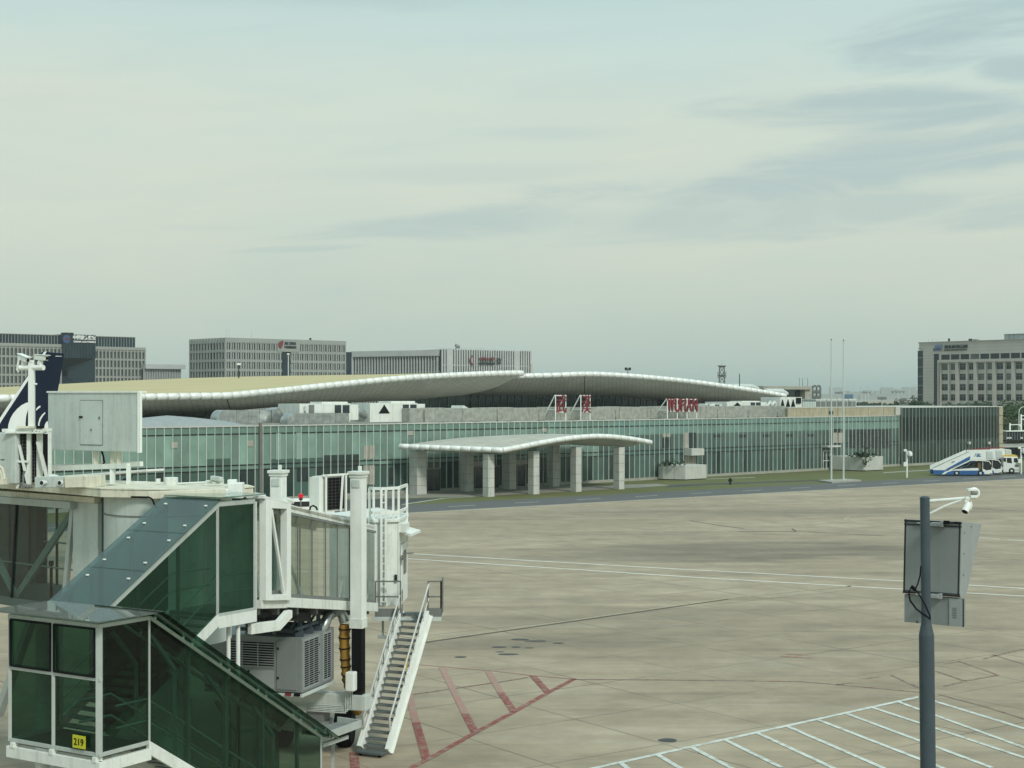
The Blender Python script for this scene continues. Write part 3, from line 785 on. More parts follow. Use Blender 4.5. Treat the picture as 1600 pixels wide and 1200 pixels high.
# ================================================================ things standing on the low roof
RZ = 8.49
def rbox(b, px0, px1, py0, py1, off, depth, tint=None):
    """box on the roof whose front face (at off) spans these pixels"""
    s0, s1 = TB.s(px0, off), TB.s(px1, off); sm = (px0 + px1) / 2
    z0, z1 = TB.z(sm, py1, off), TB.z(sm, py0, off)
    return b.obox(TB.P(s0, off - depth, z0), TB.u * (s1 - s0), TB.n * depth, V((0, 0, z1 - z0)), tint)
def roof_thing(name, label, cat, px, off, group=None):
    return thing(name, label, cat, TB.P(TB.s(px, off), off, RZ), TB.rot, group)

# silver ducts with their swept elbows, at the left
def duct(px_el, py_el, rx, px1, y0, y1, off, label, end_px):
    t = roof_thing('air_duct', label, 'air duct', (px_el + px1) / 2, off, 'foil wrapped ducts on the low roof')
    s0 = TB.s(px_el + rx, off); s1 = TB.s(px1, off); sm = (px_el + px1) / 2
    zt, zb = TB.z(sm, y0, off), max(RZ + .02, TB.z(sm, y1, off)); h = zt - zb; d = 1.6
    b = MB(); k = 4
    for i in range(k):
        a = s0 + (s1 - s0) * i / k; w = (s1 - s0) / k - .03
        b.obox(TB.P(a, off - d, zb), TB.u * w, TB.n * d, V((0, 0, h - .03 * (i % 2))))
    b.build('duct_run', M['foil'], t)
    e = MB(); r = s0 - TB.s(px_el, off); rows = []
    for j in range(9):
        a = j / 8 * math.pi / 2
        p = TB.P(s0 - r * math.sin(a), off, zb + (h) * math.cos(a)); q = TB.P(s0 - r * math.sin(a), off - d, zb + h * math.cos(a))
        rows.append([p, q])
    e.grid(rows)
    e.poly([TB.P(s0, off, zb)] + [r_[0] for r_ in rows]); e.poly([TB.P(s0, off - d, zb)] + [r_[1] for r_ in rows])
    e.build('elbow', M['foil'], t, smooth=40)
    if end_px:
        f = MB(); s2 = TB.s(end_px, off)
        f.prism([TB.P(s1, off + .1, zb), TB.P(s2 - .4, off + .1, zb), TB.P(s2, off + .1, zb + h * .45), TB.P(s2 - .7, off + .1, zt + .25), TB.P(s1, off + .1, zt)], -TB.n * (d + .2))
        f.build('duct_end', M['foil'], t)
    return t
duct(339, 0, 12, 424, 640.5, 661.5, -6, 'silver foil duct with swept elbow farthest left on the low roof', 444)
t = duct(449, 0, 14, 545, 645.5, 662.5, -3, 'silver foil duct with swept elbow before the left white plant box', 0)

# two white air handling boxes with pairs of dark windows
def ahu(px, y0, y1, tri, label, off=-5, sc=1.0, group='white air handling boxes on the roof'):
    x = lambda a: px[0] + (px[1] - px[0]) * a
    t = roof_thing('air_handling_unit', label, 'air handler', (px[0] + px[1]) / 2, off, group)
    h = y1 - y0; y = lambda a: y0 + h * a
    b = MB(); rbox(b, x(0), x(.86), y(.06), y(1), off - .02, 4.5); rbox(b, x(.86), x(1), y(.1), y(.9), off - .3, 3.5); rbox(b, x(.38), x(.82), y(-.04), y(.07), off - .8, 2.5)
    b.build('casing', M['white'], t)
    for a, c in ((.60, .71), (.735, .85)):
        w = MB(); rbox(w, x(a), x(c), y(.13), y(.56), off + .03, .2); w.build('window', M['darkglass'], t)
    for a, c in ((.62, .70), (.76, .84)):
        w = MB(); rbox(w, x(a), x(c), y(.64), y(.97), off + .03, .2); w.build('opening', M['grey'], t)
    if tri:
        s0, s1 = TB.s(x(.16), off), TB.s(x(.36), off); z0, z1 = TB.z(x(.2), y(.58), off), TB.z(x(.2), y(.14), off)
        w = MB(); w.prism([TB.P(s0, off + .04, z0), TB.P(s1, off + .04, z0), TB.P((s0 + s1) / 2, off + .04, z1)], -TB.n * .1); w.build('triangular_vent', M['black'], t)
    else:
        w = MB(); rbox(w, x(.16), x(.25), y(.12), y(.6), off + .03, .2); w.build('side_louvre', M['grey'], t)
        w = MB(); rbox(w, x(.09), x(.13), y(.2), y(.45), off + .25, .25); w.build('gauge_box', M['panelgrey'], t)
    return t
ahu((468, 560), 629, 659, False, 'white air handling box with two dark windows behind the foil duct')
ahu((578, 664), 628, 659, True, 'white air handling box with a black triangular vent left of the long wrapped duct')
ahu((1102, 1128), 631, 638, False, 'small white air handling box behind the right end of the red latin letters', -9)
ahu((1136, 1198), 627, 640, True, 'white air handling box with a small black triangle above the long wrapped duct', -9)

# connecting foil tube between the two boxes
t = MB(); zc = TB.z(570, 645, -6)
t.tube([TB.P(TB.s(552, -6), -6, zc + .3), TB.P(TB.s(562, -6), -6, zc + .1), TB.P(TB.s(570, -6), -6, zc - .25), TB.P(TB.s(582, -6), -6, zc - .2)], .5, 10)
tag(t.build('flexible_duct', M['foil'], smooth=50), 'sagging silver flexible duct slung between two white plant boxes', 'air duct')

# the long grey wrapped duct along the roof edge
def long_duct():
    t = roof_thing('wrapped_duct', 'very long wrinkled grey wrapped duct lying along the roof edge behind the red signs', 'air duct', 930, -3.4)
    b = MB(); s0, s1 = TB.s(640, -3.4), TB.s(1226, -3.4); n = 26
    for i in range(n):
        a = s0 + (s1 - s0) * i / n; w = (s1 - s0) / n
        h = 1.78 + .16 * math.sin(i * 1.7) * .3
        b.obox(TB.P(a, -5.0, RZ + .12), TB.u * (w - .012), TB.n * (1.6 + .03 * (i % 2)), V((0, 0, h)))
    b.build('duct_run', M['wrinkle'], t, bevel=.05)
    k = MB()
    for i in range(0, 27, 2): k.obox(TB.P(s0 + (s1 - s0 - .3) * i / 26, -4.9, RZ - .01), TB.u * .25, TB.n * 1.4, V((0, 0, .12)))
    k.build('support_block', M['concrete'], t)
    return t
long_duct()
b = MB(); rbox(b, 664, 714, 640.5, 659, -3.1, .25); tag(b.build('patched_duct_panel', M['wrinkle']), 'pale patched duct panel at the left end of the long grey duct', 'duct panel')
b = MB(); s0, s1 = TB.s(722, -8), TB.s(736, -8); z0 = TB.z(728, 640, -8)
b.prism([TB.P(s0, -8, z0), TB.P(s1, -8, z0), TB.P(s1 - 1.2, -8, z0 + .55), TB.P(s0 + .2, -8, z0 + .55)], -TB.n * 2.4); b.lbox(0, 0, 0, 0, 0, 0) if 0 else None
b.obox(TB.P(s0 + .2, -9, RZ), TB.u * 1.4, TB.n * .9, V((0, 0, z0 - RZ)))
tag(b.build('roof_hatch', M['white'], bevel=.02), 'white sloping roof hatch behind the long grey duct', 'roof hatch')
b = MB(); rbox(b, 690, 720, 638, 645, -8, 3); tag(b.build('roof_cabinet', M['panelgrey'], bevel=.03), 'low grey roof cabinet left of the white hatch', 'cabinet')

# thin lightning rods along the roof edge
for i, (px, top) in enumerate([(404.8, None), (777.5, 641), (842, 641), (962, 641), (1017, 641), (1121, 640), (1169, 641), (1215, 643), (564, 644), (1017.5, 640)][1:8]):
    s = TB.s(px, -.3); b = MB(); z1 = TB.z(px, top, -.3)
    b.tube([TB.P(s, -.3, RZ + .15), TB.P(s, -.3, z1)], .03, 6); b.box(TB.P(s, -.3, RZ + .2), (.2, .2, .12))
    o = b.build('lightning_rod', M['dark'])
    lab = ['left of the red chinese characters', 'beside the left red chinese character', 'between the red characters and the latin letters', 'just left of the red latin letters', 'right of the red latin letters', 'below the small roof plant box', 'at the right end of the wrapped duct'][i]
    tag(o, 'thin dark lightning rod on the roof edge ' + lab, 'lightning rod', 'lightning rods on the roof edge')

# ---- the red signs on white frames
def sign_frame(t, s0, s1, off, z0, z1, back, posts, rails):
    b = MB()
    for k in range(posts):
        s = s0 + (s1 - s0) * k / (posts - 1)
        b.bar(TB.P(s, off, RZ), TB.P(s, off, z1), .13)
        b.bar(TB.P(s - .02, off - .1, z1 - .05), TB.P(s - .02, off - back, RZ), .12)
        zz_ = RZ + (z1 - RZ) * .45; b.bar(TB.P(s, off, zz_), TB.P(s, off - back * .55, zz_), .09)
    for z in rails: b.bar(TB.P(s0, off, z), TB.P(s1, off, z), .11)
    b.build('support_frame', M['white_clean'], t)
def roman_sign():
    off = -1.2; t = roof_thing('roof_letter_sign', 'red latin letters WUHAN standing on a white braced frame on the roof', 'rooftop sign', 1066, off)
    s0, s1 = TB.s(1043, off), TB.s(1091, off); zt, zb = TB.z(1066, 622.5, off), TB.z(1066, 643.5, off)
    sign_frame(t, s0 + .1, s1 - .2, off - .12, zb, zt, 3.0, 4, [zb + .1, zt - .15, (zb + zt) / 2])
    w = (s1 - s0) / 5; ws = {'W': 1.22, 'U': .92, 'H': .92, 'A': 1.02, 'N': .92}
    x = s0; tot = sum(ws.values())
    for ch in 'WUHAN':
        cw = (s1 - s0) * ws[ch] / tot
        text(ch, 'letter', M['red'], t, TB.P(x, off, zb), TB.u, ZUP, cw * .84, zt - zb, .22, .0); x += cw
roman_sign()
def han_sign(ch, px0, px1, y0, y1, label):
    off = -1.2; pm = (px0 + px1) / 2; t = roof_thing('roof_character_sign', label, 'rooftop sign', pm, off, 'red chinese characters on the roof')
    s0, s1 = TB.s(px0, off), TB.s(px1, off); zt, zb = TB.z(pm, y0, off), TB.z(pm, y1, off)
    sign_frame(t, s0, s1, off - .12, zb, zt, 2.7, 2, [zb + .1, zt - .08])
    text(ch, 'character', M['red'], t, TB.P(s0, off, zb), TB.u, ZUP, (s1 - s0), zt - zb, .16, -.005)
han_sign('\u6b66', 869, 885, 617, 645, 'first red chinese character on its white braced frame, the left of two')
han_sign('\u6f22', 908.5, 923, 617, 645, 'second red chinese character on its white braced frame, nearer the latin letters')

# ---- cooling plant at the right: V shaped coolers, chillers, ribbed pipe, low penthouse
def cooler():
    t = roof_thing('air_cooled_chiller', 'pale rooftop cooler with black triangular openings above the beige parapet', 'chiller', 1234, -8)
    b = MB(); rbox(b, 1219, 1253, 620.5, 637.5, -8.1, 4); b.build('casing', M['white'], t)
    for x in (1223.5, 1232, 1240):
        off = -7.95; s0, s1 = TB.s(x - 3.2, off), TB.s(x + 2.8, off); z0, z1 = TB.z(x, 635.5, off), TB.z(x, 624, off)
        w = MB(); w.prism([TB.P(s0, off, z0), TB.P(s1, off, z0), TB.P((s0 + s1) / 2, off, z1)], -TB.n * .1); w.build('triangular_opening', M['black'], t)
    w = MB(); rbox(w, 1245, 1252, 621.5, 630.5, -7.9, .2); w.build('fan_screen', M['black'], t)
    l = MB()
    for x in (1220, 1236, 1252): rbox(l, x - .5, x + .5, 636, 641, -8.2, .3)
    l.build('leg', M['steel'], t)
cooler()
def strut_cooler():
    t = roof_thing('open_cooler_frame', 'open slanted cooler frame under the right tip of the shell roof', 'chiller', 1207, -9)
    b = MB(); off = -9
    for k in range(3):
        x = 1200 + 6.5 * k
        b.bar(TB.pt(x - 3, 637, off), TB.pt(x + 4, 627, off), .3); b.bar(TB.pt(x + 6, 636, off), TB.pt(x + 4, 627, off), .3)
        b.bar(TB.pt(x + 4, 627, off - 2), TB.pt(x + 4, 637, off - 2), .25)
    b.build('frame', M['white'], t)
    c = MB(); rbox(c, 1199, 1218, 631, 638, -9.6, 1.5); c.build('coil', M['black'], t)
strut_cooler()
def chillers():
    for i, (a, c) in enumerate([(1275, 1291), (1292, 1308), (1309, 1325), (1326, 1338)]):
        t = roof_thing('chiller_box', ['leftmost', 'second from left', 'third from left', 'rightmost'][i] + ' of four dark grilled chiller boxes behind the beige parapet', 'chiller', (a + c) / 2, -9, 'grilled chiller boxes behind the parapet')
        b = MB(); rbox(b, a, c, 624.5 if i < 3 else 626, 639, -9, 3.5); b.build('casing', M['panelgrey'], t)
        for k in range(2):
            g = MB(); w = (c - a) / 2; rbox(g, a + w * k + .8, a + w * (k + 1) - .8, 627, 638, -8.9, .2); g.build('grille', M['grey'], t)
        l = MB(); rbox(l, a, c, 623.4, 624.6, -8.9, 3.7); l.build('top_cover', M['white'], t)
chillers()
b = MB(); rbox(b, 1254, 1275, 628, 638, -8, 2)
for k in range(8): rbox(b, 1254.5 + k * 2.6, 1255.5 + k * 2.6, 628.5, 637.5, -7.9, .1)
tag(b.build('pipe_bank', M['panelgrey']), 'grey bank of upright pipes between the cooler and the chiller boxes', 'pipes')
def ribbed(px0, px1, y0, y1, off, label, r=1.2):
    b = MB(); s0, s1 = TB.s(px0, off), TB.s(px1, off); z = (TB.z(px0, y0, off) + TB.z(px0, y1, off)) / 2; r = abs(TB.z(px0, y0, off) - TB.z(px0, y1, off)) / 2
    pts, rs = [], []; n = 14
    for i in range(n + 1):
        pts.append(TB.P(s0 + (s1 - s0) * i / n, off, z - (.0 if i < n - 3 else (i - n + 3) * .18))); rs.append(r * (1 if i % 2 else .93))
    b.tube(pts, rs, 14); b.obox(TB.P(s0, off - .4, RZ), TB.u * .5, TB.n * .8, V((0, 0, z - RZ))); b.obox(TB.P(s1 - 1, off - .4, RZ), TB.u * .5, TB.n * .8, V((0, 0, z - RZ)))
    tag(b.build('ribbed_pipe', M['panelgrey'], smooth=40), label, 'pipe', 'ribbed pipes behind the shell roof')
ribbed(1196, 1228, 607, 618, -45, 'large ribbed grey pipe behind the right tip of the shell roof')
ribbed(1138, 1183, 599.5, 609.5, -58, 'longer ribbed grey pipe behind the shell roof under the lattice mast')
def penthouse():
    O = TB.P(TB.s(1193, -70), -70, 0); t = thing('plant_house', 'low grey plant house with a dark recessed front beyond the roof pipes', 'building', TB.P(TB.s(1230, -70), -70, 0), TB.rot)
    b = MB(); rbox(b, 1193, 1268, 603.5, 608.5, -69.5, 10); rbox(b, 1258, 1268, 608, 640, -70, 9); b.build('roof_slab', M['concrete'], t)
    c = MB(); rbox(c, 1193, 1260, 608, 642, -71.5, 6); c.build('dark_front', M['darkglass'], t)
    for x in (1249, 1254, 1262):
        m_ = MB(); p = TB.pt(x, 604, -70); m_.tube([p, p + V((0, 0, 2.0 if x != 1258 else 3))], .06, 5); m_.build('aerial', M['steel'], t)
penthouse()
def rack():
    t = roof_thing('pipe_tower', 'square steel pipe tower of rings and posts beside the plant house', 'pipe tower', 1275, -30)
    b = MB(); off = -30
    for x in (1270, 1276, 1281.5):
        for o2 in (off, off - 2): b.tube([TB.pt(x, 641, o2), TB.pt(x, 603.5, o2)], .16, 6)
    b.build('post', M['steel'], t)
    c = MB()
    for y in (604, 612.5, 621, 630):
        for xa, xb in ((1269, 1282),): c.bar(TB.pt(xa, y, off + .2), TB.pt(xb, y, off + .2), .25)
        [c.tube([TB.P(TB.s(x, off) + .75 * math.cos(a), off, TB.z(x, y + 4, off) + .75 * math.sin(a)) for a in [k * math.pi / 6 for k in range(13)]], .12, 6, False) for x in (1273, 1279)]
    c.build('ring', M['steel'], t)
rack()
# slim lamp posts and masts that rise behind the roofs
def mast(name, px, ytop, ybot, D, r, mat, label, cat, head=None, group=None):
    t = thing(name, label, cat, (W(px, ybot, D).x, D, 0), 0, group)
    b = MB(); p = W(px, ytop, D); q = V((p.x, p.y, 0)); b.tube([q, p], [r * 1.3, r * .8], 8); b.build('post', mat, t)
    if head == 'lamp':
        h = MB(); h.box(p + V((0, 0, .1)), (.55, .4, .3)); h.build('lamp_head', M['white_clean'], t, bevel=.05)
    if head == 'array':
        h = MB(); h.box(p, (5.0, .5, .35)); [h.box(p + V((x, -.3, -.5)), (.6, .4, .6)) for x in (-2, -1, 1, 2)]; h.build('floodlight_bar', M['steel'], t)
    if head == 'arrays':
        h = MB(); [h.box(p + V((x, 0, -.2)), (.5, .5, .6)) for x in (-.4, .4)]; h.build('floodlight', M['dark'], t)
    return t
mast('roof_lamp_post', 373, 570, 612, 231, .10, M['dark'], 'thin dark lamp post rising over the sand coloured roof before the left office block', 'lamp post', 'lamp', 'lamp posts behind the shell roof')
mast('roof_lamp_post', 450.5, 554, 612, 330, .14, M['panelgrey'], 'pale thin lamp post before the dark glass slot of the red logo office', 'lamp post', 'lamp', 'lamp posts behind the shell roof')
mast('roof_beacon_mast', 981, 575, 600, 330, .12, M['grey'], 'short mast with a lamp cluster above the right shell roof', 'mast', 'arrays')
mast('roof_aerial', 1155.5, 584, 612, 320, .11, M['dark'], 'single thin pole beside the lattice mast behind the shell roof', 'pole')
# ================================================================ offices, masts, trees and the far town
M['off_stone'] = paint('grey_office_cladding', (.30, .31, .285), .7, var=.06, scale=.15, dirt=(.2, .2, .18), dirt_amt=.3)
M['off_stone2'] = paint('grey_green_office_cladding', (.27, .29, .275), .7, var=.06, scale=.15)
M['off_beige'] = paint('beige_office_cladding', (.44, .43, .395), .7, var=.06, scale=.2)
M['off_pale'] = paint('pale_metal_fins', (.42, .44, .43), .5, var=.06, scale=.2)
M['off_glass'] = paint('blue_grey_curtain_glass', (.016, .029, .040), .2, var=.35, scale=.12, spec=.3)
M['off_win'] = paint('office_window_glass', (.014, .021, .024), .2, var=.5, scale=.2, spec=.3)
M['signdark'] = paint('dark_sign_letters', (.02, .028, .035), .5)
M['signblue'] = paint('blue_sign_letters', (.035, .085, .19), .5)
M['signwhite'] = paint('white_sign_letters', (.75, .78, .76), .5)
M['signred'] = paint('crimson_sign', (.17, .03, .035), .5)

M['off_blind'] = paint('half_drawn_blind', (.085, .095, .09), .4, var=.5, scale=.3)
WR = random.Random(21)
class Office:
    """an office block; px/py on its front plane place everything, depth runs away from us"""
    def __init__(s, px, D, u, label, name='office_building', side=False):
        s.pl = PL((W(px, HZ, D).x, D), u)
        s.t = thing(name, label, 'office building', s.pl.P(0), s.pl.rot)
        s.nwin = 0; s.rest = MB(); s.cache = {}
    def S(s, px): return s.pl.s(px)
    def Z(s, px, py): return s.pl.z(px, py)
    def block(s, name, px0, px1, py, depth, mat, off=0, z0=0):
        s0, s1 = s.S(px0), s.S(px1); z1 = s.Z((px0 + px1) / 2 if abs(px1 - px0) < 30 else px0, py)
        b = MB(); b.obox(s.pl.P(s0, off - depth, z0), s.pl.u * (s1 - s0), s.pl.n * depth, V((0, 0, z1 - z0)))
        return b.build(name, mat, s.t)
    def window(s, s0, s1, z0, z1, off=.06, mat=None):
        w, h = round(s1 - s0, 2), round(z1 - z0, 2)
        b = MB()
        if s.nwin < 100:
            b.obox(s.pl.P(s0, off - .05, z0), s.pl.u * w, s.pl.n * .05, V((0, 0, h)))
            s.nwin += 1; return b.build('window', mat or WR.choice((M['off_win'], M['off_win'], M['off_win'], M['off_glass'], M['off_win'], M['off_blind'])), s.t)
        else:
            s.rest.obox(s.pl.P(s0, off - .05, z0), s.pl.u * w, s.pl.n * .05, V((0, 0, h)))
        s.nwin += 1
    def done(s):
        if s.rest.v: tag(s.rest.build('window', M['off_win'], s.t), kind='stuff')
    def piers(s, xs, w, z0, z1, proud, mat, name='pier'):
        b = MB()
        for x in xs: b.obox(s.pl.P(x - w / 2, 0, z0), s.pl.u * w, s.pl.n * proud, V((0, 0, z1 - z0)))
        return b.build(name, mat, s.t)
    def bands(s, zs, h, s0, s1, proud, mat, name='band'):
        b = MB()
        for z in zs: b.obox(s.pl.P(s0, 0, z - h / 2), s.pl.u * (s1 - s0), s.pl.n * proud, V((0, 0, h)))
        return b.build(name, mat, s.t)

U = TB.u
# ---- office with the dark glass attic, far left
def office_left():
    o = Office(0, 600, (U.x, U.y), 'grey office block with dark glass attic and a folded dark glass centre at far left')
    # left wing, right wing
    for (a, c, py, n, seed) in [(-70, 94, 537, 26, 1), (147, 225.5, 541.5, 14, 2)]:
        s0, s1 = o.S(a), o.S(c); zt = o.Z(c if a < 0 else a, py + (0 if a > 0 else 1.2))
        b = MB(); b.obox(o.pl.P(s0, -16, 0), U * (s1 - s0), o.pl.n * 16, V((0, 0, zt))); b.build('wing_wall', M['off_stone'], o.t)
        p = (s1 - s0) / n; rows = [zt - 1.9 - 3.62 * k for k in range(8)]
        xs = [s0 + p * (k + .5) for k in range(n)]
        for r in rows[:5]:
            for x in xs: o.window(x - p * .31, x + p * .31, r - 2.8, r - .12)
        o.piers([s0 + p * k for k in range(0, n + 1)], p * .34, 0, zt - .02, .8, M['off_stone'])
        o.bands([r + .35 for r in rows] , .75, s0, s1, .55, M['off_stone'])
        o.bands([zt - .55], 1.2, s0 - .1, s1 + .1, .95, M['off_stone'], 'cornice')
        o.piers([x + p * .0 for x in xs], p * .08, 0, zt - 1.9, .3, M['off_stone2'], 'window_mullion')
    # attic
    s0, s1 = o.S(-70), o.S(213); z0, z1 = o.Z(0, 536), o.Z(0, 521.0)
    b = MB(); b.obox(o.pl.P(s0, -14, z0 - 3), U * (s1 - s0), o.pl.n * 12.8, V((0, 0, z1 - z0 + 2.8))); b.build('attic_glazing', M['off_glass'], o.t)
    f = MB(); n = 60
    for k in range(n + 1): f.obox(o.pl.P(s0 + (s1 - s0) * k / n - .09, -1.2, z0 - 2), U * .18, o.pl.n * .2, V((0, 0, z1 - z0 + 1.7)))
    f.build('attic_fin', M['off_stone2'], o.t)
    r = MB(); r.obox(o.pl.P(s0 - .1, -14, z1 - .2), U * (s1 - s0 + .2), o.pl.n * 13.1, V((0, 0, .3))); r.build('attic_roof', M['grey'], o.t)
    # folded centre: a glass prow over a deep slanted mouth
    a, c = o.S(94.5), o.S(146); zt, zm, zb = o.Z(120, 523), o.Z(120, 559.5), o.Z(120, 574)
    pr = MB(); pr.obox(o.pl.P(a, -13, zm), U * (c - a), o.pl.n * 14.6, V((0, 0, zt - zm))); pr.build('prow_glazing', M['off_glass'], o.t)
    q = MB(); k = 11
    for i in range(k + 1): q.obox(o.pl.P(a + (c - a) * i / k - .06, 1.6, zm), U * .12, o.pl.n * .12, V((0, 0, zt - zm)))
    for z in (zm + (zt - zm) * .33, zm + (zt - zm) * .66): q.obox(o.pl.P(a, 1.6, z), U * (c - a), o.pl.n * .1, V((0, 0, .14)))
    q.build('prow_mullion_grid', M['dark'], o.t)
    sl = MB(); sl.prism([o.pl.P(a, 1.6, zm - .02), o.pl.P(a, -5, zb), o.pl.P(a, -9, zb), o.pl.P(a, -9, zm - .02)], U * (c - a)); sl.build('slanted_soffit', M['dark'], o.t)
    bk = MB(); bk.obox(o.pl.P(a, -13, 0), U * (c - a), o.pl.n * 4, V((0, 0, zb))); bk.build('recess_wall', M['darkglass'], o.t)
    cheek = MB(); cheek.prism([o.pl.P(c - .3, 1.55, zm), o.pl.P(c - 9, -4.9, zb), o.pl.P(c - 9, -4.9, 0), o.pl.P(c - .3, 1.55, 0)], U * .25 - o.pl.n * .1); cheek.build('slanted_cheek', M['off_glass'], o.t)
    lo = MB(); lo.prism([o.pl.P(a, .5, 0), o.pl.P(a, .5, o.Z(120, 600)), o.pl.P(a, -6, o.Z(120, 588)), o.pl.P(a, -6, 0)], U * (c - a - 8)); lo.build('entrance_glazing', M['off_glass'], o.t)
    # sign
    w = c - a
    text('\u4e2d\u56fd\u5357\u65b9\u822a\u7a7a', 'sign_lettering', M['signwhite'], o.t, o.pl.P(a + w * .30, 2.2, o.Z(128, 531.5)), U, ZUP, w * .69, o.Z(128, 524) - o.Z(128, 531.5), .3, .03)
    text('CHINA SOUTHERN', 'sign_lettering', M['signwhite'], o.t, o.pl.P(a + w * .31, 2.2, o.Z(128, 535.7)), U, ZUP, w * .67, o.Z(128, 533) - o.Z(128, 535.7), .3, .03)
    e = MB(); za, zb2 = o.Z(98, 523.5), o.Z(98, 536.5); zc = (za + zb2) / 2; r = (za - zb2) / 2
    e.prism([o.pl.P(a + w * .12 + math.cos(t) * r * .95, 1.75, zc + math.sin(t) * r) for t in [k * math.pi / 10 for k in range(20)]], o.pl.n * .2); em = e.build('emblem', M['signblue'], o.t)
    e = MB(); e.prism([o.pl.P(a + w * x, 2.05, o.Z(98, y)) for x, y in [(.06, 529), (.13, 526.5), (.2, 528.5), (.15, 529), (.22, 532), (.12, 531)]], o.pl.n * .1); e.build('emblem_bird', M['signred'], em)
    # roof bits
    rb = MB(); rb.obox(o.pl.P(a + w * .22, -6, zt), U * (w * .28), o.pl.n * 3, V((0, 0, .9))); rb.build('roof_box', M['dark'], o.t)
    o.done()
office_left()

def low_link():
    o = Office(226, 640, (U.x, U.y), 'low white roofed block with dark fins between the two left offices', 'low_office_block')
    o.block('wall', 224, 281, 578, 14, M['off_win'], 0)
    s0, s1 = o.S(224), o.S(286); zt = o.Z(255, 569.5); zb = o.Z(255, 576.5)
    b = MB(); b.obox(o.pl.P(s0, -18, zb), U * (s1 - s0), o.pl.n * 20, V((0, 0, zt - zb))); b.build('roof_fascia', M['off_pale'], o.t)
    o.piers([s0 + (s1 - s0) * .92 * k / 22 for k in range(23)], .35, 0, zb, .7, M['off_pale'], 'fin')
    o.done()
low_link()

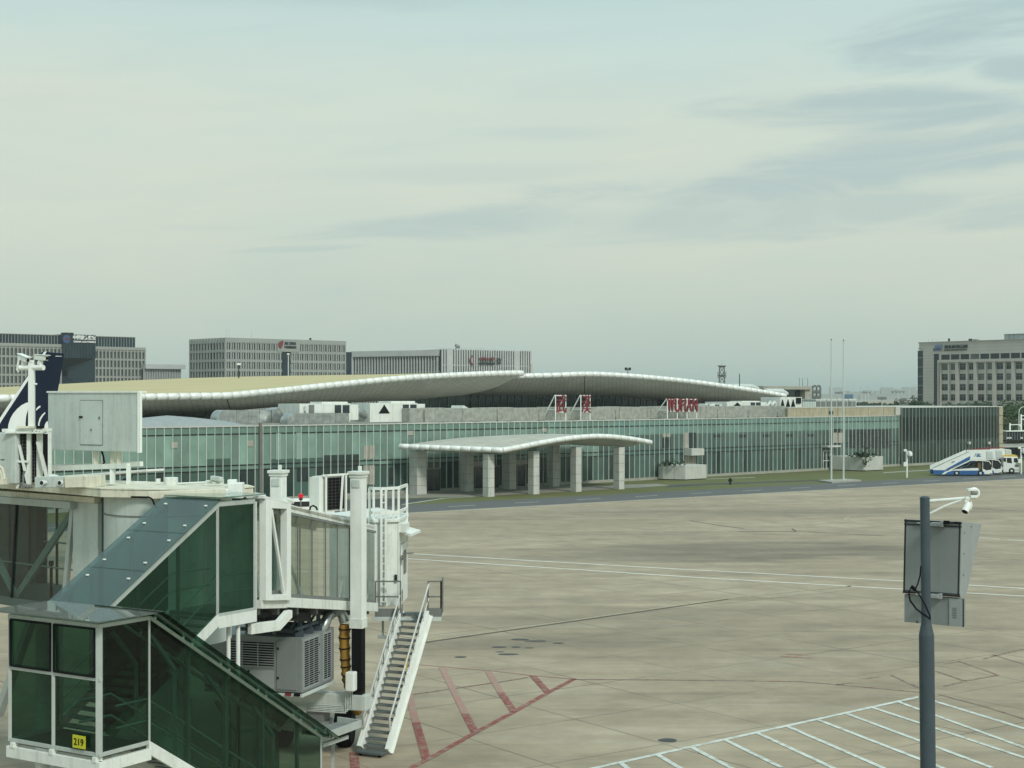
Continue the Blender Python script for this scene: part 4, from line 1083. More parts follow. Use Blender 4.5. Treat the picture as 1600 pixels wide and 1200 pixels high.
# ---- office with the red bird logo
def office_mid():
    o = Office(352, 600, (U.x, U.y), 'grey grid fronted office block with a red bird logo and a dark glass slot')
    s1 = o.S(538.5); zt = o.Z(352, 527.5)
    b = MB(); b.obox(o.pl.P(0, -26, 0), U * s1, o.pl.n * 26, V((0, 0, zt - .01))); b.build('wall', M['off_stone2'], o.t)
    rows = [zt - 2.0 - 3.72 * k for k in range(7)]
    lg0, lg1 = o.S(432), o.S(466); sl0, sl1 = o.S(439.5), o.S(453.5)
    n = 25; p = s1 / n; xs = [p * (k + .5) for k in range(n)]
    for i, r in enumerate(rows[:5]):
        for x in xs:
            if i == 0 and lg0 - .8 < x < lg1 + .8: continue
            if sl0 - .8 < x < sl1 + .8: continue
            for dx in (-.24, .24): o.window(x + (dx - .11) * p, x + (dx + .11) * p, r - 2.55, r)
    pr = MB()
    for k in range(n + 1):
        x = p * k
        zz_ = zt - .2
        if sl0 < x < sl1: continue
        pr.obox(o.pl.P(x - p * .15, 0, 0), U * (p * .30), o.pl.n * .55, V((0, 0, zz_)))
    for x in xs:
        if not (sl0 - .3 < x < sl1 + .3): pr.obox(o.pl.P(x - p * .12, 0, 0), U * (p * .24), o.pl.n * .35, V((0, 0, zt - .3)))
    pr.build('pier', M['off_stone2'], o.t)
    bd = MB()
    for r in rows:
        for a, c in ((0, sl0), (sl1, s1)): bd.obox(o.pl.P(a, 0, r + .02), U * (c - a), o.pl.n * .5, V((0, 0, 1.05)))
    bd.obox(o.pl.P(-.1, 0, zt - 1.7), U * (s1 + .2), o.pl.n * .62, V((0, 0, 1.72)))
    bd.build('band', M['off_stone2'], o.t)
    sp = MB(); sp.obox(o.pl.P(lg0, .5, rows[0] - 3.0), U * (lg1 - lg0), o.pl.n * .18, V((0, 0, 4.4))); sp.build('sign_panel', M['off_stone2'], o.t)
    g = MB(); g.obox(o.pl.P(sl0, .0, 0), U * (sl1 - sl0), o.pl.n * .14, V((0, 0, o.Z(446, 547.5)))); sg = g.build('glass_slot', M['off_glass'], o.t)
    # side face, turned to the left
    lf = 0; d = 26; pl2 = PL((o.pl.P(0).x, o.pl.P(0).y), (o.pl.n.x, o.pl.n.y))
    pb = MB(); k2 = 12
    for i, r in enumerate(rows[:5]):
        for k in range(k2):
            if k in (7, 8): continue
            for dx in (.2, .62):
                a = -26 + 26 * (k + dx) / k2
                o.rest.obox(o.pl.P(-.08, a, r - 2.55), U * .06, o.pl.n * .5, V((0, 0, 2.55)))
    sw = MB(); sw.obox(o.pl.P(-.12, -26 + 26 * 7.1 / k2, 0), U * .1, o.pl.n * 3.6, V((0, 0, zt - 1))); sw.build('side_glass_slot', M['off_glass'], o.t)
    for k in range(0, k2 + 1): pb.obox(o.pl.P(-.4, -26 + 26 * k / k2 - .3, 0), U * .4, o.pl.n * .6, V((0, 0, zt)))
    for r in rows: pb.obox(o.pl.P(-.35, -26, r + .02), U * .35, o.pl.n * 26, V((0, 0, 1.0)))
    pb.build('side_pier', M['off_stone2'], o.t)
    # logo and lettering
    b = MB(); X = lambda px: o.S(px); Zq = lambda py: o.Z(438, py)
    pts = [(440.6, 532.2), (440.8, 535.2), (438.9, 535.4), (440.6, 536.6), (439, 541), (437, 544.6), (434.6, 543.6), (433.2, 539.4), (433.6, 536), (436, 533.8)]
    b.prism([o.pl.P(X(x), .75, Zq(y)) for x, y in pts], o.pl.n * .25); b.build('bird_logo', M['signred'], o.t)
    text('AIR CHINA', 'sign_lettering', M['signdark'], o.t, o.pl.P(X(442.5), .75, Zq(538.6)), U, ZUP, X(461.2) - X(442.5), Zq(533.8) - Zq(538.6), .25, .04)
    text('\u4e2d\u56fd\u56fd\u9645\u822a\u7a7a', 'sign_lettering', M['signdark'], o.t, o.pl.P(X(442.5), .75, Zq(544.2)), U, ZUP, X(461.2) - X(442.5), Zq(540) - Zq(544.2), .25, .03)
    for px, h in ((374.5, 15), (376.5, 16), (380, 16), (415.5, 15), (414.2, 10)):
        m_ = MB(); p = o.pl.P(o.S(px), -10, zt); m_.tube([p, p + V((0, 0, h * .26))], .07, 5); m_.build('aerial', M['panelgrey'], o.t)
    rb = MB(); p = o.pl.P(o.S(496), -5, zt + .5); rb.box(p, (.8, .8, 1.2)); rb.build('roof_box', M['dark'], o.t)
    # link to the next block
    lk = MB(); lk.obox(o.pl.P(s1, -20, 0), U * (o.S(545) - s1), o.pl.n * 18, V((0, 0, o.Z(541, 549.5)))); lk.build('link_wall', M['off_stone2'], o.t)
    lk = MB(); lk.obox(o.pl.P(o.S(544.4), -18, 0), U * (o.S(553) - o.S(544.4)), o.pl.n * 16.5, V((0, 0, o.Z(548, 550)))); lk.build('link_glazing', M['off_glass'], o.t)
    o.done()
office_mid()

def office_fins():
    o = Office(688, 668, (U.x, U.y), 'wide office block of tall pale fins with a dark and red lettered sign')
    m_, c = 0, o.S(826); z1, z2 = 31.8, 32.3
    p0, p1 = W(552, 0, 690), W(688, 0, 668); lp = PL((p0.x, p0.y), (p1.x - p0.x, p1.y - p0.y)); Ll = (p1 - p0).xy.length
    b = MB(); b.obox(lp.P(0, -16, 0), lp.u * (Ll - .3), lp.n * 16, V((0, 0, z1 - .6))); b.obox(o.pl.P(m_, -18, 0), U * (c - m_), o.pl.n * 19, V((0, 0, z2 - .3))); b.build('wall', M['off_win'], o.t)
    zf = 29.3
    f = MB(); f.obox(lp.P(-.6, -17, zf), lp.u * (Ll + .2), lp.n * 18.4, V((0, 0, z1 - zf))); f.build('roof_fascia', M['off_pale'], o.t)
    n = 31; fins = MB()
    for k in range(n): fins.obox(lp.P(Ll * k / n, 0, 0), lp.u * .52, lp.n * .8, V((0, 0, zf)))
    n = 37
    for k in range(n + 1):
        wd = .74 if k not in (3, 31) else 2.2
        fins.obox(o.pl.P(m_ + (c - m_) * k / n - wd / 2, 1, 0), U * wd, o.pl.n * .45, V((0, 0, z2)))
    fins.build('fin', M['off_pale'], o.t)
    bd = MB()
    for z in (z2 - 7.2, z2 - 14.4): bd.obox(o.pl.P(m_, 1, z), U * (c - m_), o.pl.n * .3, V((0, 0, .5)))
    for z in (zf - 7, zf - 14): bd.obox(lp.P(0, 0, z), lp.u * Ll, lp.n * .3, V((0, 0, .4)))
    bd.build('floor_band', M['off_stone2'], o.t)
    e = MB(); e.obox(o.pl.P(c - .6, -18, 0), U * 1.2, o.pl.n * 20, V((0, 0, o.Z(826, 568)))); e.build('end_pier', M['off_beige'], o.t)
    e = MB(); e.obox(o.pl.P(c - 1.5, -8, z2 - .05), U * 3.2, o.pl.n * 8, V((0, 0, .25))); e.obox(o.pl.P(c, -6, o.Z(826, 560)), U * 2.0, o.pl.n * 6, V((0, 0, 3))); e.build('end_balcony', M['off_pale'], o.t)
    X = lambda px: o.S(px); Zq = lambda py: o.Z(757, py)
    text('\u4e2d\u56fd\u4e1c\u65b9\u822a\u7a7a', 'sign_lettering', M['signred'], o.t, o.pl.P(X(744), 2.1, Zq(564)), U, ZUP, X(768) - X(744), Zq(558.2) - Zq(564), .3, .05)
    text('CHINA EASTERN', 'sign_lettering', M['signdark'], o.t, o.pl.P(X(743.5), 2.1, Zq(569.8)), U, ZUP, X(768) - X(743.5), Zq(566.4) - Zq(569.8), .3, .06)
    b = MB()
    for t0 in range(2):
        pts = []
        for k in range(9):
            an = math.pi * (.55 + .8 * k / 8) + t0 * .5; r = 2.6
            pts.append(o.pl.P(X(737) + math.cos(an) * r, 2.1, Zq(564) + math.sin(an) * r * (1 if t0 == 0 else .7)))
        b.tube(pts, [.08 + .28 * math.sin(k / 8 * math.pi) for k in range(9)], 6)
    b.build('swallow_logo', M['signred'], o.t)
    text('\u6b66\u6c49', 'sign_lettering', M['signdark'], o.t, o.pl.P(X(771), 2.1, Zq(569)), U, ZUP, X(778) - X(771), Zq(559) - Zq(569), .3, .0)
    for px, pe, h in ((700, 724, .6), (728, 733, 2.2), (735, 750, .9), (756, 774, .8), (782, 787, .9)):
        r = MB(); r.bar(o.pl.P(o.S(px), -6, z2 + h), o.pl.P(o.S(pe), -6, z2 + h), .2); r.bar(o.pl.P(o.S(px), -6, z2 - 1), o.pl.P(o.S(px), -6, z2 + h), .14); r.bar(o.pl.P(o.S(pe), -6, z2 - 1), o.pl.P(o.S(pe), -6, z2 + h), .14); r.build('roof_rail', M['panelgrey'], o.t)
    r = MB(); p = o.pl.P(o.S(732), -8, z2 + 1.2); r.lathe([(.2, -1.2), (.2, 0), (1.2, .3), (1.4, .9)], p, 12, (.5, -.4, .7)); r.build('dish_aerial', M['grey'], o.t)
    o.done()
office_fins()

# ---- beige office at the right
def office_right():
    u = (U.y, -U.x)          # its front turns the other way
    o = Office(1436, 566, (.62, -.785), 'beige stone office block with square windows and a blue wave logo at right')
    D0 = 560; zt = o.Z(1453, 535.8)
    s1 = o.S(1680); u3 = o.pl.u; n3 = o.pl.n
    b = MB(); b.obox(o.pl.P(0, -24, 0), u3 * s1, n3 * 24, V((0, 0, zt))); b.build('wall', M['off_beige'], o.t)
    c = MB(); c.obox(o.pl.P(-.3, -24.3, zt), u3 * (s1 + .6), n3 * 24.6, V((0, 0, .35))); c.build('roof_coping', M['off_stone'], o.t)
    X = lambda px: o.S(px); Zq = lambda py, px=1500: o.Z(px, py)
    # strip of dark glass down the left of the front and the glass corner on the side
    g = MB(); g.obox(o.pl.P(X(1459.5), 0, 0), u3 * (X(1467) - X(1459.5)), n3 * .12, V((0, 0, Zq(553, 1463)))); g.build('glass_strip', M['off_glass'], o.t)
    g = MB(); g.obox(o.pl.P(X(1434.4), -.3, 0), u3 * (X(1442) - X(1434.4)), n3 * .5, V((0, 0, Zq(548, 1440)))); g.build('corner_glazing', M['off_glass'], o.t)
    for k in range(9): e = MB(); e.obox(o.pl.P(X(1434.4), .2, 2 + k * 3.4), u3 * (X(1442) - X(1434.4)), n3 * .04, V((0, 0, .2))); e.build('corner_glazing_bar', M['off_stone2'], o.t)
    # upper strip of windows
    za, zb = Zq(553.5), Zq(561.5); x0 = X(1471)
    pitch = (X(1486) - X(1471)) ; wx = pitch * .86
    k = 0
    while x0 + k * pitch < s1: o.window(x0 + k * pitch, x0 + k * pitch + wx, zb, za); k += 1
    # window grid below a proud portal frame
    x0 = X(1472); ph = (X(1500) - X(1472)) / 2; rows = [Zq(568), Zq(584.2), Zq(600.2), Zq(616.2), Zq(632)]; hh = Zq(568) - Zq(577.8)
    k = 0
    while x0 + k * ph < s1 - 2:
        w = ph * (.66 if k % 2 == 0 else .56)
        
        for r in rows:
            wo = o.window(x0 + k * ph, x0 + k * ph + w, r - hh, r)
            if wo:
                wb = MB(); wb.obox(o.pl.P(x0 + k * ph, .07, r - hh * .36), u3 * w, n3 * .05, V((0, 0, .14))); wb.obox(o.pl.P(x0 + k * ph + w * .48, .07, r - hh), u3 * .14, n3 * .04, V((0, 0, hh))); wb.build('window_bar', M['grey'], wo)
        k += 1
    fr = MB(); kk = 0
    while x0 + kk * ph < s1 - 1:
        if kk % 2 == 0: fr.obox(o.pl.P(x0 + kk * ph - ph * .36, 0, 0), u3 * (ph * .32), n3 * 1.0, V((0, 0, Zq(566))))
        else: fr.obox(o.pl.P(x0 + kk * ph - ph * .28, 0, 0), u3 * (ph * .2), n3 * .5, V((0, 0, Zq(566))))
        kk += 1
    fr.obox(o.pl.P(X(1467.5), 0, 0), u3 * (x0 - X(1467.5) - .1), n3 * 1.0, V((0, 0, Zq(566))))
    fr.build('pier', M['off_beige'], o.t)
    bd = MB(); bd.obox(o.pl.P(X(1467.5), 0, Zq(566)), u3 * (s1 - X(1467.5)), n3 * 1.15, V((0, 0, Zq(562) - Zq(566)))); bd.build('portal_band', M['off_beige'], o.t)
    # joints of the stone cladding
    j = MB()
    for z in [zt - .9 - k * 1.2 for k in range(28)]: j.obox(o.pl.P(.2, -.0, z), u3 * (X(1459) - .2), n3 * .012, V((0, 0, .05)))
    for z in [zt - .9 - k * 1.2 for k in range(4)]: j.obox(o.pl.P(X(1459), 0, z), u3 * (s1 - X(1459)), n3 * .012, V((0, 0, .05)))
    j.build('cladding_joint', M['grey'], o.t)
    # logo and name
    lg = MB(); P = lambda px, py: o.pl.P(X(px), .25, Zq(py, 1466))
    lg.prism([P(1458.3, 547.8), P(1460.6, 543.2), P(1462.0, 543.6), P(1461.0, 548)], n3 * .12)
    lg.prism([P(1462, 548.2), P(1463.2, 543.2), P(1468, 543.4), P(1473.5, 547.3)], n3 * .12); lg.build('wave_logo', M['signblue'], o.t)
    lg = MB(); lg.prism([P(1460.8, 542.4), P(1461.6, 539), P(1472.8, 538.2), P(1472.8, 544.2), P(1467, 542.4)], n3 * .12)
    lg.build('wave_logo_field', paint('faded_blue_sign', (.13, .19, .29), .5), o.t)
    text('\u6e56\u5317\u673a\u573a\u96c6\u56e2', 'sign_lettering', M['signdark'], o.t, o.pl.P(X(1475.8), .25, Zq(544.2)), u3, ZUP, X(1512) - X(1475.8), Zq(538.6) - Zq(544.2), .2, .03)
    text('HUBEI AIRPORTS GROUP', 'sign_lettering', M['signdark'], o.t, o.pl.P(X(1476), .25, Zq(547.5)), u3, ZUP, X(1511.5) - X(1476), Zq(545.4) - Zq(547.5), .2, .03)
    for px, h in ((1443, 1.6), (1449, 1.9), (1456, 1.2)):
        m_ = MB(); p = o.pl.P(o.S(px), -3, zt); m_.tube([p, p + V((0, 0, h))], .08, 5); m_.build('aerial', M['panelgrey'], o.t)
    for px, w, h in ((1476, .5, 1.2), (1508, 1.0, .8), (1515, 1.6, .6)):
        r = MB(); r.obox(o.pl.P(X(px), -2, zt + .3), u3 * w, -n3 * w, V((0, 0, h))); r.build('roof_box', M['dark' if px < 1510 else 'off_stone'], o.t)
    for k in range(7):
        r = MB(); q = o.pl.P(X(1556 + k * 7), -5, zt + .35); r.obox(q, u3 * 2.4, -n3 * 2.4, V((0, 0, 1.9))); r.build('roof_plant_box', M['off_pale'], o.t)
    r = MB(); r.obox(o.pl.P(X(1556), -4.6, zt + 2.3), u3 * (X(1608) - X(1556)), -n3 * 3, V((0, 0, .15))); r.build('plant_rail', M['off_stone'], o.t)
    o.done()
office_right()

# ---- lattice mast and far poles
def lattice_mast():
    D = 480; t = thing('lattice_mast', 'red and white lattice telecom mast rising behind the shell roof', 'telecom mast', (W(1128, 600, D).x, D, 0))
    x = W(1128, 600, D).x; zt, zb = W(0, 574, D).z, 0
    b = MB(); c = MB()
    def hw(z): return 1.15 - .4 * (z / zt)
    nz = 14
    for k in range(nz):
        z0, z1 = zt * k / nz, zt * (k + 1) / nz; a, e = hw(z0), hw(z1)
        cs0 = [V((x + sx * a, D + sy * a, z0)) for sx, sy in ((-1, -1), (1, -1), (1, 1), (-1, 1))]; cs1 = [V((x + sx * e, D + sy * e, z1)) for sx, sy in ((-1, -1), (1, -1), (1, 1), (-1, 1))]
        for i in range(4):
            b.bar(cs0[i], cs1[i], .14); j = (i + 1) % 4
            c.bar(cs0[i], cs1[j], .1); c.bar(cs0[j], cs1[i], .1); c.bar(cs1[i], cs1[j], .1)
    b.build('leg', M['grey'], t); c.build('bracing', M['grey'], t)
    p = MB()
    for z in (zt * .86, zt, zt * .7): p.lathe([(.8, 0), (1.35, .4), (1.35, .6)], (x, D, z), 12)
    for a in range(8): p.tube([V((x + math.cos(a) * 1.2, D + math.sin(a) * 1.2, zt * .84)), V((x + math.cos(a) * 1.25, D + math.sin(a) * 1.25, zt * .84 + 2))], .11, 5)
    p.build('platform', M['grey'], t)
    s = MB(); s.tube([V((x, D, zt)), V((x, D, W(0, 562, D).z))], .09, 5); s.build('spire', M['panelgrey'], t)
lattice_mast()
def pole(px, ytop, D, r, label, head=None, name='light_pole', cat='light pole', group='poles beyond the terminal'):
    t = thing(name, label, cat, (W(px, HZ, D).x, D, 0), 0, group); p = W(px, ytop, D)
    b = MB(); b.tube([V((p.x, D, 0)), p], [r * 1.4, r], 6); b.build('post', M['panelgrey'], t)
    if head:
        h = MB(); h.box(p, (head, .8, .5)); [h.box(p + V((head * k, -.4, -.6)), (.9, .5, .9)) for k in (-.4, -.13, .13, .4)]; h.build('lamp_bar', M['grey'], t)
    return t
for a in [(1345, 605, 900, .22, 'left of two thin pale poles above the trees right of the flagpoles', None), (1356.5, 604, 900, .22, 'right of two thin pale poles above the trees right of the flagpoles', None), (1403, 612, 1000, .25, 'floodlight pole with a wide lamp bar near the beige office', 9),
          (1352, 612.5, 1000, .25, 'floodlight pole with a small lamp bar among the thin pale poles', 7), (1310.5, 613, 1000, .25, 'floodlight pole with a lamp bar just left of the flagpoles', 5), (1421, 607, 1200, .3, 'faint thin pole standing farthest right before the beige office', None), (1378, 621, 700, .2, 'short floodlight pole over the dark tree line', 4)]: pole(*a)
def billboard():
    D = 800; t = thing('billboard', 'blue and pale billboard on a post behind the right flagpole', 'billboard', (W(1325, HZ, D).x, D, 0))
    b = MB(); p, q = W(1317, 623, D), W(1333, 616, D); b.lbox(p.x, q.x, D, D + .6, p.z, q.z); b.build('panel', paint('billboard_blue', (.10, .17, .26), .6, var=.4, scale=.15), t)
    b = MB(); c = (p.x + q.x) / 2; b.lbox(c - .5, c + .5, D + .7, D + 1.6, 0, q.z - .2); b.build('post', M['grey'], t)
billboard()
def steel_frame():
    D = 420; t = thing('gantry_frame', 'small grey gantry frame over the dark tree line near the beige office', 'gantry', (W(1412, 640, D).x, D, 0))
    b = MB()
    for x in (1406, 1418): b.bar(V((W(x, 0, D).x, D, 0)), W(x, 626, D), .35)
    b.bar(W(1405, 626, D), W(1419, 626, D), .35); b.bar(W(1405, 632, D), W(1419, 632, D), .35)
    b.build('frame', M['grey'], t)
    c = MB(); c.box(W(1412, 624, D), (1.5, .6, .7)); c.build('lamp', M['grey'], t)
steel_frame()

# ---- trees
def leaf_mat(name, cols):
    m, nt, out = nodes(name); L = nt.links.new
    b = N(nt, 'BsdfPrincipled', Roughness=.6); b.inputs['Specular IOR Level'].default_value = .2
    tc = N(nt, 'TexCoord'); n = N(nt, 'TexNoise', Scale=.55, Detail=4.0); L(tc.outputs['Object'], n.inputs['Vector'])
    gi = N(nt, 'NewGeometry'); rr = ramp(nt, gi.outputs['Random Per Island'], [(0, .55), (1, 1.35)])
    c = mixc(nt, 1.0, ramp(nt, n.outputs[0], [(.35, cols[0]), (.65, cols[1])]), rr, 'MULTIPLY')
    L(c, b.inputs['Base Color'])
    tl = N(nt, 'BsdfTranslucent'); L(c, tl.inputs[0]); mx = N(nt, 'MixShader'); mx.inputs[0].default_value = .25
    L(b.outputs[0], mx.inputs[1]); L(tl.outputs[0], mx.inputs[2]); L(mx.outputs[0], out.inputs[0]); return m
M['leaf'] = leaf_mat('dark_leaves', ((.028, .052, .024), (.052, .088, .038)))
M['leaf2'] = leaf_mat('mid_leaves', ((.045, .082, .032), (.085, .13, .052)))
M['leaf3'] = leaf_mat('olive_leaves', ((.065, .085, .036), (.11, .13, .06)))
M['bark'] = paint('bark', (.09, .075, .06), .9, var=.3)
def tree(px, ytop, D, r, label, mat, nleaf=1600, leaf=.55, group='trees beyond the terminal', low=.18):
    rr = random.Random(int(px * 7 + D)); x = W(px, HZ, D).x; H = W(px, ytop, D).z
    t = thing('broadleaf_tree', label, 'tree', (x, D, 0), 0, group)
    tk = MB(); top = V((x, D, H * .7)); tk.tube([V((x, D, 0)), V((x + .1, D, H * .35)), top], [.32, .22, .08], 7)
    cl = []
    for k in range(11):
        a = rr.uniform(0, 6.28); d = r * rr.uniform(.15, .72); z = H * rr.uniform(low + .18, .88)
        c = V((x + math.cos(a) * d, D + math.sin(a) * d, z)); R = r * rr.uniform(.32, .55); cl.append((c, R))
        tk.tube([V((x, D, z * .6)), c], [.1, .03], 5)
    cl.append((V((x, D, H - r * .38)), r * .42))
    tk.build('trunk', M['bark'], t)
    lv = MB()
    for k in range(nleaf):
        c, R = rr.choice(cl); v = V((rr.gauss(0, 1), rr.gauss(0, 1), rr.gauss(0, 1))).normalized(); p = c + v * R * rr.random() ** .4
        p.z = min(p.z, H + .3); n_ = (v + V((rr.uniform(-.6, .6), rr.uniform(-.6, .6), rr.uniform(-.1, 1)))).normalized()
        a = n_.cross(V((rr.random(), rr.random(), .3))).normalized() * leaf * rr.uniform(.5, 1.1); e = n_.cross(a).normalized() * leaf * rr.uniform(.4, .8)
        lv.poly([p - a, p - e, p + a, p + e])
    lv.build('crown', mat, t, recalc=False); return t
T = [(1428, 618, 430, 6, 'dark round tree left of the beige office corner', 'leaf'), (1447, 628, 410, 4, 'dark low tree under the glass side of the beige office', 'leaf'), (1482, 628.5, 400, 4.5, 'bushy tree before the left windows of the beige office', 'leaf'),
     (1508, 631, 395, 3.5, 'small low tree between two bushier trees before the beige office', 'leaf2'), (1540, 626.5, 400, 5, 'broad spreading tree before the middle of the beige office', 'leaf'), (1530, 630, 390, 3.2, 'low rounded tree left of the broad spreading tree', 'leaf'),
     (1572, 634, 370, 4.5, 'bushy tree just right of the dark glass block', 'leaf2'), (1586, 627, 380, 6.0, 'tall green tree above the grey shelter at the right edge', 'leaf2'), (1604, 630, 360, 5, 'green tree at the right edge behind the bent lamp', 'leaf2'),
     (1568, 651, 320, 3.4, 'olive tree low beside the end wall of the dark block', 'leaf3'), (1580, 655, 325, 3.6, 'pale olive tree behind the grey shelter roof', 'leaf3'), (1596, 656, 330, 3.8, 'olive tree behind the white camera gantry at the right edge', 'leaf3'), (1575, 668, 305, 3.0, 'low dense shrub tree behind the left end of the grey shelter', 'leaf2')]
for (px, y, D, r, lab, mt) in T: tree(px, y, D, r, lab, M[mt], 2300, .42)
# the dark wood along the horizon
def wood():
    rr = random.Random(4); lv = MB()
    for k in range(120):
        D = rr.uniform(620, 900); px = rr.uniform(1180, 1470); H = W(px, rr.uniform(627.5, 632), D).z; x = W(px, 0, D).x; R = rr.uniform(2.4, 4.2)
        for i in range(70):
            v = V((rr.gauss(0, 1), rr.gauss(0, 1), rr.gauss(0, 1))).normalized() * rr.random() ** .4
            p = V((x + v.x * R * 1.2, D + v.y * R, max(.3, H * .62 + v.z * H * .36))); a = V((rr.uniform(-1, 1), rr.uniform(-1, 1), rr.uniform(-.4, .4))).normalized() * .8; e = V((rr.uniform(-.3, .3), rr.uniform(-1, 1), 1)).normalized() * .7
            lv.poly([p - a, p - e, p + a, p + e])
    tag(lv.build('distant_wood', M['leaf'], recalc=False, base=(0, 0, 0)), kind='stuff')
wood()
def far_town():
    rr = random.Random(11); b = MB()
    for k in range(46):
        px = rr.choice([rr.uniform(1290, 1430), rr.uniform(1340, 1400), rr.uniform(1385, 1425)]); D = rr.uniform(5000, 7500); h = W(px, rr.uniform(604, 612) if rr.random() < .4 else rr.uniform(612, 617), D).z
        b.box(V((W(px, 0, D).x, D, max(4, h) / 2)), (rr.uniform(25, 60), 20, max(8, h)))
    for k in range(160):
        px = rr.uniform(-100, 1700); D = rr.uniform(4500, 8000); h = rr.uniform(8, 20)
        b.box(V((W(px, 0, D).x, D, h / 2)), (rr.uniform(60, 160), 20, h))
    tag(b.build('distant_town', M['off_stone'], base=(0, 0, 0)), kind='stuff')
far_town()
# ================================================================ passenger boarding bridge, seen from its right side
M['glass_clear'] = thin_glass('clear_wall_glass', (.80, .86, .82), .06)
M['glass_teal'] = thin_glass('teal_wall_glass', (.42, .55, .52), .05)
M['glass_green'] = thin_glass('dark_green_glass', (.19, .345, .272), .027)
M['glass_roof'] = thin_glass('grey_green_roof_glass', (.42, .54, .51), .075, glcol=(.95, 1, 1), dust=.03)
M['glass_dusty'] = thin_glass('dusty_roof_glass', (.36, .46, .42), .08, dust=.2)
M['frame'] = paint('pale_grey_frame', (.42, .46, .43), .45, .1, var=.06, dirt=(.2, .2, .17), dirt_amt=.4)
M['innerdark'] = paint('dark_interior', (.045, .06, .055), .7, var=.15)
M['innermid'] = paint('interior_lining', (.10, .13, .115), .7, var=.1)
M['tread'] = paint('grating_tread', (.10, .118, .118), .6, .2, var=.12)
M['lightstep'] = paint('pale_stair_tread', (.30, .32, .30), .6, var=.1, dirt=(.1, .1, .09), dirt_amt=.4)
M['midframe'] = paint('grey_green_inner_frame', (.26, .31, .285), .5, var=.1)
M['railw'] = paint('bright_steel_rail', (.62, .63, .60), .3, .5, var=.08)
M['rail'] = paint('steel_handrail', (.50, .52, .50), .35, .3, var=.1)

TP = PL((-6.82, 46.0), (1.44, 5.0))
TW = 2.35                                   # tunnel width
bridge = thing('boarding_bridge', 'white and glass passenger boarding bridge with lift columns and a round rotunda', 'boarding bridge', (-8.5, 46, 0), TP.rot)
def quadbar(b, p, q, h0, h1, depth):
    """beam on the tunnel side from p to q (top edge), h0/h1 high, going depth inwards"""
    b.prism([p, q, q - ZUP * h1, p - ZUP * h0], -TP.n * depth)
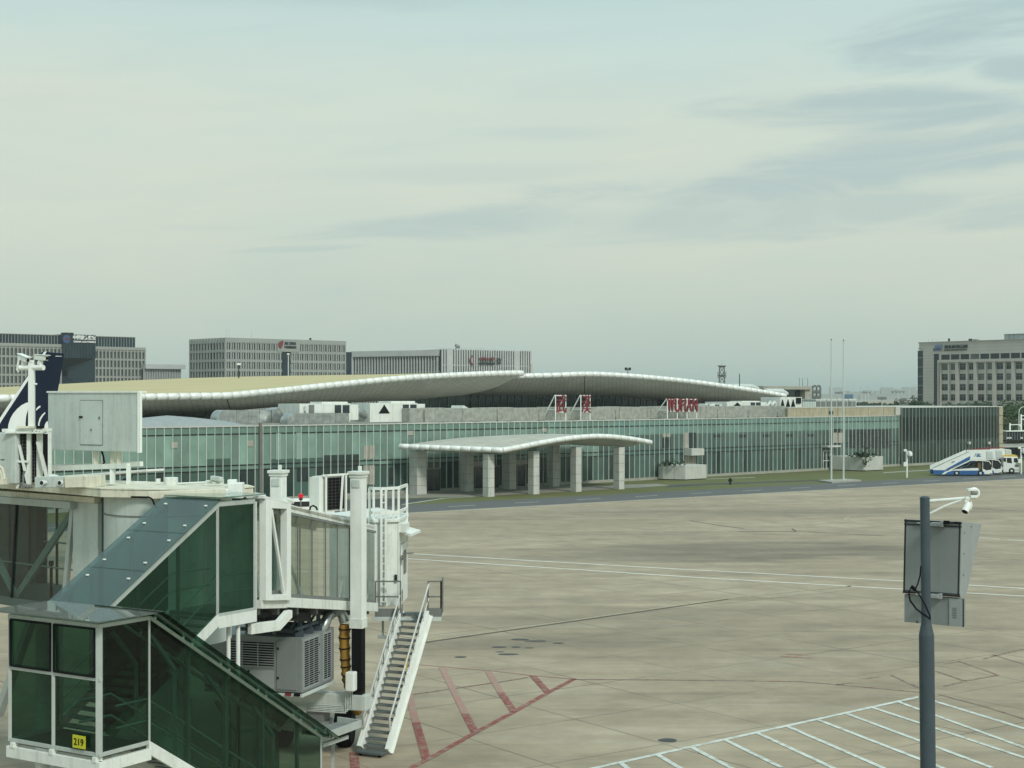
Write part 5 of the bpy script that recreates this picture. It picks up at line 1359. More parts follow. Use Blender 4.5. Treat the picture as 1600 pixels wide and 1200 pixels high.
# main tunnel
def tunnel():
    t0, t1 = TP.pt(442, 785.5), TP.pt(586, 821)
    g0, g1 = TP.pt(444, 798), TP.pt(586, 829)
    f0, f1 = TP.pt(442, 933), TP.pt(586, 942)
    b = MB(); quadbar(b, t0, t1, .26, .24, .16); quadbar(b, t0 - TP.n * (TW - .16), t1 - TP.n * (TW - .16), .26, .24, .16)
    b.build('roof_beam', M['white'], bridge, bevel=.015)
    b = MB(); b.prism([t0 - ZUP * .04, t1 - ZUP * .04, t1 - ZUP * .14, t0 - ZUP * .14], -TP.n * TW); b.build('roof_panel', M['cream'], bridge)
    b = MB(); quadbar(b, f0 + TP.n * .12, f1 + TP.n * .12, .30, .30, .22); quadbar(b, f0 - TP.n * (TW - .1), f1 - TP.n * (TW - .1), .3, .3, .2); b.build('floor_beam', M['white'], bridge, bevel=.015)
    b = MB(); b.prism([f0 - ZUP * .05, f1 - ZUP * .05, f1 - ZUP * .2, f0 - ZUP * .2], -TP.n * TW); b.build('floor', M['innermid'], bridge)
    # side windows, each with its pane
    xs = [444, 465, 487.5, 508.5, 527, 546, 566, 586]
    def on(px, k):            # k 0 top edge of the glass, 1 bottom edge
        a, c = (g0, g1) if k == 0 else (f0, f1)
        s = TP.s(px); t = (s - TP.s(444)) / (TP.s(586) - TP.s(444)); p = a.lerp(c, t); q = TP.P(s, 0, p.z); return q
    for a, c in zip(xs, xs[1:]):
        for off, nm in ((-.03, 'window'), (-TW + .03, 'window')):
            w = MB(); o_ = TP.n * off; p = MB(); p.poly([on(a, 1) + o_, on(c, 1) + o_, on(c, 0) + o_, on(a, 0) + o_]); p.build('window', M['glass_clear'], bridge, recalc=False)
    fr = MB()
    for px in xs[:-1]:
        for off in (0, -TW + .06): fr.bar(on(px, 1) + TP.n * off, on(px, 0) + TP.n * off, .02, .04, up=TP.n)
    fr.bar(on(444, 1) + ZUP * .05, on(586, 1) + ZUP * .05, .1); fr.bar(on(444, 0) - ZUP * .05, on(586, 0) - ZUP * .05, .08)
    fr.build('window_frame', M['grey'], bridge)
    br = MB(); z = [446, 482, 504, 526, 566]
    for i, (a, c) in enumerate(zip(z, z[1:])):
        for off in (-TW + .16,):
            p, q = on(a, i % 2 == 0 and 1 or 0), on(c, i % 2 == 0 and 0 or 1); br.bar(p + TP.n * off, q + TP.n * off, .09)
    br.build('truss_brace', M['white'], bridge)
    # portal frame at the near end
    a0, a1 = TP.pt(405, 780), TP.pt(444.5, 788); e0, e1 = TP.pt(405, 938), TP.pt(444.5, 937.5)
    b = MB()
    o2 = TP.n * .22
    b.prism([a0 + o2, TP.pt(414, 781.5) + o2, TP.pt(414, 938) + o2, e0 + o2], -TP.n * .22)
    b.prism([TP.pt(438, 787) + o2, a1 + o2, e1 + o2, TP.pt(438, 937.5) + o2], -TP.n * .22)
    b.prism([TP.pt(414.05, 781.5) + o2, TP.pt(437.95, 787) + o2, TP.pt(437.95, 795) + o2, TP.pt(414.05, 794) + o2], -TP.n * .22)
    b.prism([TP.pt(414.05, 929) + o2, TP.pt(437.95, 928) + o2, TP.pt(437.95, 937.5) + o2, TP.pt(414.05, 938) + o2], -TP.n * .22)
    b.bar(TP.pt(416, 796) + TP.n * .15, TP.pt(436.5, 929) + TP.n * .15, .1, .08, up=TP.n)
    b.build('portal_frame', M['white_clean'], bridge, bevel=.012)
    w = MB(); w.poly([TP.pt(414, 928) - TP.n * .12, TP.pt(438, 928) - TP.n * .12, TP.pt(438, 795) - TP.n * .12, TP.pt(414, 795) - TP.n * .12]); w.build('window', M['glass_teal'], bridge, recalc=False)
    w = MB(); w.bar(TP.pt(414, 798) - TP.n * .05, TP.pt(438, 801) - TP.n * .05, .12); w.bar(TP.pt(414, 925) - TP.n * .05, TP.pt(438, 925) - TP.n * .05, .1); w.build('inner_frame', M['steel'], bridge)
    far = MB(); far.prism([TP.pt(398, 800) - TP.n * 1.9, TP.pt(442, 806) - TP.n * 1.9, TP.pt(442, 936) - TP.n * 1.9, TP.pt(398, 936) - TP.n * 1.9], TP.n * .06); far.build('inner_wall', M['innermid'], bridge)
    lo = MB(); lo.prism([TP.pt(404, 938) + TP.n * .1, TP.pt(445, 938) + TP.n * .1, TP.pt(445, 950) + TP.n * .1, TP.pt(404, 951) + TP.n * .1], -TP.n * TW); lo.build('floor_beam', M['white'], bridge, bevel=.015)
    tp = MB(); tp.prism([TP.pt(402, 774) + TP.n * .2, TP.pt(446, 785.3) + TP.n * .2, TP.pt(446, 788.3) + TP.n * .2, TP.pt(402, 779) + TP.n * .2], -TP.n * (TW + .2)); tp.build('roof_panel', M['white'], bridge, bevel=.01)
    tb = MB(); tb.tube([TP.pt(441, 781) + TP.n * .1, TP.pt(451, 784) + TP.n * .1], .09, 10); tb.tube([TP.pt(398, 772.5), TP.pt(413, 775)], .06, 8); tb.build('roof_roller', M['white'], bridge)
    # flap seal between the landing and the tunnel
    s = MB(); s.prism([TP.pt(396, 775) - TP.n * .35, TP.pt(405, 778) - TP.n * .35, TP.pt(405, 948) - TP.n * .35, TP.pt(396, 950) - TP.n * .35], -TP.n * 1.5); s.build('tunnel_seal', M['dark'], bridge)
    # underside: cross beams, cable tray and dark gear
    u = MB()
    for px in (410, 440, 470, 500, 530, 560, 580): u.bar(TP.pt(px, 955) - TP.n * .1, TP.pt(px, 955) - TP.n * (TW - .1), .14, .2)
    u.bar(TP.pt(405, 958) - TP.n * .7, TP.pt(585, 958) - TP.n * .7, .2); u.bar(TP.pt(405, 958) - TP.n * 1.7, TP.pt(585, 958) - TP.n * 1.7, .2)
    u.build('under_beam', M['grey'], bridge)
    tr = MB(); tr.prism([TP.pt(404, 957) - TP.n * .3, TP.pt(500, 957) - TP.n * .3, TP.pt(500, 972) - TP.n * .3, TP.pt(404, 968) - TP.n * .3], -TP.n * .7); tr.build('cable_carrier', M['dark'], bridge)
    cr = MB()
    for k in range(5): cr.tube([TP.pt(408 + k * 5, 962) - TP.n * (.2 + .1 * k), TP.pt(416 + k * 6, 976 - k * 2) - TP.n * .2, TP.pt(440 + k * 8, 965) - TP.n * .2], .035, 6)
    cr.build('cable_loop', M['black'], bridge)
tunnel()
# lift columns
def columns():
    c = V((-5.03, 50.3, 0)); th = TP.rot
    for k, off in enumerate((0, -2.85)):
        p = c + TP.n * off; D = p.y; zt = CZ - (741 - HZ) * 50.3 / F; zb = CZ - (975 - HZ) * 50.3 / F
        b = MB(); b.box(V((p.x, p.y, (zt + zb) / 2)), (.42, .42, zt - zb), th); o = b.build('lift_column', M['white_clean'], bridge, bevel=.02)
        cp = MB(); cp.box(V((p.x, p.y, zt + .05)), (.56, .56, .1), th); cp.box(V((p.x, p.y, zt - .05)), (.48, .48, .1), th); cp.box(V((p.x + .05, p.y, zt + .18)), (.1, .1, .18), th)
        cp.build('column_cap', M['white'], o, bevel=.01)
        d = MB(); d.obox(V((p.x, p.y, zt - .42)) - TP.u * .222 - TP.n * .13, TP.n * .26, -TP.u * .02, V((0, 0, .24))); d.build('name_plate', M['panelgrey'], o)
        f = MB(); f.box(V((p.x, p.y, zb + .04)), (.46, .46, .32), th); f.build('column_collar', M['white'], o, bevel=.01)
        i = MB(); i.box(V((p.x, p.y, (zb + 2.1) / 2)), (.35, .35, zb - 2.1), th); i.build('inner_column', M['black'], bridge, bevel=.01)
    # base beam, bogie, wheels
    b = MB(); b.bar(c + TP.n * .35 + V((0, 0, 1.98)), c - TP.n * 3.2 + V((0, 0, 1.98)), .5, .5); b.build('base_beam', M['panelgrey'], bridge, bevel=.03)
    pv = c - TP.n * 1.42
    b = MB(); b.box(V((pv.x, pv.y, 1.5)), (.6, .6, .5), th); b.lathe([(.45, 1.0), (.45, 1.3)], V((pv.x, pv.y, 0)), 16); b.build('bogie_pivot', M['grey'], bridge)
    ax = V((-6.78, 52.6, 0)); an = V((.998, -.06, 0)); au = V((.06, .998, 0))
    s_ = MB(); s_.bar(pv + V((0, 0, 1.35)), ax + V((0, 0, .9)), .5, .4); s_.build('bogie_arm', M['grey'], bridge, bevel=.03)
    b = MB(); b.bar(ax - an * .85 + V((0, 0, .78)), ax + an * .85 + V((0, 0, .78)), .34, .34); b.build('bogie_frame', M['panelgrey'], bridge, bevel=.03)
    for sgn in (1, -1):
        w = ax + an * sgn * 1.06 + V((0, 0, .68)); t = MB(); prof = [(.35, -.28), (.58, -.29), (.66, -.22), (.68, -.1), (.68, .1), (.66, .22), (.58, .29), (.35, .28)]
        t.lathe(prof, w, 28, an); wh = t.build('wheel', M['black'], bridge, smooth=40)
        h = MB(); h.lathe([(.1, -.26), (.34, -.27), (.34, .27), (.1, .26)], w, 20, an); h.build('hub', M['panelgrey'], wh, smooth=40)
        g = ax + an * sgn * .48 + V((0, 0, .85)) - au * .4
        m_ = MB(); m_.lathe([(.12, -.36), (.2, -.34), (.22, -.1), (.22, .2), (.16, .24), (.16, .36)], g, 16, an); m_.build('drive_motor', M['panelgrey'], bridge, smooth=40)
        m_ = MB(); m_.box(g + an * sgn * -.02 - au * .08 + V((0, 0, .02)), (.34, .42, .5), th); m_.box(g + V((0, 0, .25)), (.2, .2, .14), th); m_.build('gear_box', M['white'], bridge, bevel=.04)
    p = MB()
    for k in range(5):
        z = 1.86 - .05 * k; a = c - TP.n * (2.9 - .1 * k) - TP.u * (.29 + .02 * k)
        e = c - TP.n * (.1 + .05 * k) - TP.u * (.29 + .02 * k); p.tube([V((a.x, a.y, z)), V((e.x, e.y, z)), V((e.x, e.y, 2.4 + .03 * k))], .022, 6)
    p.build('pipe_run', M['panelgrey'], bridge)
    cb = MB(); q = TP.pt(552, 1061, .35); cb.box(V((q.x - .02, q.y - .45, 2.72)), (.32, .3, .62), th); cb.build('control_box', M['white_clean'], bridge, bevel=.04)
    cb = MB(); cb.box(V((q.x + .24, q.y - .2, 2.7)), (.2, .3, .55), th); cb.build('motor_cover', M['black'], bridge, bevel=.03)
columns()
# cab at the aircraft end
def cab():
    z0, z1 = 4.5, 7.5
    A, B_, C_ = W(584, 0, 54.4), W(623, 0, 54.7), W(637, 0, 57.0)
    back = [C_ + V((-1.4, 3.0, 0)), A + V((-1.9, 2.6, 0))]
    pts = [A, B_, C_] + back
    b = MB(); b.prism([V((p.x, p.y, z0)) for p in pts], V((0, 0, z1 - z0))); b.build('cab_body', M['white'], bridge, bevel=.03)
    r = MB(); cx = sum((p for p in pts), V()) / 5
    r.prism([V((p.x + (p.x - cx.x) * .04, p.y + (p.y - cx.y) * .04, z1)) for p in pts], V((0, 0, .12))); r.build('cab_roof', M['white'], bridge, bevel=.02)
    d = (B_ - A).normalized(); d.z = 0; nn = V((d.y, -d.x, 0)); 
    # seams and vertical pipes on the near side
    s = MB()
    for k in (.02, .48, .97): s.obox(V((A.x, A.y, z0)) + d * (B_ - A).length * k + nn * .005, d * .035, nn * .035, V((0, 0, z1 - z0)))
    s.build('panel_seam', M['white'], bridge)
    e = (C_ - B_); e.z = 0; ed = e.normalized(); en = V((ed.y, -ed.x, 0))
    dr = MB(); dr.obox(V((B_.x, B_.y, z0 + .05)) + ed * .45 + en * .01, ed * 1.3, en * .05, V((0, 0, 2.1))); dr = dr.build('service_door', M['white_clean'], bridge, bevel=.01)
    wn = MB(); wn.obox(V((B_.x, B_.y, z0 + 1.05)) + ed * .8 + en * .065, ed * .6, en * .02, V((0, 0, .85))); wn.build('door_window', M['darkglass'], dr)
    hd = MB(); hd.box(V((B_.x, B_.y, z0 + 1.0)) + d * -.12 + nn * .05, (.09, .05, .26)); hd.build('switch_box', M['dark'], bridge)
    aw = MB(); q = V((B_.x, B_.y, 7.1)); aw.prism([q + ed * .2, q + ed * 1.9, q + ed * 1.9 + V((.55, -.3, -.12)), q + ed * .2 + V((.42, -.22, -.12))], V((0, 0, .09))); aw.obox(q + ed * .1 + V((0, 0, .02)), ed * .9, V((.25, -.1, 0)), V((0, 0, .3))); aw.build('door_awning', M['white_clean'], bridge)
    lp = MB(); lp.bar(q + ed * .3 + V((.1, 0, -.75)), q + ed * .3 + V((.5, -.1, -.73)), .04); lp.box(q + ed * .3 + V((.12, 0, -.9)), (.12, .12, .18)); lp.build('door_lamp', M['grey'], bridge)
    # roof railing and ladder
    z2 = CZ - (763 - HZ) * 54.5 / F
    rp = [W(577.5, 0, 54.6), W(584, 0, 54.4), W(596, 0, 54.3), W(614.5, 0, 54.6), W(623, 0, 54.8), W(636, 0, 56.6)]
    g = MB(); lo_ = [7.4, 7.5, 4.7, 7.5, 7.5, 6.4]
    rp3 = [V((p.x, p.y, 0)) for p in rp]
    for p, zl in zip(rp3, lo_): g.bar(V((p.x, p.y, zl)), V((p.x, p.y, z2)), .08)
    l2 = W(603, 0, 54.35); g.bar(V((l2.x, l2.y, 4.7)), V((l2.x, l2.y, z2)), .08)
    seq = [rp3[0], rp3[1], rp3[2], V((l2.x, l2.y, 0)), rp3[3], rp3[4], rp3[5]]
    for z in (z2, z2 - .86):
        for a, c in zip(seq, seq[1:]): g.bar(V((a.x, a.y, z)), V((c.x, c.y, z)), .07, .10)
    g.bar(V((seq[2].x, seq[2].y, z2 - 1.66)), V((seq[6].x, seq[6].y, z2 - 1.7)), .05, .05)
    g.build('roof_railing', M['white_clean'], bridge)
    ld = MB(); a = rp3[2]
    for k in range(15): z = 4.7 + k * .27; ld.tube([V((a.x, a.y, z)), V((l2.x, l2.y, z))], .02, 6)
    ld.build('ladder_rung', M['white'], bridge)
cab()
# round rotunda with its deck
ROT = V((-9.62, 43.0, 0))
def rotunda():
    b = MB(); b.lathe([(1.75, 5.2), (1.75, 9.3)], ROT, 48); b.build('rotunda_wall', M['panelgrey'], bridge, smooth=40)
    j = MB(); j.lathe([(1.765, 8.72), (1.765, 8.76)], ROT, 48); j.build('rotunda_seam', M['grey'], bridge, smooth=40)
    l = MB(); l.lathe([(.9, 0), (.9, .1), (.55, .12), (.55, 5.2)], ROT, 28); l.build('rotunda_column', M['panelgrey'], bridge, smooth=40)
    dk = [(-30, 46.2), (60, 43.8), (158, 41.4), (250, 41.0), (345, 41.2), (396, 42.3), (385, 43.2), (300, 43.9), (120, 46.0), (0, 47.4)]
    def pl(z): return [V((W(px, 0, D).x, D, z)) for px, D in dk]
    b = MB(); b.prism(pl(9.26), V((0, 0, .2))); b.build('roof_deck', M['cream'], bridge, bevel=.01)
    e = MB(); pp = pl(9.47)
    c0 = sum(pp, V()) / len(pp)
    e.prism([c0 + (p - c0) * 1.008 for p in pp], V((0, 0, .03))); e.build('deck_edge', M['cream'], bridge)
    # raised cable trunk along the near edge
    b = MB(); b.bar(W(232, 774, 40.75), W(352, 769, 41.0), .12, .2); b.build('cable_trunk', M['cream'], bridge, bevel=.02)
    b = MB(); b.box(W(369, 766, 41.6), (.4, .4, .42)); b.box(W(363, 757, 41.9), (.24, .24, .28)); b.box(W(349, 770, 41.2), (.3, .2, .2)); b.build('junction_box', M['white_clean'], bridge, bevel=.03)
    b = MB(); b.tube([W(205, 776.5, 40.6), W(233, 777, 40.4), W(238, 780, 40.3), W(242, 790, 40.2), W(249, 799, 40.1), W(256, 801, 40.0)], .025, 8); b.build('black_cable', M['black'], bridge)
    # flat door jamb wall between the walkway and the rotunda
rotunda()

# ---- fixed walkway at the left
FB = PL((-15.33, 46.0), (.767, -.641))
walk = thing('fixed_walkway', 'glazed fixed walkway with white roof edge and slanted truss braces at far left', 'walkway', FB.P(2, -1.4, 0), FB.rot)
def walkway():
    sA, sB, sC = FB.s(-60) - 6, FB.s(113), FB.s(152)
    zr = 9.16
    b = MB(); b.obox(FB.P(sA, -2.8, zr - .16), FB.u * (sC - sA), FB.n * 2.9, V((0, 0, .16))); b.build('roof', M['cream'], walk, bevel=.01)
    b = MB(); b.obox(FB.P(sA, -.1, zr - .36), FB.u * (sB + .25 - sA), FB.n * .34, V((0, 0, .2))); b.build('roof_fascia', M['frame'], walk, bevel=.01)
    b = MB(); b.obox(FB.P(sA, -2.8, 5.75), FB.u * (sC - sA), FB.n * 2.8, V((0, 0, .25))); b.build('floor', M['innermid'], walk)
    b = MB(); p = FB.P(sB + .02, .0, 6.0); q = FB.P(sC, .0, 6.0)
    b.obox(FB.P(sB + .02, -.15, 5.75), FB.u * (sC - sB), FB.n * .15, V((0, 0, zr - .17 - 5.75))); b.obox(FB.P(sC - .1, -1.6, 5.75), FB.u * .14, FB.n * 1.5, V((0, 0, zr - .17 - 5.75))); b.build('end_wall', M['panelgrey'], walk, bevel=.02)
    g = MB(); g.obox(FB.P(sC + .06, -.4, 5.6), FB.u * .36, FB.n * .3, V((0, 0, 3.9))); g.build('dark_joint', M['polegrey'], walk)
    # glazing with its slanted end
    xs = [-60, -18, 26, 113]
    def on(px, z, off=0): 
        s = FB.s(px); return FB.P(s, off, z)
    zt, zb = zr - .37, 6.0
    for a, c in zip(xs, xs[1:]):
        w = MB(); w.poly([on(a, zb, -.02), on(c if c < 113 else 99, zb, -.02), on(c, zt, -.02), on(a, zt, -.02)]); w.build('window', M['glass_teal'], walk, recalc=False)
    f = MB()
    f.bar(on(112, zt, -.05), on(98, zb, -.05), .16, .12, up=FB.n)
    f.build('end_post', M['frame'], walk)
    f = MB(); f.bar(on(26, zt, 0), on(18, zb, 0), .06, .06, up=FB.n); f.build('glazing_joint', M['dark'], walk)
    d = MB(); d.bar(on(109, zt - .05, -.14), on(19, zb, -.14), .2, .1, up=FB.n); d.bar(on(19, zb, -.14), on(-58, zt, -.14), .2, .1, up=FB.n); d.build('truss_brace', M['frame'], walk)
    # far side: dark lining, then a clear bay that shows the apron
    sD = FB.s(72, -2.7)
    l = MB(); l.obox(FB.P(sA, -2.75, 6.0), FB.u * (sD - sA), FB.n * .06, V((0, 0, zr - .2 - 6.0))); l.build('inner_wall', M['innermid'], walk)
    l = MB(); l.obox(FB.P(sD - .35, -2.68, 6.0), FB.u * .35, FB.n * .12, V((0, 0, zr - .2 - 6.0))); l.build('dark_jamb', M['innerdark'], walk)
    l = MB()
    for k in range(8): l.obox(FB.P(sD - .9 - k * 1.15, -2.66, 6.0), FB.u * .06, FB.n * .04, V((0, 0, 2.9)))
    l.build('panel_joint', M['innerdark'], walk)
    r = MB()
    for z in (6.95, 7.35): r.tube([on(-60, z - .0, -.5), on(104, z, -.5)], .025, 6) if z < 7 else r.tube([FB.P(sD, -2.6, z), FB.P(sC, -2.6, z)], .03, 6)
    r.build('handrail', M['rail'], walk)
    st = MB(); p = FB.P(FB.s(80, -.7), -.7, 6.0); st.tube([p, p + V((0, 0, 1.0))], .045, 10); st.tube([p + V((0, 0, .96)), p + V((0, 0, 1.1))], .075, 10); st.build('belt_post', M['black'], walk)
    m_ = MB(); m_.bar(FB.P(FB.s(89, -2.7), -2.7, 6.0), FB.P(FB.s(89, -2.7), -2.7, 8.9), .07); m_.build('window_bar', M['dark'], walk)
    c = MB(); c.bar(FB.P(FB.s(-30), -.6, 2.2), FB.P(FB.s(30), -.6, 5.75), .22); c.build('raking_strut', M['frame'], walk)
    for k in (.2, 3.4):
        c = MB(); p = FB.P(k, -1.4, 0); c.tube([p, V((p.x, p.y, 5.75))], .28, 14); c.build('support_column', M['panelgrey'], walk, smooth=40)
walkway()
# ================================================================ glass stair tower, service stairs, bridge equipment
E2 = V((.532, .847, 0)).normalized()
ST = PL((-9.14, 34.0), (E2.x, E2.y))        # near face of the lower flight; its normal points along the end face
E1 = ST.n.copy()
BFP = PL(tuple((ST.O - E1 * 3.0)[:2]), (E1.x, E1.y))
stair = thing('stair_tower', 'dark green glass stair tower with white frames, landing box and yellow number plate', 'stair tower', ST.P(0, -1.5, 0), ST.rot)
def tower():
    zt, zb = 6.87, 4.05; zm = 5.70; L1 = 1.55
    GL, FR = M['glass_green'], M['frame']
    def P(s, off, z): return ST.P(s, off, z)
    def pane(pts, mat=GL, nm='glass_pane'):
        b = MB(); b.poly(pts); return b.build(nm, mat, stair, recalc=False)
    # --- landing box
    W3 = 3.0
    for a, c in ((-W3, -W3 / 2), (-W3 / 2, 0)):
        for z0, z1 in ((zb, zm), (zm, zt)):
            pane([P(.03, a, z0), P(.03, c, z0), P(.03, c, z1), P(.03, a, z1)])
    pane([P(0, -.03, zb), P(L1, -.03, zb), P(L1, -.03, zt), P(0, -.03, zt)])
    pane([P(0, -W3 + .03, zb), P(L1, -W3 + .03, zb), P(L1, -W3 + .03, zt), P(0, -W3 + .03, zt)])
    f = MB(); w = .085
    for off in (-W3 + .04, -W3 / 2, -.04): f.bar(P(.04, off, zb - .05), P(.04, off, zt), w if off != -.04 else .14, w)
    f.bar(P(L1, -.04, zb - .05), P(L1, -.04, zt + .03), .06)
    f.bar(P(L1, -W3 + .04, zb - .05), P(L1, -W3 + .04, zt), .07)
    for z, h in ((zb - .02, .09), (zm, .075), (zt + .02, .09)): f.bar(P(.035, -W3, z), P(.035, 0.03, z), .08, h)
    for z in (zb - .02, zt + .02): f.bar(P(0, -.035, z), P(L1, -.035, z), .08, .09); f.bar(P(0, -W3 + .035, z), P(L1, -W3 + .035, z), .08, .09)
    f.build('landing_frame', FR, stair, bevel=.008)
    k = MB()                                   # dark gaskets of the two upper lights
    for a, c in ((-W3 + .1, -W3 / 2 - .06), (-W3 / 2 + .06, -.13)):
        for z0, z1 in ((zm + .06, zt - .05),):
            for p, q in ((P(-.01, a, z0), P(-.01, c, z0)), (P(-.01, c, z0), P(-.01, c, z1)), (P(-.01, c, z1), P(-.01, a, z1)), (P(-.01, a, z1), P(-.01, a, z0))): k.bar(p, q, .05, .04)
    k.build('window_gasket', M['black'], stair)
    bm_ = MB(); bm_.bar(P(.02, -W3 - .02, zb - .29), P(.02, .06, zb - .29), .12, .26); bm_.bar(P(-.0, -.02, zb - .29), P(L1, -.02, zb - .29), .12, .26); bm_.bar(P(L1 - .02, -W3, zb - .29), P(L1 - .02, -1.5, zb - .29), .12, .26)
    for off in (-W3 + .2, -W3 / 2, -.1): bm_.box(P(.04, off, zb - .12), (.2, .12, .12), ST.rot)
    bm_.build('landing_beam', M['white'], stair, bevel=.01)
    fl = MB(); fl.prism([P(.1, -W3 + .1, zb - .12), P(L1, -W3 + .1, zb - .12), P(L1, -.1, zb - .12), P(.1, -.1, zb - .12)], V((0, 0, .08))); fl.build('landing_floor', M['innermid'], stair)
    rf = MB(); zz_ = 7.02
    rf.prism([P(-.32, -W3 - .35, zz_), P(-.32, .32, zz_), P(L1 + .12, .32, zz_), P(L1 + .12, -W3 - .35, zz_)], V((0, 0, .03))); rf.build('roof_glass', M['glass_dusty'], stair)
    cl = MB()
    for s in (.12, L1 - .2):
        for off in (-W3 + .2, -W3 / 2, -.18): cl.box(P(s, off, zt + .1), (.12, .12, .1), ST.rot)
    cl.build('roof_clamp', FR, stair)
    lg = MB()
    for s, off in ((.25, -W3 + .9), (L1, -1.5)): lg.tube([P(s, off, 0), P(s, off, zb - .4)], .16, 14)
    lg.build('support_post', M['panelgrey'], stair, smooth=40)
    # plate 219
    pl_ = MB(); pl_.obox(P(-.06, -.78, 4.13), E1 * .40, E2 * .02, V((0, 0, .285))); pt_ = pl_.build('number_plate', M['signyellow'], stair)
    text('219', 'plate_digits', M['black'], pt_, P(-.065, -.735, 4.195), E1, ZUP, .31, .155, .006, .012)
    # --- lower flight, down to the right
    sl = (6.85 - 2.93) / 6.2                  # slope
    s0, s1 = L1, L1 + 6.2; Z = lambda s, z: z - (s - L1) * sl
    posts = [ST.s(px) for px in (298, 356, 414, 468)] + [s1]
    edge = [L1] + posts
    for off in (-.03, -1.47):
        for a, c in zip(edge, edge[1:]):
            pane([P(a, off, max(.05, Z(a, zb))), P(c, off, max(.05, Z(c, zb))), P(c, off, Z(c, zt)), P(a, off, Z(a, zt))])
    f = MB()
    for off in (-.035, -1.46):
        f.bar(P(L1, off, Z(L1, zt) + .03), P(s1, off, Z(s1, zt) + .03), .09, .075)
    f.bar(P(s1, -.035, .02), P(s1, -.035, Z(s1, zt)), .06, .06)
    f.build('flight_rail', FR, stair, bevel=.008)
    f = MB()
    for s in posts[:-1]:
        for off in (-.09, -1.4): f.bar(P(s, off, max(.02, Z(s, zb))), P(s, off, Z(s, zt)), .07, .09, up=E1)
    for off in (-.12, -1.38):                 # raked portal ribs under the roof
        for a in (L1 + .9, L1 + 2.7, L1 + 4.4): f.bar(P(a - .75, off, Z(a - .75, zt) - .35), P(a, off, Z(a, zt) - .75), .09); f.bar(P(a, off, Z(a, zt) - .75), P(a, off, max(.1, Z(a, zb))), .08)
    f.build('flight_post', M['midframe'], stair)
    st_ = MB()
    for off in (-.03, -1.47): st_.prism([P(L1 - .05, off - .05, Z(L1, zb) + .03), P(s1, off - .05, Z(s1, zb) + .03), P(s1, off - .05, Z(s1, zb) - .28), P(L1 - .05, off - .05, Z(L1, zb) - .28)], E1 * .1)
    st_.build('stringer', M['white'], stair)
    tr = MB(); n = 24
    for i in range(n):
        s = L1 + 6.2 * (i + .5) / n; z = Z(s, zb) - .05
        if z > .1: tr.obox(P(s - .14, -1.4, z), E2 * .28, E1 * 1.3, V((0, 0, .04)))
    tr.build('tread', M['lightstep'], stair)
    hr = MB()
    for off in (-.16, -1.34):
        for dz in (.95, .45): hr.tube([P(L1 - .9, off, zb + dz), P(L1 + .05, off, zb + dz), P(s1, off, Z(s1, zb) + dz)], .028, 6)
    hr.build('handrail', M['rail'], stair)
    rf = MB(); up = V((0, 0, .12))
    for a, c in zip([L1 - .1] + posts[1:4:2], posts[1:4:2] + [s1 + .15]):
        rf.prism([P(a, .52, Z(a, zt)) + up, P(c - .015, .52, Z(c, zt)) + up, P(c - .015, -1.72, Z(c, zt)) + up, P(a, -1.72, Z(a, zt)) + up], V((0, 0, .025)))
    rf.build('flight_roof_glass', M['glass_green'], stair)
    cl = MB()
    for s in [L1 + .2] + [x - .2 for x in posts] + [x + .1 for x in posts[:-1]]:
        for off in (-.05, -1.45): cl.tube([P(s, off, Z(s, zt) + .05), P(s, off, Z(s, zt) + .22)], .03, 6)
    cl.build('roof_spigot', M['white_clean'], stair)
    # porch roof at the foot
    b = MB(); zq = Z(s1, zt) + .02
    b.prism([P(s1 + .05, .25, zq), P(s1 + 1.6, .05, zq), P(s1 + 1.6, -.75, zq), P(s1 + .05, -.75, zq)], V((0, 0, .04))); b.build('porch_roof', M['grey'], stair)
    b = MB(); b.bar(P(s1 + .05, .22, zq + .08), P(s1 + 1.6, .05, zq + .08), .05, .2); b.bar(P(s1 + 1.6, .05, zq + .08), P(s1 + 1.6, -.75, zq + .08), .05, .2); b.bar(P(s1 + .05, -.03, zq - .22), P(s1 + 1.2, -.1, zq - .22), .09, .1); b.build('porch_edge', FR, stair)
    b = MB(); b.bar(P(s1 + 1.2, -.6, .02), P(s1 + 1.2, -.6, zq), .08); b.build('porch_post', FR, stair)
    # --- upper flight, up to the bridge
    u0, u1, u2 = L1 - .05, L1 + 3.85, L1 + 5.25; r = (9.21 - 6.87) / (u1 - u0); ZU = lambda s, z: z + (min(s, u1) - u0) * r
    o1, o2 = -1.52, -3.25
    edge = [u0, u0 + 1.2, u0 + 2.55, u1]
    for off in (o1, o2):
        for a, c in zip(edge, edge[1:]):
            pane([P(a, off, ZU(a, zb)), P(c, off, ZU(c, zb)), P(c, off, ZU(c, zt)), P(a, off, ZU(a, zt))])
    pane([P(u1, o1, ZU(u1, zb)), P(u2, o1, ZU(u1, zb)), P(u2, o1, ZU(u1, zt) - .05), P(u1, o1, ZU(u1, zt) - .05)])
    f = MB()
    f.bar(P(u0, o1, ZU(u0, zt) + .0), P(u1, o1, ZU(u1, zt) + .0), .09, .15); f.bar(P(u0, o2, ZU(u0, zt) + .03), P(u1, o2, ZU(u1, zt) + .03), .09, .1)
    f.bar(P(u1, o1, ZU(u1, zb) - .05), P(u1, o1, ZU(u1, zt)), .075); f.bar(P(u1, o1, ZU(u1, zt)), P(u2, o1, ZU(u1, zt)), .08, .12)
    f.bar(P(u2, o1, ZU(u1, zb) - .05), P(u2, o1, ZU(u1, zt)), .05); f.bar(P(u1, o1, ZU(u1, zb) - .03), P(u2, o1, ZU(u1, zb) - .03), .08, .09)
    f.build('flight_rail', FR, stair, bevel=.008)
    f = MB()
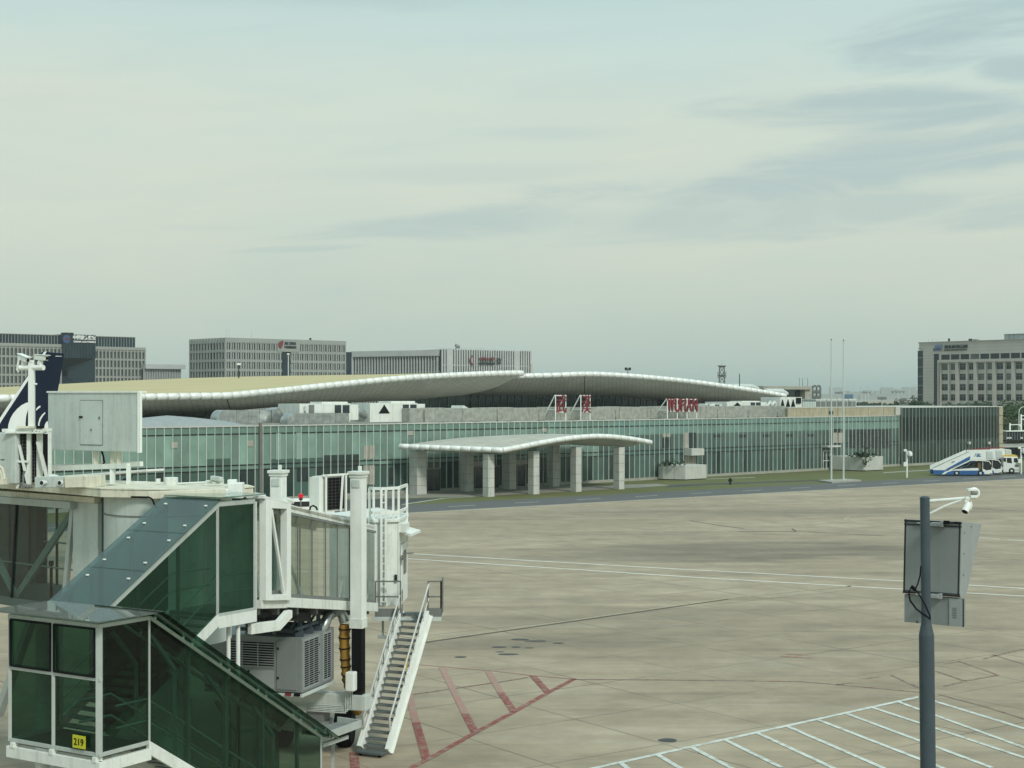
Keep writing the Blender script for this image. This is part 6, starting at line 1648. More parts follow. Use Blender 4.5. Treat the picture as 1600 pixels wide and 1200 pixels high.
    for s in edge[1:3]:
        for off in (o1 - .06, o2 + .06): f.bar(P(s, off, ZU(s, zb)), P(s, off, ZU(s, zt)), .08, .08)
    f.build('flight_post', M['midframe'], stair)
    st_ = MB()
    for off in (o1, o2): st_.prism([P(u0, off - .05, ZU(u0, zb)), P(u1, off - .05, ZU(u1, zb)), P(u1, off - .05, ZU(u1, zb) - .3), P(u0, off - .05, ZU(u0, zb) - .3)], E1 * .1); st_.prism([P(u1, off - .05, ZU(u1, zb) - .06), P(u2 + .05, off - .05, ZU(u1, zb) - .06), P(u2 + .05, off - .05, ZU(u1, zb) - .36), P(u1, off - .05, ZU(u1, zb) - .36)], E1 * .1)
    st_.build('stringer', M['white'], stair)
    tr = MB(); n = 15
    for i in range(n):
        s = u0 + (u1 - u0) * (i + .5) / n; tr.obox(P(s - .14, o2 + .1, ZU(s, zb) - .06), E2 * .28, E1 * (o1 - o2 - .2), V((0, 0, .04)))
    tr.obox(P(u1, o2 + .05, ZU(u1, zb) - .1), E2 * (u2 - u1), E1 * (o1 - o2 - .1), V((0, 0, .08)))
    tr.build('tread', M['lightstep'], stair)
    hr = MB()
    for off in (o1 - .14, o2 + .14):
        for dz in (.95, .5): hr.tube([P(u0, off, ZU(u0, zb) + dz), P(u1, off, ZU(u1, zb) + dz), P(u2, off, ZU(u1, zb) + dz)], .022, 6)
    hr.build('handrail', M['rail'], stair)
    rf = MB()
    cuts = [u0 - .1, u0 + 1.25, u0 + 2.6, u1 + .02]
    for a, c in zip(cuts, cuts[1:]):
        za, zc = ZU(a, zt) + .12, ZU(c - .02, zt) + .12
        if a < u0: za = zt + .12 - .1 * r
        rf.prism([P(a, o1 + .12, za), P(c - .02, o1 + .12, zc), P(c - .02, o2 - .15, zc), P(a, o2 - .15, za)], V((0, 0, .025)))
    rf.build('flight_roof_glass', M['glass_roof'], stair)
    cl = MB()
    for s in (u0 + .95, u0 + 1.5, u0 + 2.3, u0 + 2.85, u1 - .3):
        for off in (o1 - .12, o2 + .2): cl.lathe([(.045, 0), (.045, .03)], P(s, off, ZU(s, zt) + .145), 10)
    cl.build('glass_bolt', M['white_clean'], stair)
    rf = MB(); zq = ZU(u1, zt) + .16
    rf.prism([P(u1 - .05, o1 + .15, zq), P(u2 + .3, o1 + .15, zq), P(u2 + .3, o2 - .1, zq), P(u1 - .05, o2 - .1, zq)], V((0, 0, .03))); rf.build('landing_roof_glass', M['glass_roof'], stair)
    # dark lining behind the upper landing where it meets the bridge
    dl = MB(); dl.obox(P(u2 + .05, o2, ZU(u1, zb) - .1), E2 * .06, E1 * (o1 - o2), V((0, 0, 2.9))); dl.build('landing_back_wall', M['panelgrey'], stair)
    lg = MB()
    for px in (357, 372): p = W(px, 0, 40.2); lg.tube([V((p.x, p.y, 0)), V((p.x, p.y, 6.0))], .055, 10)
    lg.build('support_post', M['white_clean'], stair)
    bb = MB(); z = 6.0
    bb.prism([P(u2 - .1, o1 + .0, 5.98), P(u2 + 1.0, o1 + .0, 5.93), P(u2 + 1.35, o1, 6.15), P(u2 + 1.55, o1, 6.15), P(u2 + 1.55, o1, 5.95), P(u2 + 1.05, o1, 5.66), P(u2 - .1, o1, 5.70)], -E1 * .14); bb.build('support_beam', M['white'], stair, bevel=.01)
tower()

# ---- steel service stairs down from the cab platform
sv = thing('service_stairs', 'white steel service stairs with grey treads descending from the bridge cab platform', 'service stairs', G(587, 1178), 0)
def service():
    zp = 4.35; top = V((-3.37, 54.0, zp)); foot = V((-4.56, 51.42, .12)); r = (foot - top); rh = V((r.x, r.y, 0)).normalized(); w = V((-rh.y, rh.x, 0)); hw = .44
    if w.x < 0: w = -w
    # platform
    fl = MB(); x0, x1 = W(586, 0, 54).x, W(690, 0, 54).x
    fl.lbox(x0, -3.05, 53.95, 54.33, zp - .04, zp); fl.lbox(-3.05, x1, 53.95, 55.3, zp - .04, zp); fl.build('platform_floor', M['tread'], sv)
    k = MB(); k.lbox(x0, x0 + .98, 53.92, 53.95, zp - .12, zp + .17); k.build('kick_plate', M['grey'], sv)
    k = MB(); k.lbox(-2.98, x1, 53.92, 53.95, zp - .12, zp + .17); k.lbox(x1 - .03, x1, 53.95, 55.3, zp - .12, zp + .17); k.build('kick_plate', M['grey'], sv)
    b = MB(); b.lbox(x0 - .1, x1, 53.9, 53.98, zp - .26, zp - .12); b.lbox(-3.0, x1, 55.2, 55.3, zp - .26, zp - .12)
    for x in (x0, x0 + .9, x1 - .1): b.lbox(x, x + .08, 53.98, 55.2 if x > -3 else 54.3, zp - .24, zp - .12)
    b.lbox(x0 + .2, x0 + .28, 54.4, 54.5, zp - .9, zp - .24); b.lbox(x0 + .05, x0 + .45, 54.3, 54.6, zp - .95, zp - .88)
    b.build('platform_beam', M['panelgrey'], sv)
    g = MB(); h = 1.12
    def fence(xa, xb, n):
        for i in range(n + 1): x = xa + (xb - xa) * i / n; g.bar(V((x, 53.96, zp)), V((x, 53.96, zp + h)), .05)
        for z in (zp + h, zp + h * .52): g.bar(V((xa, 53.96, z)), V((xb, 53.96, z)), .05)
    fence(x0 + .02, x0 + .9, 1); g.build('platform_railing', M['steel'], sv); g = MB(); fence(-2.95, x1 - .02, 1)
    g.build('platform_railing', M['steel'], sv); g = MB()
    for i in range(5): y = 53.96 + 1.3 * i / 4; x = x1 - .02 + .0; g.bar(V((x, y, zp)), V((x, y, zp + h)), .05)
    for z in (zp + h, zp + h * .52): g.bar(V((x1 - .02, 53.96, z)), V((x1 - .02, 55.3, z)), .035)
    g.build('platform_railing', M['steel'], sv)
    # flight
    n = 21
    tr = MB()
    for i in range(n):
        p = top.lerp(foot, (i + .35) / n); tr.obox(p - w * hw - rh * .11, w * hw * 2, rh * .23, V((0, 0, .035)))
    tr.build('tread', M['tread'], sv)
    nz = MB()
    for i in range(n):
        p = top.lerp(foot, (i + .35) / n); nz.obox(p - w * hw + rh * .12 - V((0, 0, .02)), w * hw * 2, rh * .025, V((0, 0, .06)))
    nz.build('tread_nosing', M['grey'], sv)
    up = w.cross(r.normalized()); up = up if up.z > 0 else -up
    for sg in (-1, 1):
        s = MB(); s.bar(top + w * sg * (hw + .05) + up * .06, foot + w * sg * (hw + .05) + up * .06, .07, .36, up=up); s.bar(top + w * sg * (hw + .1) - up * .14, foot + w * sg * (hw + .1) - up * .14, .12, .04, up=up); s.bar(top + w * sg * (hw + .1) + up * .24, foot + w * sg * (hw + .1) + up * .24, .16, .04, up=up)
        s.build('stringer', M['white_clean'], sv, bevel=.006)
        hr = MB(); q0, q1 = top + w * sg * (hw + .06), foot.lerp(top, .06) + w * sg * (hw + .06)
        hr.tube([q0 + V((0, 0, 1.05)), q1 + V((0, 0, 1.0)), q1 + rh * .12 + V((0, 0, .85)), q1 + rh * .1 + V((0, 0, .45)), q1 + V((0, 0, .5))], .032, 8)
        hr.tube([q0 + V((0, 0, .55)), q1 + V((0, 0, .5))], .022, 8)
        hr.build('handrail', M['railw'], sv, smooth=40)
        ps = MB()
        for i in range(8): p = q0.lerp(q1, (i + .3) / 8); ps.bar(p, p + V((0, 0, 1.03)), .035)
        ps.build('baluster', M['grey'], sv)
    ft = MB(); p = foot + rh * .12; ft.obox(p - w * .5 + V((0, 0, -.02)), w * 1.0, rh * .4, V((0, 0, .06))); ft.build('bottom_step', M['tread'], sv)
    wh = MB()
    for sg in (-.36, .36): q = p + w * sg + rh * .25 + V((0, 0, -.05)); wh.lathe([(.02, -.04), (.065, -.04), (.065, .04), (.02, .04)], V((q.x, q.y, .066)), 12, w)
    wh.build('castor', M['black'], sv)
    tg = MB(); q = top.lerp(foot, .5) + w * (hw - .02) + V((0, 0, .45)); tg.obox(q, rh * .16, w * .02, V((0, 0, .42))); tg.build('warning_plate', M['yellow'], sv)
service()

# ---- ground air unit hung under the tunnel
pc = thing('air_conditioning_unit', 'big grey louvred aircraft air unit hung under the boarding bridge', 'air unit', (-7.0, 49, 2.5), 0)
def air_unit():
    c = W(472, 0, 48.0); c = V((c.x, 48.0, 0)); ld = V((-.955, .297, 0)).normalized(); rd = V((.50, .866, 0)).normalized()
    rd = V((-ld.y, ld.x, 0)); rd = rd if rd.y > 0 else -rd
    z0, z1 = 2.70, 4.42; LL, LR = 3.4, 2.45
    nl = -rd; nr = -ld
    b = MB(); b.obox(c + V((0, 0, z0)), ld * LL, rd * LR, V((0, 0, z1 - z0))); b.build('casing', M['boxgrey'], pc, bevel=.02)
    def panel(nm, d, n_, a, e, za, zc, mat, th=.015, off=.0, par=None):
        q = MB(); q.obox(c + d * a + n_ * off + V((0, 0, za)), d * (e - a), n_ * th, V((0, 0, zc - za))); return q.build(nm, mat, par or pc, bevel=.004 if th > .01 else 0)
    l = panel('louvre', ld, nl, .98, 2.62, 3.45, 4.22, M['black'], .01, .001)
    s = MB()
    for i in range(10): s.obox(c + ld * .98 + nl * .012 + V((0, 0, 3.45 + i * .078)), ld * 1.64, nl * .02, V((0, 0, .028)))
    for x in (1.5, 2.05): s.obox(c + ld * x + nl * .012 + V((0, 0, 3.43)), ld * .03, nl * .024, V((0, 0, .78)))
    s.build('louvre_slat', M['boxlight'], l)
    panel('access_door', ld, nl, .18, .86, 2.78, 4.32, M['boxgrey'], .03)
    panel('access_door', ld, nl, .96, 2.66, 2.78, 3.34, M['boxlight'], .025)
    for a, z in ((.78, 4.02), (.78, 3.1), (1.8, 3.26)): panel('door_latch', ld, nl, a, a + .07, z, z + .07, M['dark'], .02, .03)
    for a, e, w in ((.06, 1.25, 3), (1.55, 2.2, 2)):
        l = panel('louvre_door', rd, nr, a, e, 2.78, 4.36, M['boxlight'], .02)
        s = MB(); n = 21
        cw = (e - a - .1) / w
        for j in range(w):
            for i in range(n): s.obox(c + rd * (a + .05 + cw * j + .03) + nr * .021 + V((0, 0, 2.86 + i * .069)), rd * (cw - .06), nr * .006, V((0, 0, .042)))
        s.build('louvre_slot', M['black'], l)
    for a, z in ((1.22, 4.0), (1.22, 3.1)): panel('door_latch', rd, nr, a, a + .06, z, z + .06, M['dark'], .02, .005)
    tr = MB(); tr.obox(c + ld * LL - rd * .02 + V((0, 0, z0 - .14)), -ld * (LL + .02), rd * (LR + .04), V((0, 0, .1))); tr.build('base_tray', M['panelgrey'], pc, bevel=.01)
    for a, m in ((.05, M['black']), (.35, M['red'])): panel('lamp', ld, nl, a, a + .2, z0 - .10, z0 - .02, m, .04, .03)
    br = MB()
    for a in (.25, .95, 1.65):
        p = c + rd * a + ld * .2
        br.bar(p + V((0, 0, z1)), p + V((0, 0, 5.35)), .12, .12); br.bar(p + V((0, 0, z1 + .16)) - ld * .1, p + V((0, 0, z1 + .16)) + ld * 2.2, .1, .12); br.box(p + V((0, 0, z1 + .08)), (.26, .26, .16)); br.bar(p + V((0, 0, 4.65)) + ld * .3, p + V((0, 0, 5.1)), .07)
    br.bar(c + rd * .0 + ld * .2 + V((0, 0, z1 + .28)), c + rd * 2.1 + ld * .2 + V((0, 0, z1 + .28)), .1, .1)
    br.build('hanger', M['polegrey'], pc)
    mb = MB(); q = c + ld * 1.9 + V((0, 0, z1 + .02)); mb.box(q + rd * .7 + V((0, 0, .2)), (.6, .5, .36)); mb.build('pump_box', M['dark'], pc)
    vp = MB()
    for k in range(3): vp.tube([c + ld * (1.2 + k * .5) + rd * .5 + V((0, 0, z1)), c + ld * (1.2 + k * .5) + rd * .5 + V((0, 0, z1 + .55)), c + ld * (.4 + k * .3) + rd * .8 + V((0, 0, z1 + .6))], .05, 8)
    vp.build('refrigerant_pipe', M['cream'], pc, smooth=40)
air_unit()
el = MB(); el.tube([W(500, 990, 49.8), W(506, 980, 49.8), W(512, 964, 50.0), W(522, 956, 50.4), W(533, 957, 50.6), W(539, 972, 50.6)], [.17, .17, .17, .17, .18, .18], 14)
tag(el.build('silver_duct', M['foil'], smooth=50), 'silver bent air duct under the tunnel beside the black inner column', 'air duct')
hs = MB(); pts, rs = [], []
path = [W(539, 976, 50.6), W(538, 1000, 50.6), W(539.5, 1030, 50.6), W(541, 1050, 50.6), W(542.5, 1066, 50.8), W(550, 1085, 51.3), W(559, 1112, 52.3)]
for i in range(43):
    t = i / 42 * 6; k = min(5, int(t)); pts.append(path[k].lerp(path[k + 1], t - k)); rs.append((.19 if i % 4 else .17) * (1 - .25 * min(1, i / 30)))
hs.tube(pts, rs, 16); h = tag(hs.build('air_hose', M['hose'], smooth=60), 'yellow ribbed air hose hanging beside the black inner column', 'hose')
rg = MB()
for i in range(2, 42, 4): d = (pts[i + 1] - pts[i]).normalized(); rq = rs[i] * 1.13; rg.lathe([(rq * .95, -.018), (rq * 1.02, -.012), (rq * 1.02, .012), (rq * .95, .018)], pts[i], 16, d)
INV[h.name] = INV[h.name]; rg.build('hose_band', M['black'], h)

# ---- things on the bridge roofs
cd = thing('condenser_unit', 'white framed condenser with dark finned coil on the tunnel roof', 'condenser', TP.P(TP.s(520, -.9), -.9, 8.3), TP.rot)
def condenser():
    z0, z1 = 8.28, 9.42; D = 49.4
    a, c = W(506, 0, 49.0), W(538, 0, 49.8); a = V((a.x, a.y, 0)); c = V((c.x, c.y, 0)); d = (c - a).normalized(); n_ = V((d.y, -d.x, 0)); L = (c - a).length
    b = MB(); b.obox(a - n_ * .45 - d * .06 + V((0, 0, z0)), d * (L + .12), n_ * .44, V((0, 0, z1 - z0))); b.build('casing', M['white'], cd, bevel=.01)
    f = MB(); f.obox(a + V((0, 0, z0 + .06)), d * L, n_ * .02, V((0, 0, z1 - z0 - .12))); co_ = f.build('coil', M['black'], cd)
    g = MB()
    for k in range(11): g.obox(a + n_ * .02 + V((0, 0, z0 + .08 + k * .1)), d * L, n_ * .004, V((0, 0, .004)))
    for k in range(6): g.obox(a + n_ * .022 + d * L * k / 5.5 + V((0, 0, z0 + .06)), d * .005, n_ * .004, V((0, 0, z1 - z0 - .12)))
    g.build('guard_wire', M['steel'], co_)
    p = MB()
    for s in (0, L - .03): p.obox(a + d * s + n_ * .03 + V((0, 0, z0 - .05)), d * .07, n_ * .05, V((0, 0, z1 - z0 + .1)))
    p.bar(a + d * (L * .76) + n_ * .06 + V((0, 0, z0 - .02)), a + d * (L * .86) + n_ * .06 + V((0, 0, z1)), .07); p.bar(a - d * .12 + n_ * .05 + V((0, 0, z1 + .03)), a + d * (L + .1) + n_ * .05 + V((0, 0, z1 + .03)), .06)
    p.obox(a - d * .24 - n_ * .4 + V((0, 0, z0)), d * .17, n_ * .42, V((0, 0, z1 - z0 - .02)))
    p.build('guard_frame', M['white_clean'], cd)
    v = MB()
    for k in range(17): v.obox(c + d * .065 - n_ * .3 + V((0, 0, z0 + .1 + k * .06)), d * .01, n_ * .22, V((0, 0, .03)))
    v.build('side_slot', M['black'], cd)
condenser()
rb = thing('obstruction_lamp', 'small red obstruction lamp on a thin rod on the tunnel roof', 'lamp', TP.P(TP.s(470, -1), -1, 8.6), 0)
b = MB(); b.tube([W(470, 795, 47.2), W(470, 779, 47.2)], .02, 6); b.build('rod', M['steel'], rb)
m_, nt_, out_ = nodes('red_lamp_lens'); bs_ = N(nt_, 'BsdfPrincipled', Roughness=.3); bs_.inputs['Base Color'].default_value = (.5, .01, .02, 1); bs_.inputs['Emission Color'].default_value = (1, .05, .06, 1); bs_.inputs['Emission Strength'].default_value = .15; nt_.links.new(bs_.outputs[0], out_.inputs[0])
b = MB(); q = W(470, 779, 47.2); b.lathe([(.03, 0), (.075, .03), (.075, .13), (.05, .15)], q, 14); b.build('lens', m_, rb, smooth=40)
b = MB(); b.lathe([(.05, -.05), (.07, 0)], q, 12); b.build('lamp_base', M['dark'], rb)
b = MB(); b.tube([W(484, 797, 47.6), W(485, 792, 47.6), W(489, 790, 47.6), W(494, 792.5, 47.6), W(496, 797, 47.6)], .03, 6); tag(b.build('cable_loop', M['black'], smooth=50), 'black cable loop arching over the tunnel roof left of the condenser', 'cable')

# big white display cabinet, back side towards us
cbp = PL((W(75, 0, 45.3).x, 45.3), (.86, -.51))
cab_ = thing('display_cabinet', 'large white flat cabinet with a small hatch standing on stubs above the rotunda', 'display cabinet', cbp.P(2.4, -.2, 9.5), cbp.rot)
def cabinet():
    s1 = cbp.s(216); z0, z1 = 10.40, 12.08
    b = MB(); b.obox(cbp.P(0, -.12, z0), cbp.u * s1, cbp.n * .12, V((0, 0, z1 - z0))); b.build('cabinet_body', M['panelgrey'], cab_, bevel=.015)
    b = MB(); b.prism([cbp.P(-.03, .03, z1), cbp.P(s1 + .03, .03, z1), cbp.P(s1 + .03, -.3, z1), cbp.P(-.03, -.05, z1)], V((0, 0, .05))); b.obox(cbp.P(s1 - .02, .0, z0 - .02), cbp.u * .05, cbp.n * .025, V((0, 0, z1 - z0 + .02))); b.obox(cbp.P(s1 + .002, -.12, z0 - .02), cbp.u * .03, cbp.n * .1, V((0, 0, z1 - z0 + .02))); b.build('cabinet_edge', M['white_clean'], cab_)
    sa, sb = cbp.s(125.5), cbp.s(161); za, zb = CZ - (696 - HZ) * cbp.P(sb).y / F, CZ - (625 - HZ) * cbp.P(sa).y / F
    d = MB(); d.obox(cbp.P(sa, .002, za), cbp.u * (sb - sa), cbp.n * .006, V((0, 0, zb - za))); j = d.build('hatch_gap', M['grey'], cab_)
    d = MB(); d.obox(cbp.P(sa + .02, .009, za + .02), cbp.u * (sb - sa - .04), cbp.n * .015, V((0, 0, zb - za - .04))); hd = d.build('hatch', M['panelgrey'], cab_)
    d = MB(); d.obox(cbp.P(sa - .02, .02, za + .78), cbp.u * .14, cbp.n * .02, V((0, 0, .06))); d.obox(cbp.P(sb - .13, .026, za + .75), cbp.u * .02, cbp.n * .02, V((0, 0, .08))); d.obox(cbp.P((sa + sb) / 2, .026, za + .42), cbp.u * .02, cbp.n * .02, V((0, 0, .05))); d.build('latch', M['dark'], hd)
    for px in (150.5, 177, 187):
        st = MB(); p = cbp.P(cbp.s(px, -.2), -.2, z0); st.bar(p, p - V((0, 0, .45)), .14, .12); st.box(p - V((0, 0, .42)), (.26, .26, .05)); st.build('stub_leg', M['cream'], cab_)
    c = MB(); p = cbp.P(cbp.s(155), -.1, z0); c.tube([p, p + cbp.u * .06 - V((0, 0, .15)), p + cbp.u * .1 - V((0, 0, .33)), p + cbp.u * .02 - V((0, 0, .42))], .03, 6); c.build('black_cable', M['black'], cab_)
    f = MB(); A, B_ = W(29, 733.5, 45.4), W(201, 727.5, 43.4)
    f.bar(A, B_, .14, .14); f.bar(A, V((A.x, A.y, 9.45)), .12); f.bar(B_, V((B_.x, B_.y, 9.45)), .11); f.bar(W(56, 733, 45.0), V((W(56, 0, 45.0).x, 45.0, 9.45)), .13)
    f.bar(A + V((0.1, 1.1, 0)), B_ + V((.1, 1.1, 0)), .14, .14); m1 = W(176, 729, 43.7); f.bar(m1, V((m1.x, m1.y, 9.45)), .13)
    f.build('support_frame', M['white'], cab_)
cabinet()
# camera mast with frame
def cams(b, p, d, s=1.0):
    d = V(d).normalized(); b.bar(p - d * .18 * s, p + d * .2 * s, .15 * s, .13 * s); b.bar(p - d * .2 * s + V((0, 0, .075 * s)), p + d * .28 * s + V((0, 0, .085 * s)), .18 * s, .02)
    b.tube([p + V((0, 0, -.28 * s)), p + V((0, 0, -.05))], .06 * s, 10); b.tube([p + d * .2 * s, p + d * .23 * s], .06 * s, 10)
cm = thing('camera_mast', 'white mast with two security cameras on a crossarm above the frame at left', 'camera mast', W(49.5, 672, 44), 0)
def camera_mast():
    D = 44.0; b = MB(); b.bar(W(49.5, 672, D), W(49.5, 566, D), .16); b.tube([W(49.5, 566, D), W(49.5, 563, D)], .1, 12); b.tube([W(54, 600, D), W(58, 600, D)], .03, 6); b.box(W(49, 670, D), (.55, .3, .08)); b.build('mast', M['white_clean'], cm, bevel=.01)
    b = MB(); b.tube([W(30, 575, D), W(50, 574.5, D), W(68, 574.5, D - .2)], .075, 12); b.build('crossarm', M['white_clean'], cm, smooth=50)
    for p, d in ((W(36.5, 559.5, D), (.7, -.6, -.25)), (W(64, 559, D - .1), (.85, -.5, -.08))):
        b = MB(); cams(b, p, d, 1.05); o = b.build('camera', M['white_clean'], cm, bevel=.01)
        l = MB(); dd = V(d).normalized(); l.tube([p + dd * .23, p + dd * .25], .05, 10); l.build('lens', M['black'], o)
    b = MB(); b.tube([W(31, 558, D), W(28.5, 565, D), W(26.5, 578, D), W(29, 581, D)], .03, 6); b.build('cable', M['white'], cm)
    b = MB(); b.tube([W(56, 562, D), W(57, 570, D), W(60, 577, D - .1)], .03, 6); b.build('cable', M['grey'], cm)
camera_mast()
fr = thing('equipment_frame', 'white square frame of posts and braces carrying the camera mast', 'steel frame', W(50, 760, 44), 0)
def eframe():
    b = MB(); D = 43.8
    b.bar(W(4, 672.5, D), W(81, 671.5, D), .12, .09); b.bar(W(12, 675.5, D), W(70, 675.5, D), .5, .05)
    for px, y1, w in ((28, 763, .09), (45.5, 757, .11), (78, 742, .09)): b.bar(W(px, 673, D), W(px, y1, D), w)
    b.bar(W(30, 695, D - .1), W(44, 757, D - .1), .07); b.bar(W(59, 690, D), W(74, 748, D), .09); b.bar(W(26, 721, D - .1), W(45, 721, D - .1), .06)
    b.bar(W(62, 676, D + .2), W(62, 745, D + .2), .14)
    b.build('post_and_brace', M['white'], fr)
    for p, q in ((W(10, 671, D), W(60, 671, D)),):
        t = MB(); t.box(W(42, 667.5, D), (.5, .3, .06)); t.build('mast_plate', M['cream'], fr)
    b = MB(); b.box(W(63, 667.5, D), (.18, .18, .08)); b.build('black_mount', M['black'], fr)
    c = MB(); c.tube([W(50, 674, D - .2), W(53, 678, D - .2), W(57, 674, D - .2), W(60, 677, D - .2), W(62, 674, D - .2)], .025, 6); c.build('cable', M['black'], fr)
    c = MB()
    for k in range(5): c.tube([W(30 + k * 5, 762, 43.4), W(34 + k * 4, 755 + k, 43.3), W(40 + k * 3, 761, 43.3)], .025, 6)
    c.tube([W(36, 762, 43.3), W(36.5, 742, 43.3), W(39, 736, 43.3)], .03, 6); c.build('cable_bundle', M['grey'], fr)
eframe()
ac = thing('rooftop_cooler', 'pale rooftop cooler box with dark finned side at the left edge', 'cooler', W(20, 760, 43), 0)
def leftac():
    b = MB(); p0, p1 = W(-45, 760, 44.2), W(24.5, 760, 43.6); d = V((p1.x - p0.x, p1.y - p0.y, 0)); z0, z1 = 9.5, 12 - (677 - HZ) * 43.8 / F
    nb = V((-d.y, d.x, 0)).normalized()
    b.obox(V((p0.x, p0.y, z0)), d, nb * .9, V((0, 0, z1 - z0))); b.build('casing', M['panelgrey'], ac, bevel=.02)
    q = MB(); p2 = W(60, 0, 44.3); q.obox(V((p1.x + .02, p1.y + .12, z0)), V((p2.x - p1.x, .35, 0)), nb * .5, V((0, 0, z1 - z0 - .03))); co_ = q.build('coil', M['black'], ac)
    g = MB(); d2 = V((p2.x - p1.x, .35, 0)); n2 = V((d2.y, -d2.x, 0)).normalized()
    for k in range(16): g.obox(V((p1.x + .02, p1.y + .12, z0 + .1 * k)) + n2 * .006, d2, n2 * .008, V((0, 0, .008)))
    for k in range(1, 8): g.obox(V((p1.x + .02, p1.y + .12, z0)) + d2 * k / 8 + n2 * .008, d2.normalized() * .008, n2 * .008, V((0, 0, z1 - z0 - .05)))
    g.build('guard_wire', M['grey'], co_)
    h = MB(); h.obox(V((p1.x - .42, p1.y + .01, z0 + .66)), V((.1, -.0, 0)), V((0, -.03, 0)), V((0, 0, .03))); h.build('handle', M['dark'], ac)
    v = MB(); v.tube([W(-2, 728, 43.4), W(3, 731, 43.4), W(6, 742, 43.4), W(7, 756, 43.4)], .04, 8); v.tube([W(-4, 733, 43.3), W(0, 736, 43.3), W(3, 746, 43.3), W(3, 756, 43.3)], .03, 8); v.box(W(6, 752, 43.3), (.25, .2, .16)); v.build('pipe', M['cream'], ac, smooth=40)
leftac()
b = MB(); b.bar(W(63, 753, 42.6), W(107, 752.3, 42.3), .5, .30); x1 = b.build('lamp_housing', M['panelgrey'], None, bevel=.015); tag(x1, 'pale grey roof box with two round spotlights beside the cream box', 'lamp box')
INVb = INV[x1.name]
for px in (65.5, 93.5):
    s = MB(); p = W(px, 754.5, 42.0); s.lathe([(.05, .2), (.06, .08), (.075, 0), (.07, -.02)], p, 16, (.25, .95, 0)); lh = s.build('spotlight', M['white'], x1, smooth=40)
    s = MB(); s.lathe([(.05, -.03), (.06, -.015)], p, 14, (.25, .95, 0)); s.build('spot_lens', M['dark'], lh)
b = MB(); b.bar(W(107.5, 752.5, 42.3), W(158.5, 751.5, 42.1), .5, .31); x2 = tag(b.build('roof_box', M['cream'], bevel=.015), 'cream sheet metal box on the bridge roof beside two round spotlights', 'roof box')
s = MB(); s.tube([W(130, 744.5, 42.2), W(133, 743, 42.2), W(137, 744.5, 42.2)], .015, 6); s.build('lifting_handle', M['white_clean'], x2)
b = MB(); b.lathe([(.2, 0), (.2, .2), (.19, .21)], W(267, 757.5, 43.2), 22); tag(b.build('round_vent', M['white'], smooth=40), 'round white vent drum on the rotunda roof', 'vent')
b = MB(); b.box(W(247.5, 752, 43.2), (.1, .12, .15)); tag(b.build('small_box', M['white_clean'], bevel=.01), 'tiny white box left of the round vent drum', 'box')
b = MB(); b.box(W(220, 754.5, 44.3), (.3, .3, .08)); tag(b.build('flat_box', M['white_clean'], bevel=.01), 'flat white lid on the rotunda roof below the cabinet', 'box')
sc_ = thing('security_camera', 'white security camera lying along the rotunda roof on a bracket', 'camera', W(338, 756, 42.6), 0)
b = MB(); b.bar(W(331, 746.5, 42.6), W(347, 749, 42.4), .14, .12); b.build('camera_body', M['panelgrey'], sc_, bevel=.02)
b = MB(); b.tube([W(321, 758, 42.6), W(322, 752, 42.6), W(331, 751, 42.6), W(334, 755, 42.5), W(345, 751, 42.5), W(346, 757, 42.5)], .028, 6); b.box(W(346, 753, 42.5), (.12, .12, .14)); b.build('bracket', M['white'], sc_)
b = MB(); b.tube([W(279, 755.8, 43.0), W(344, 752.6, 42.6)], .03, 8); tag(b.build('white_pipe', M['white_clean'], smooth=50), 'thin white pipe running over the rotunda roof to the camera', 'pipe')
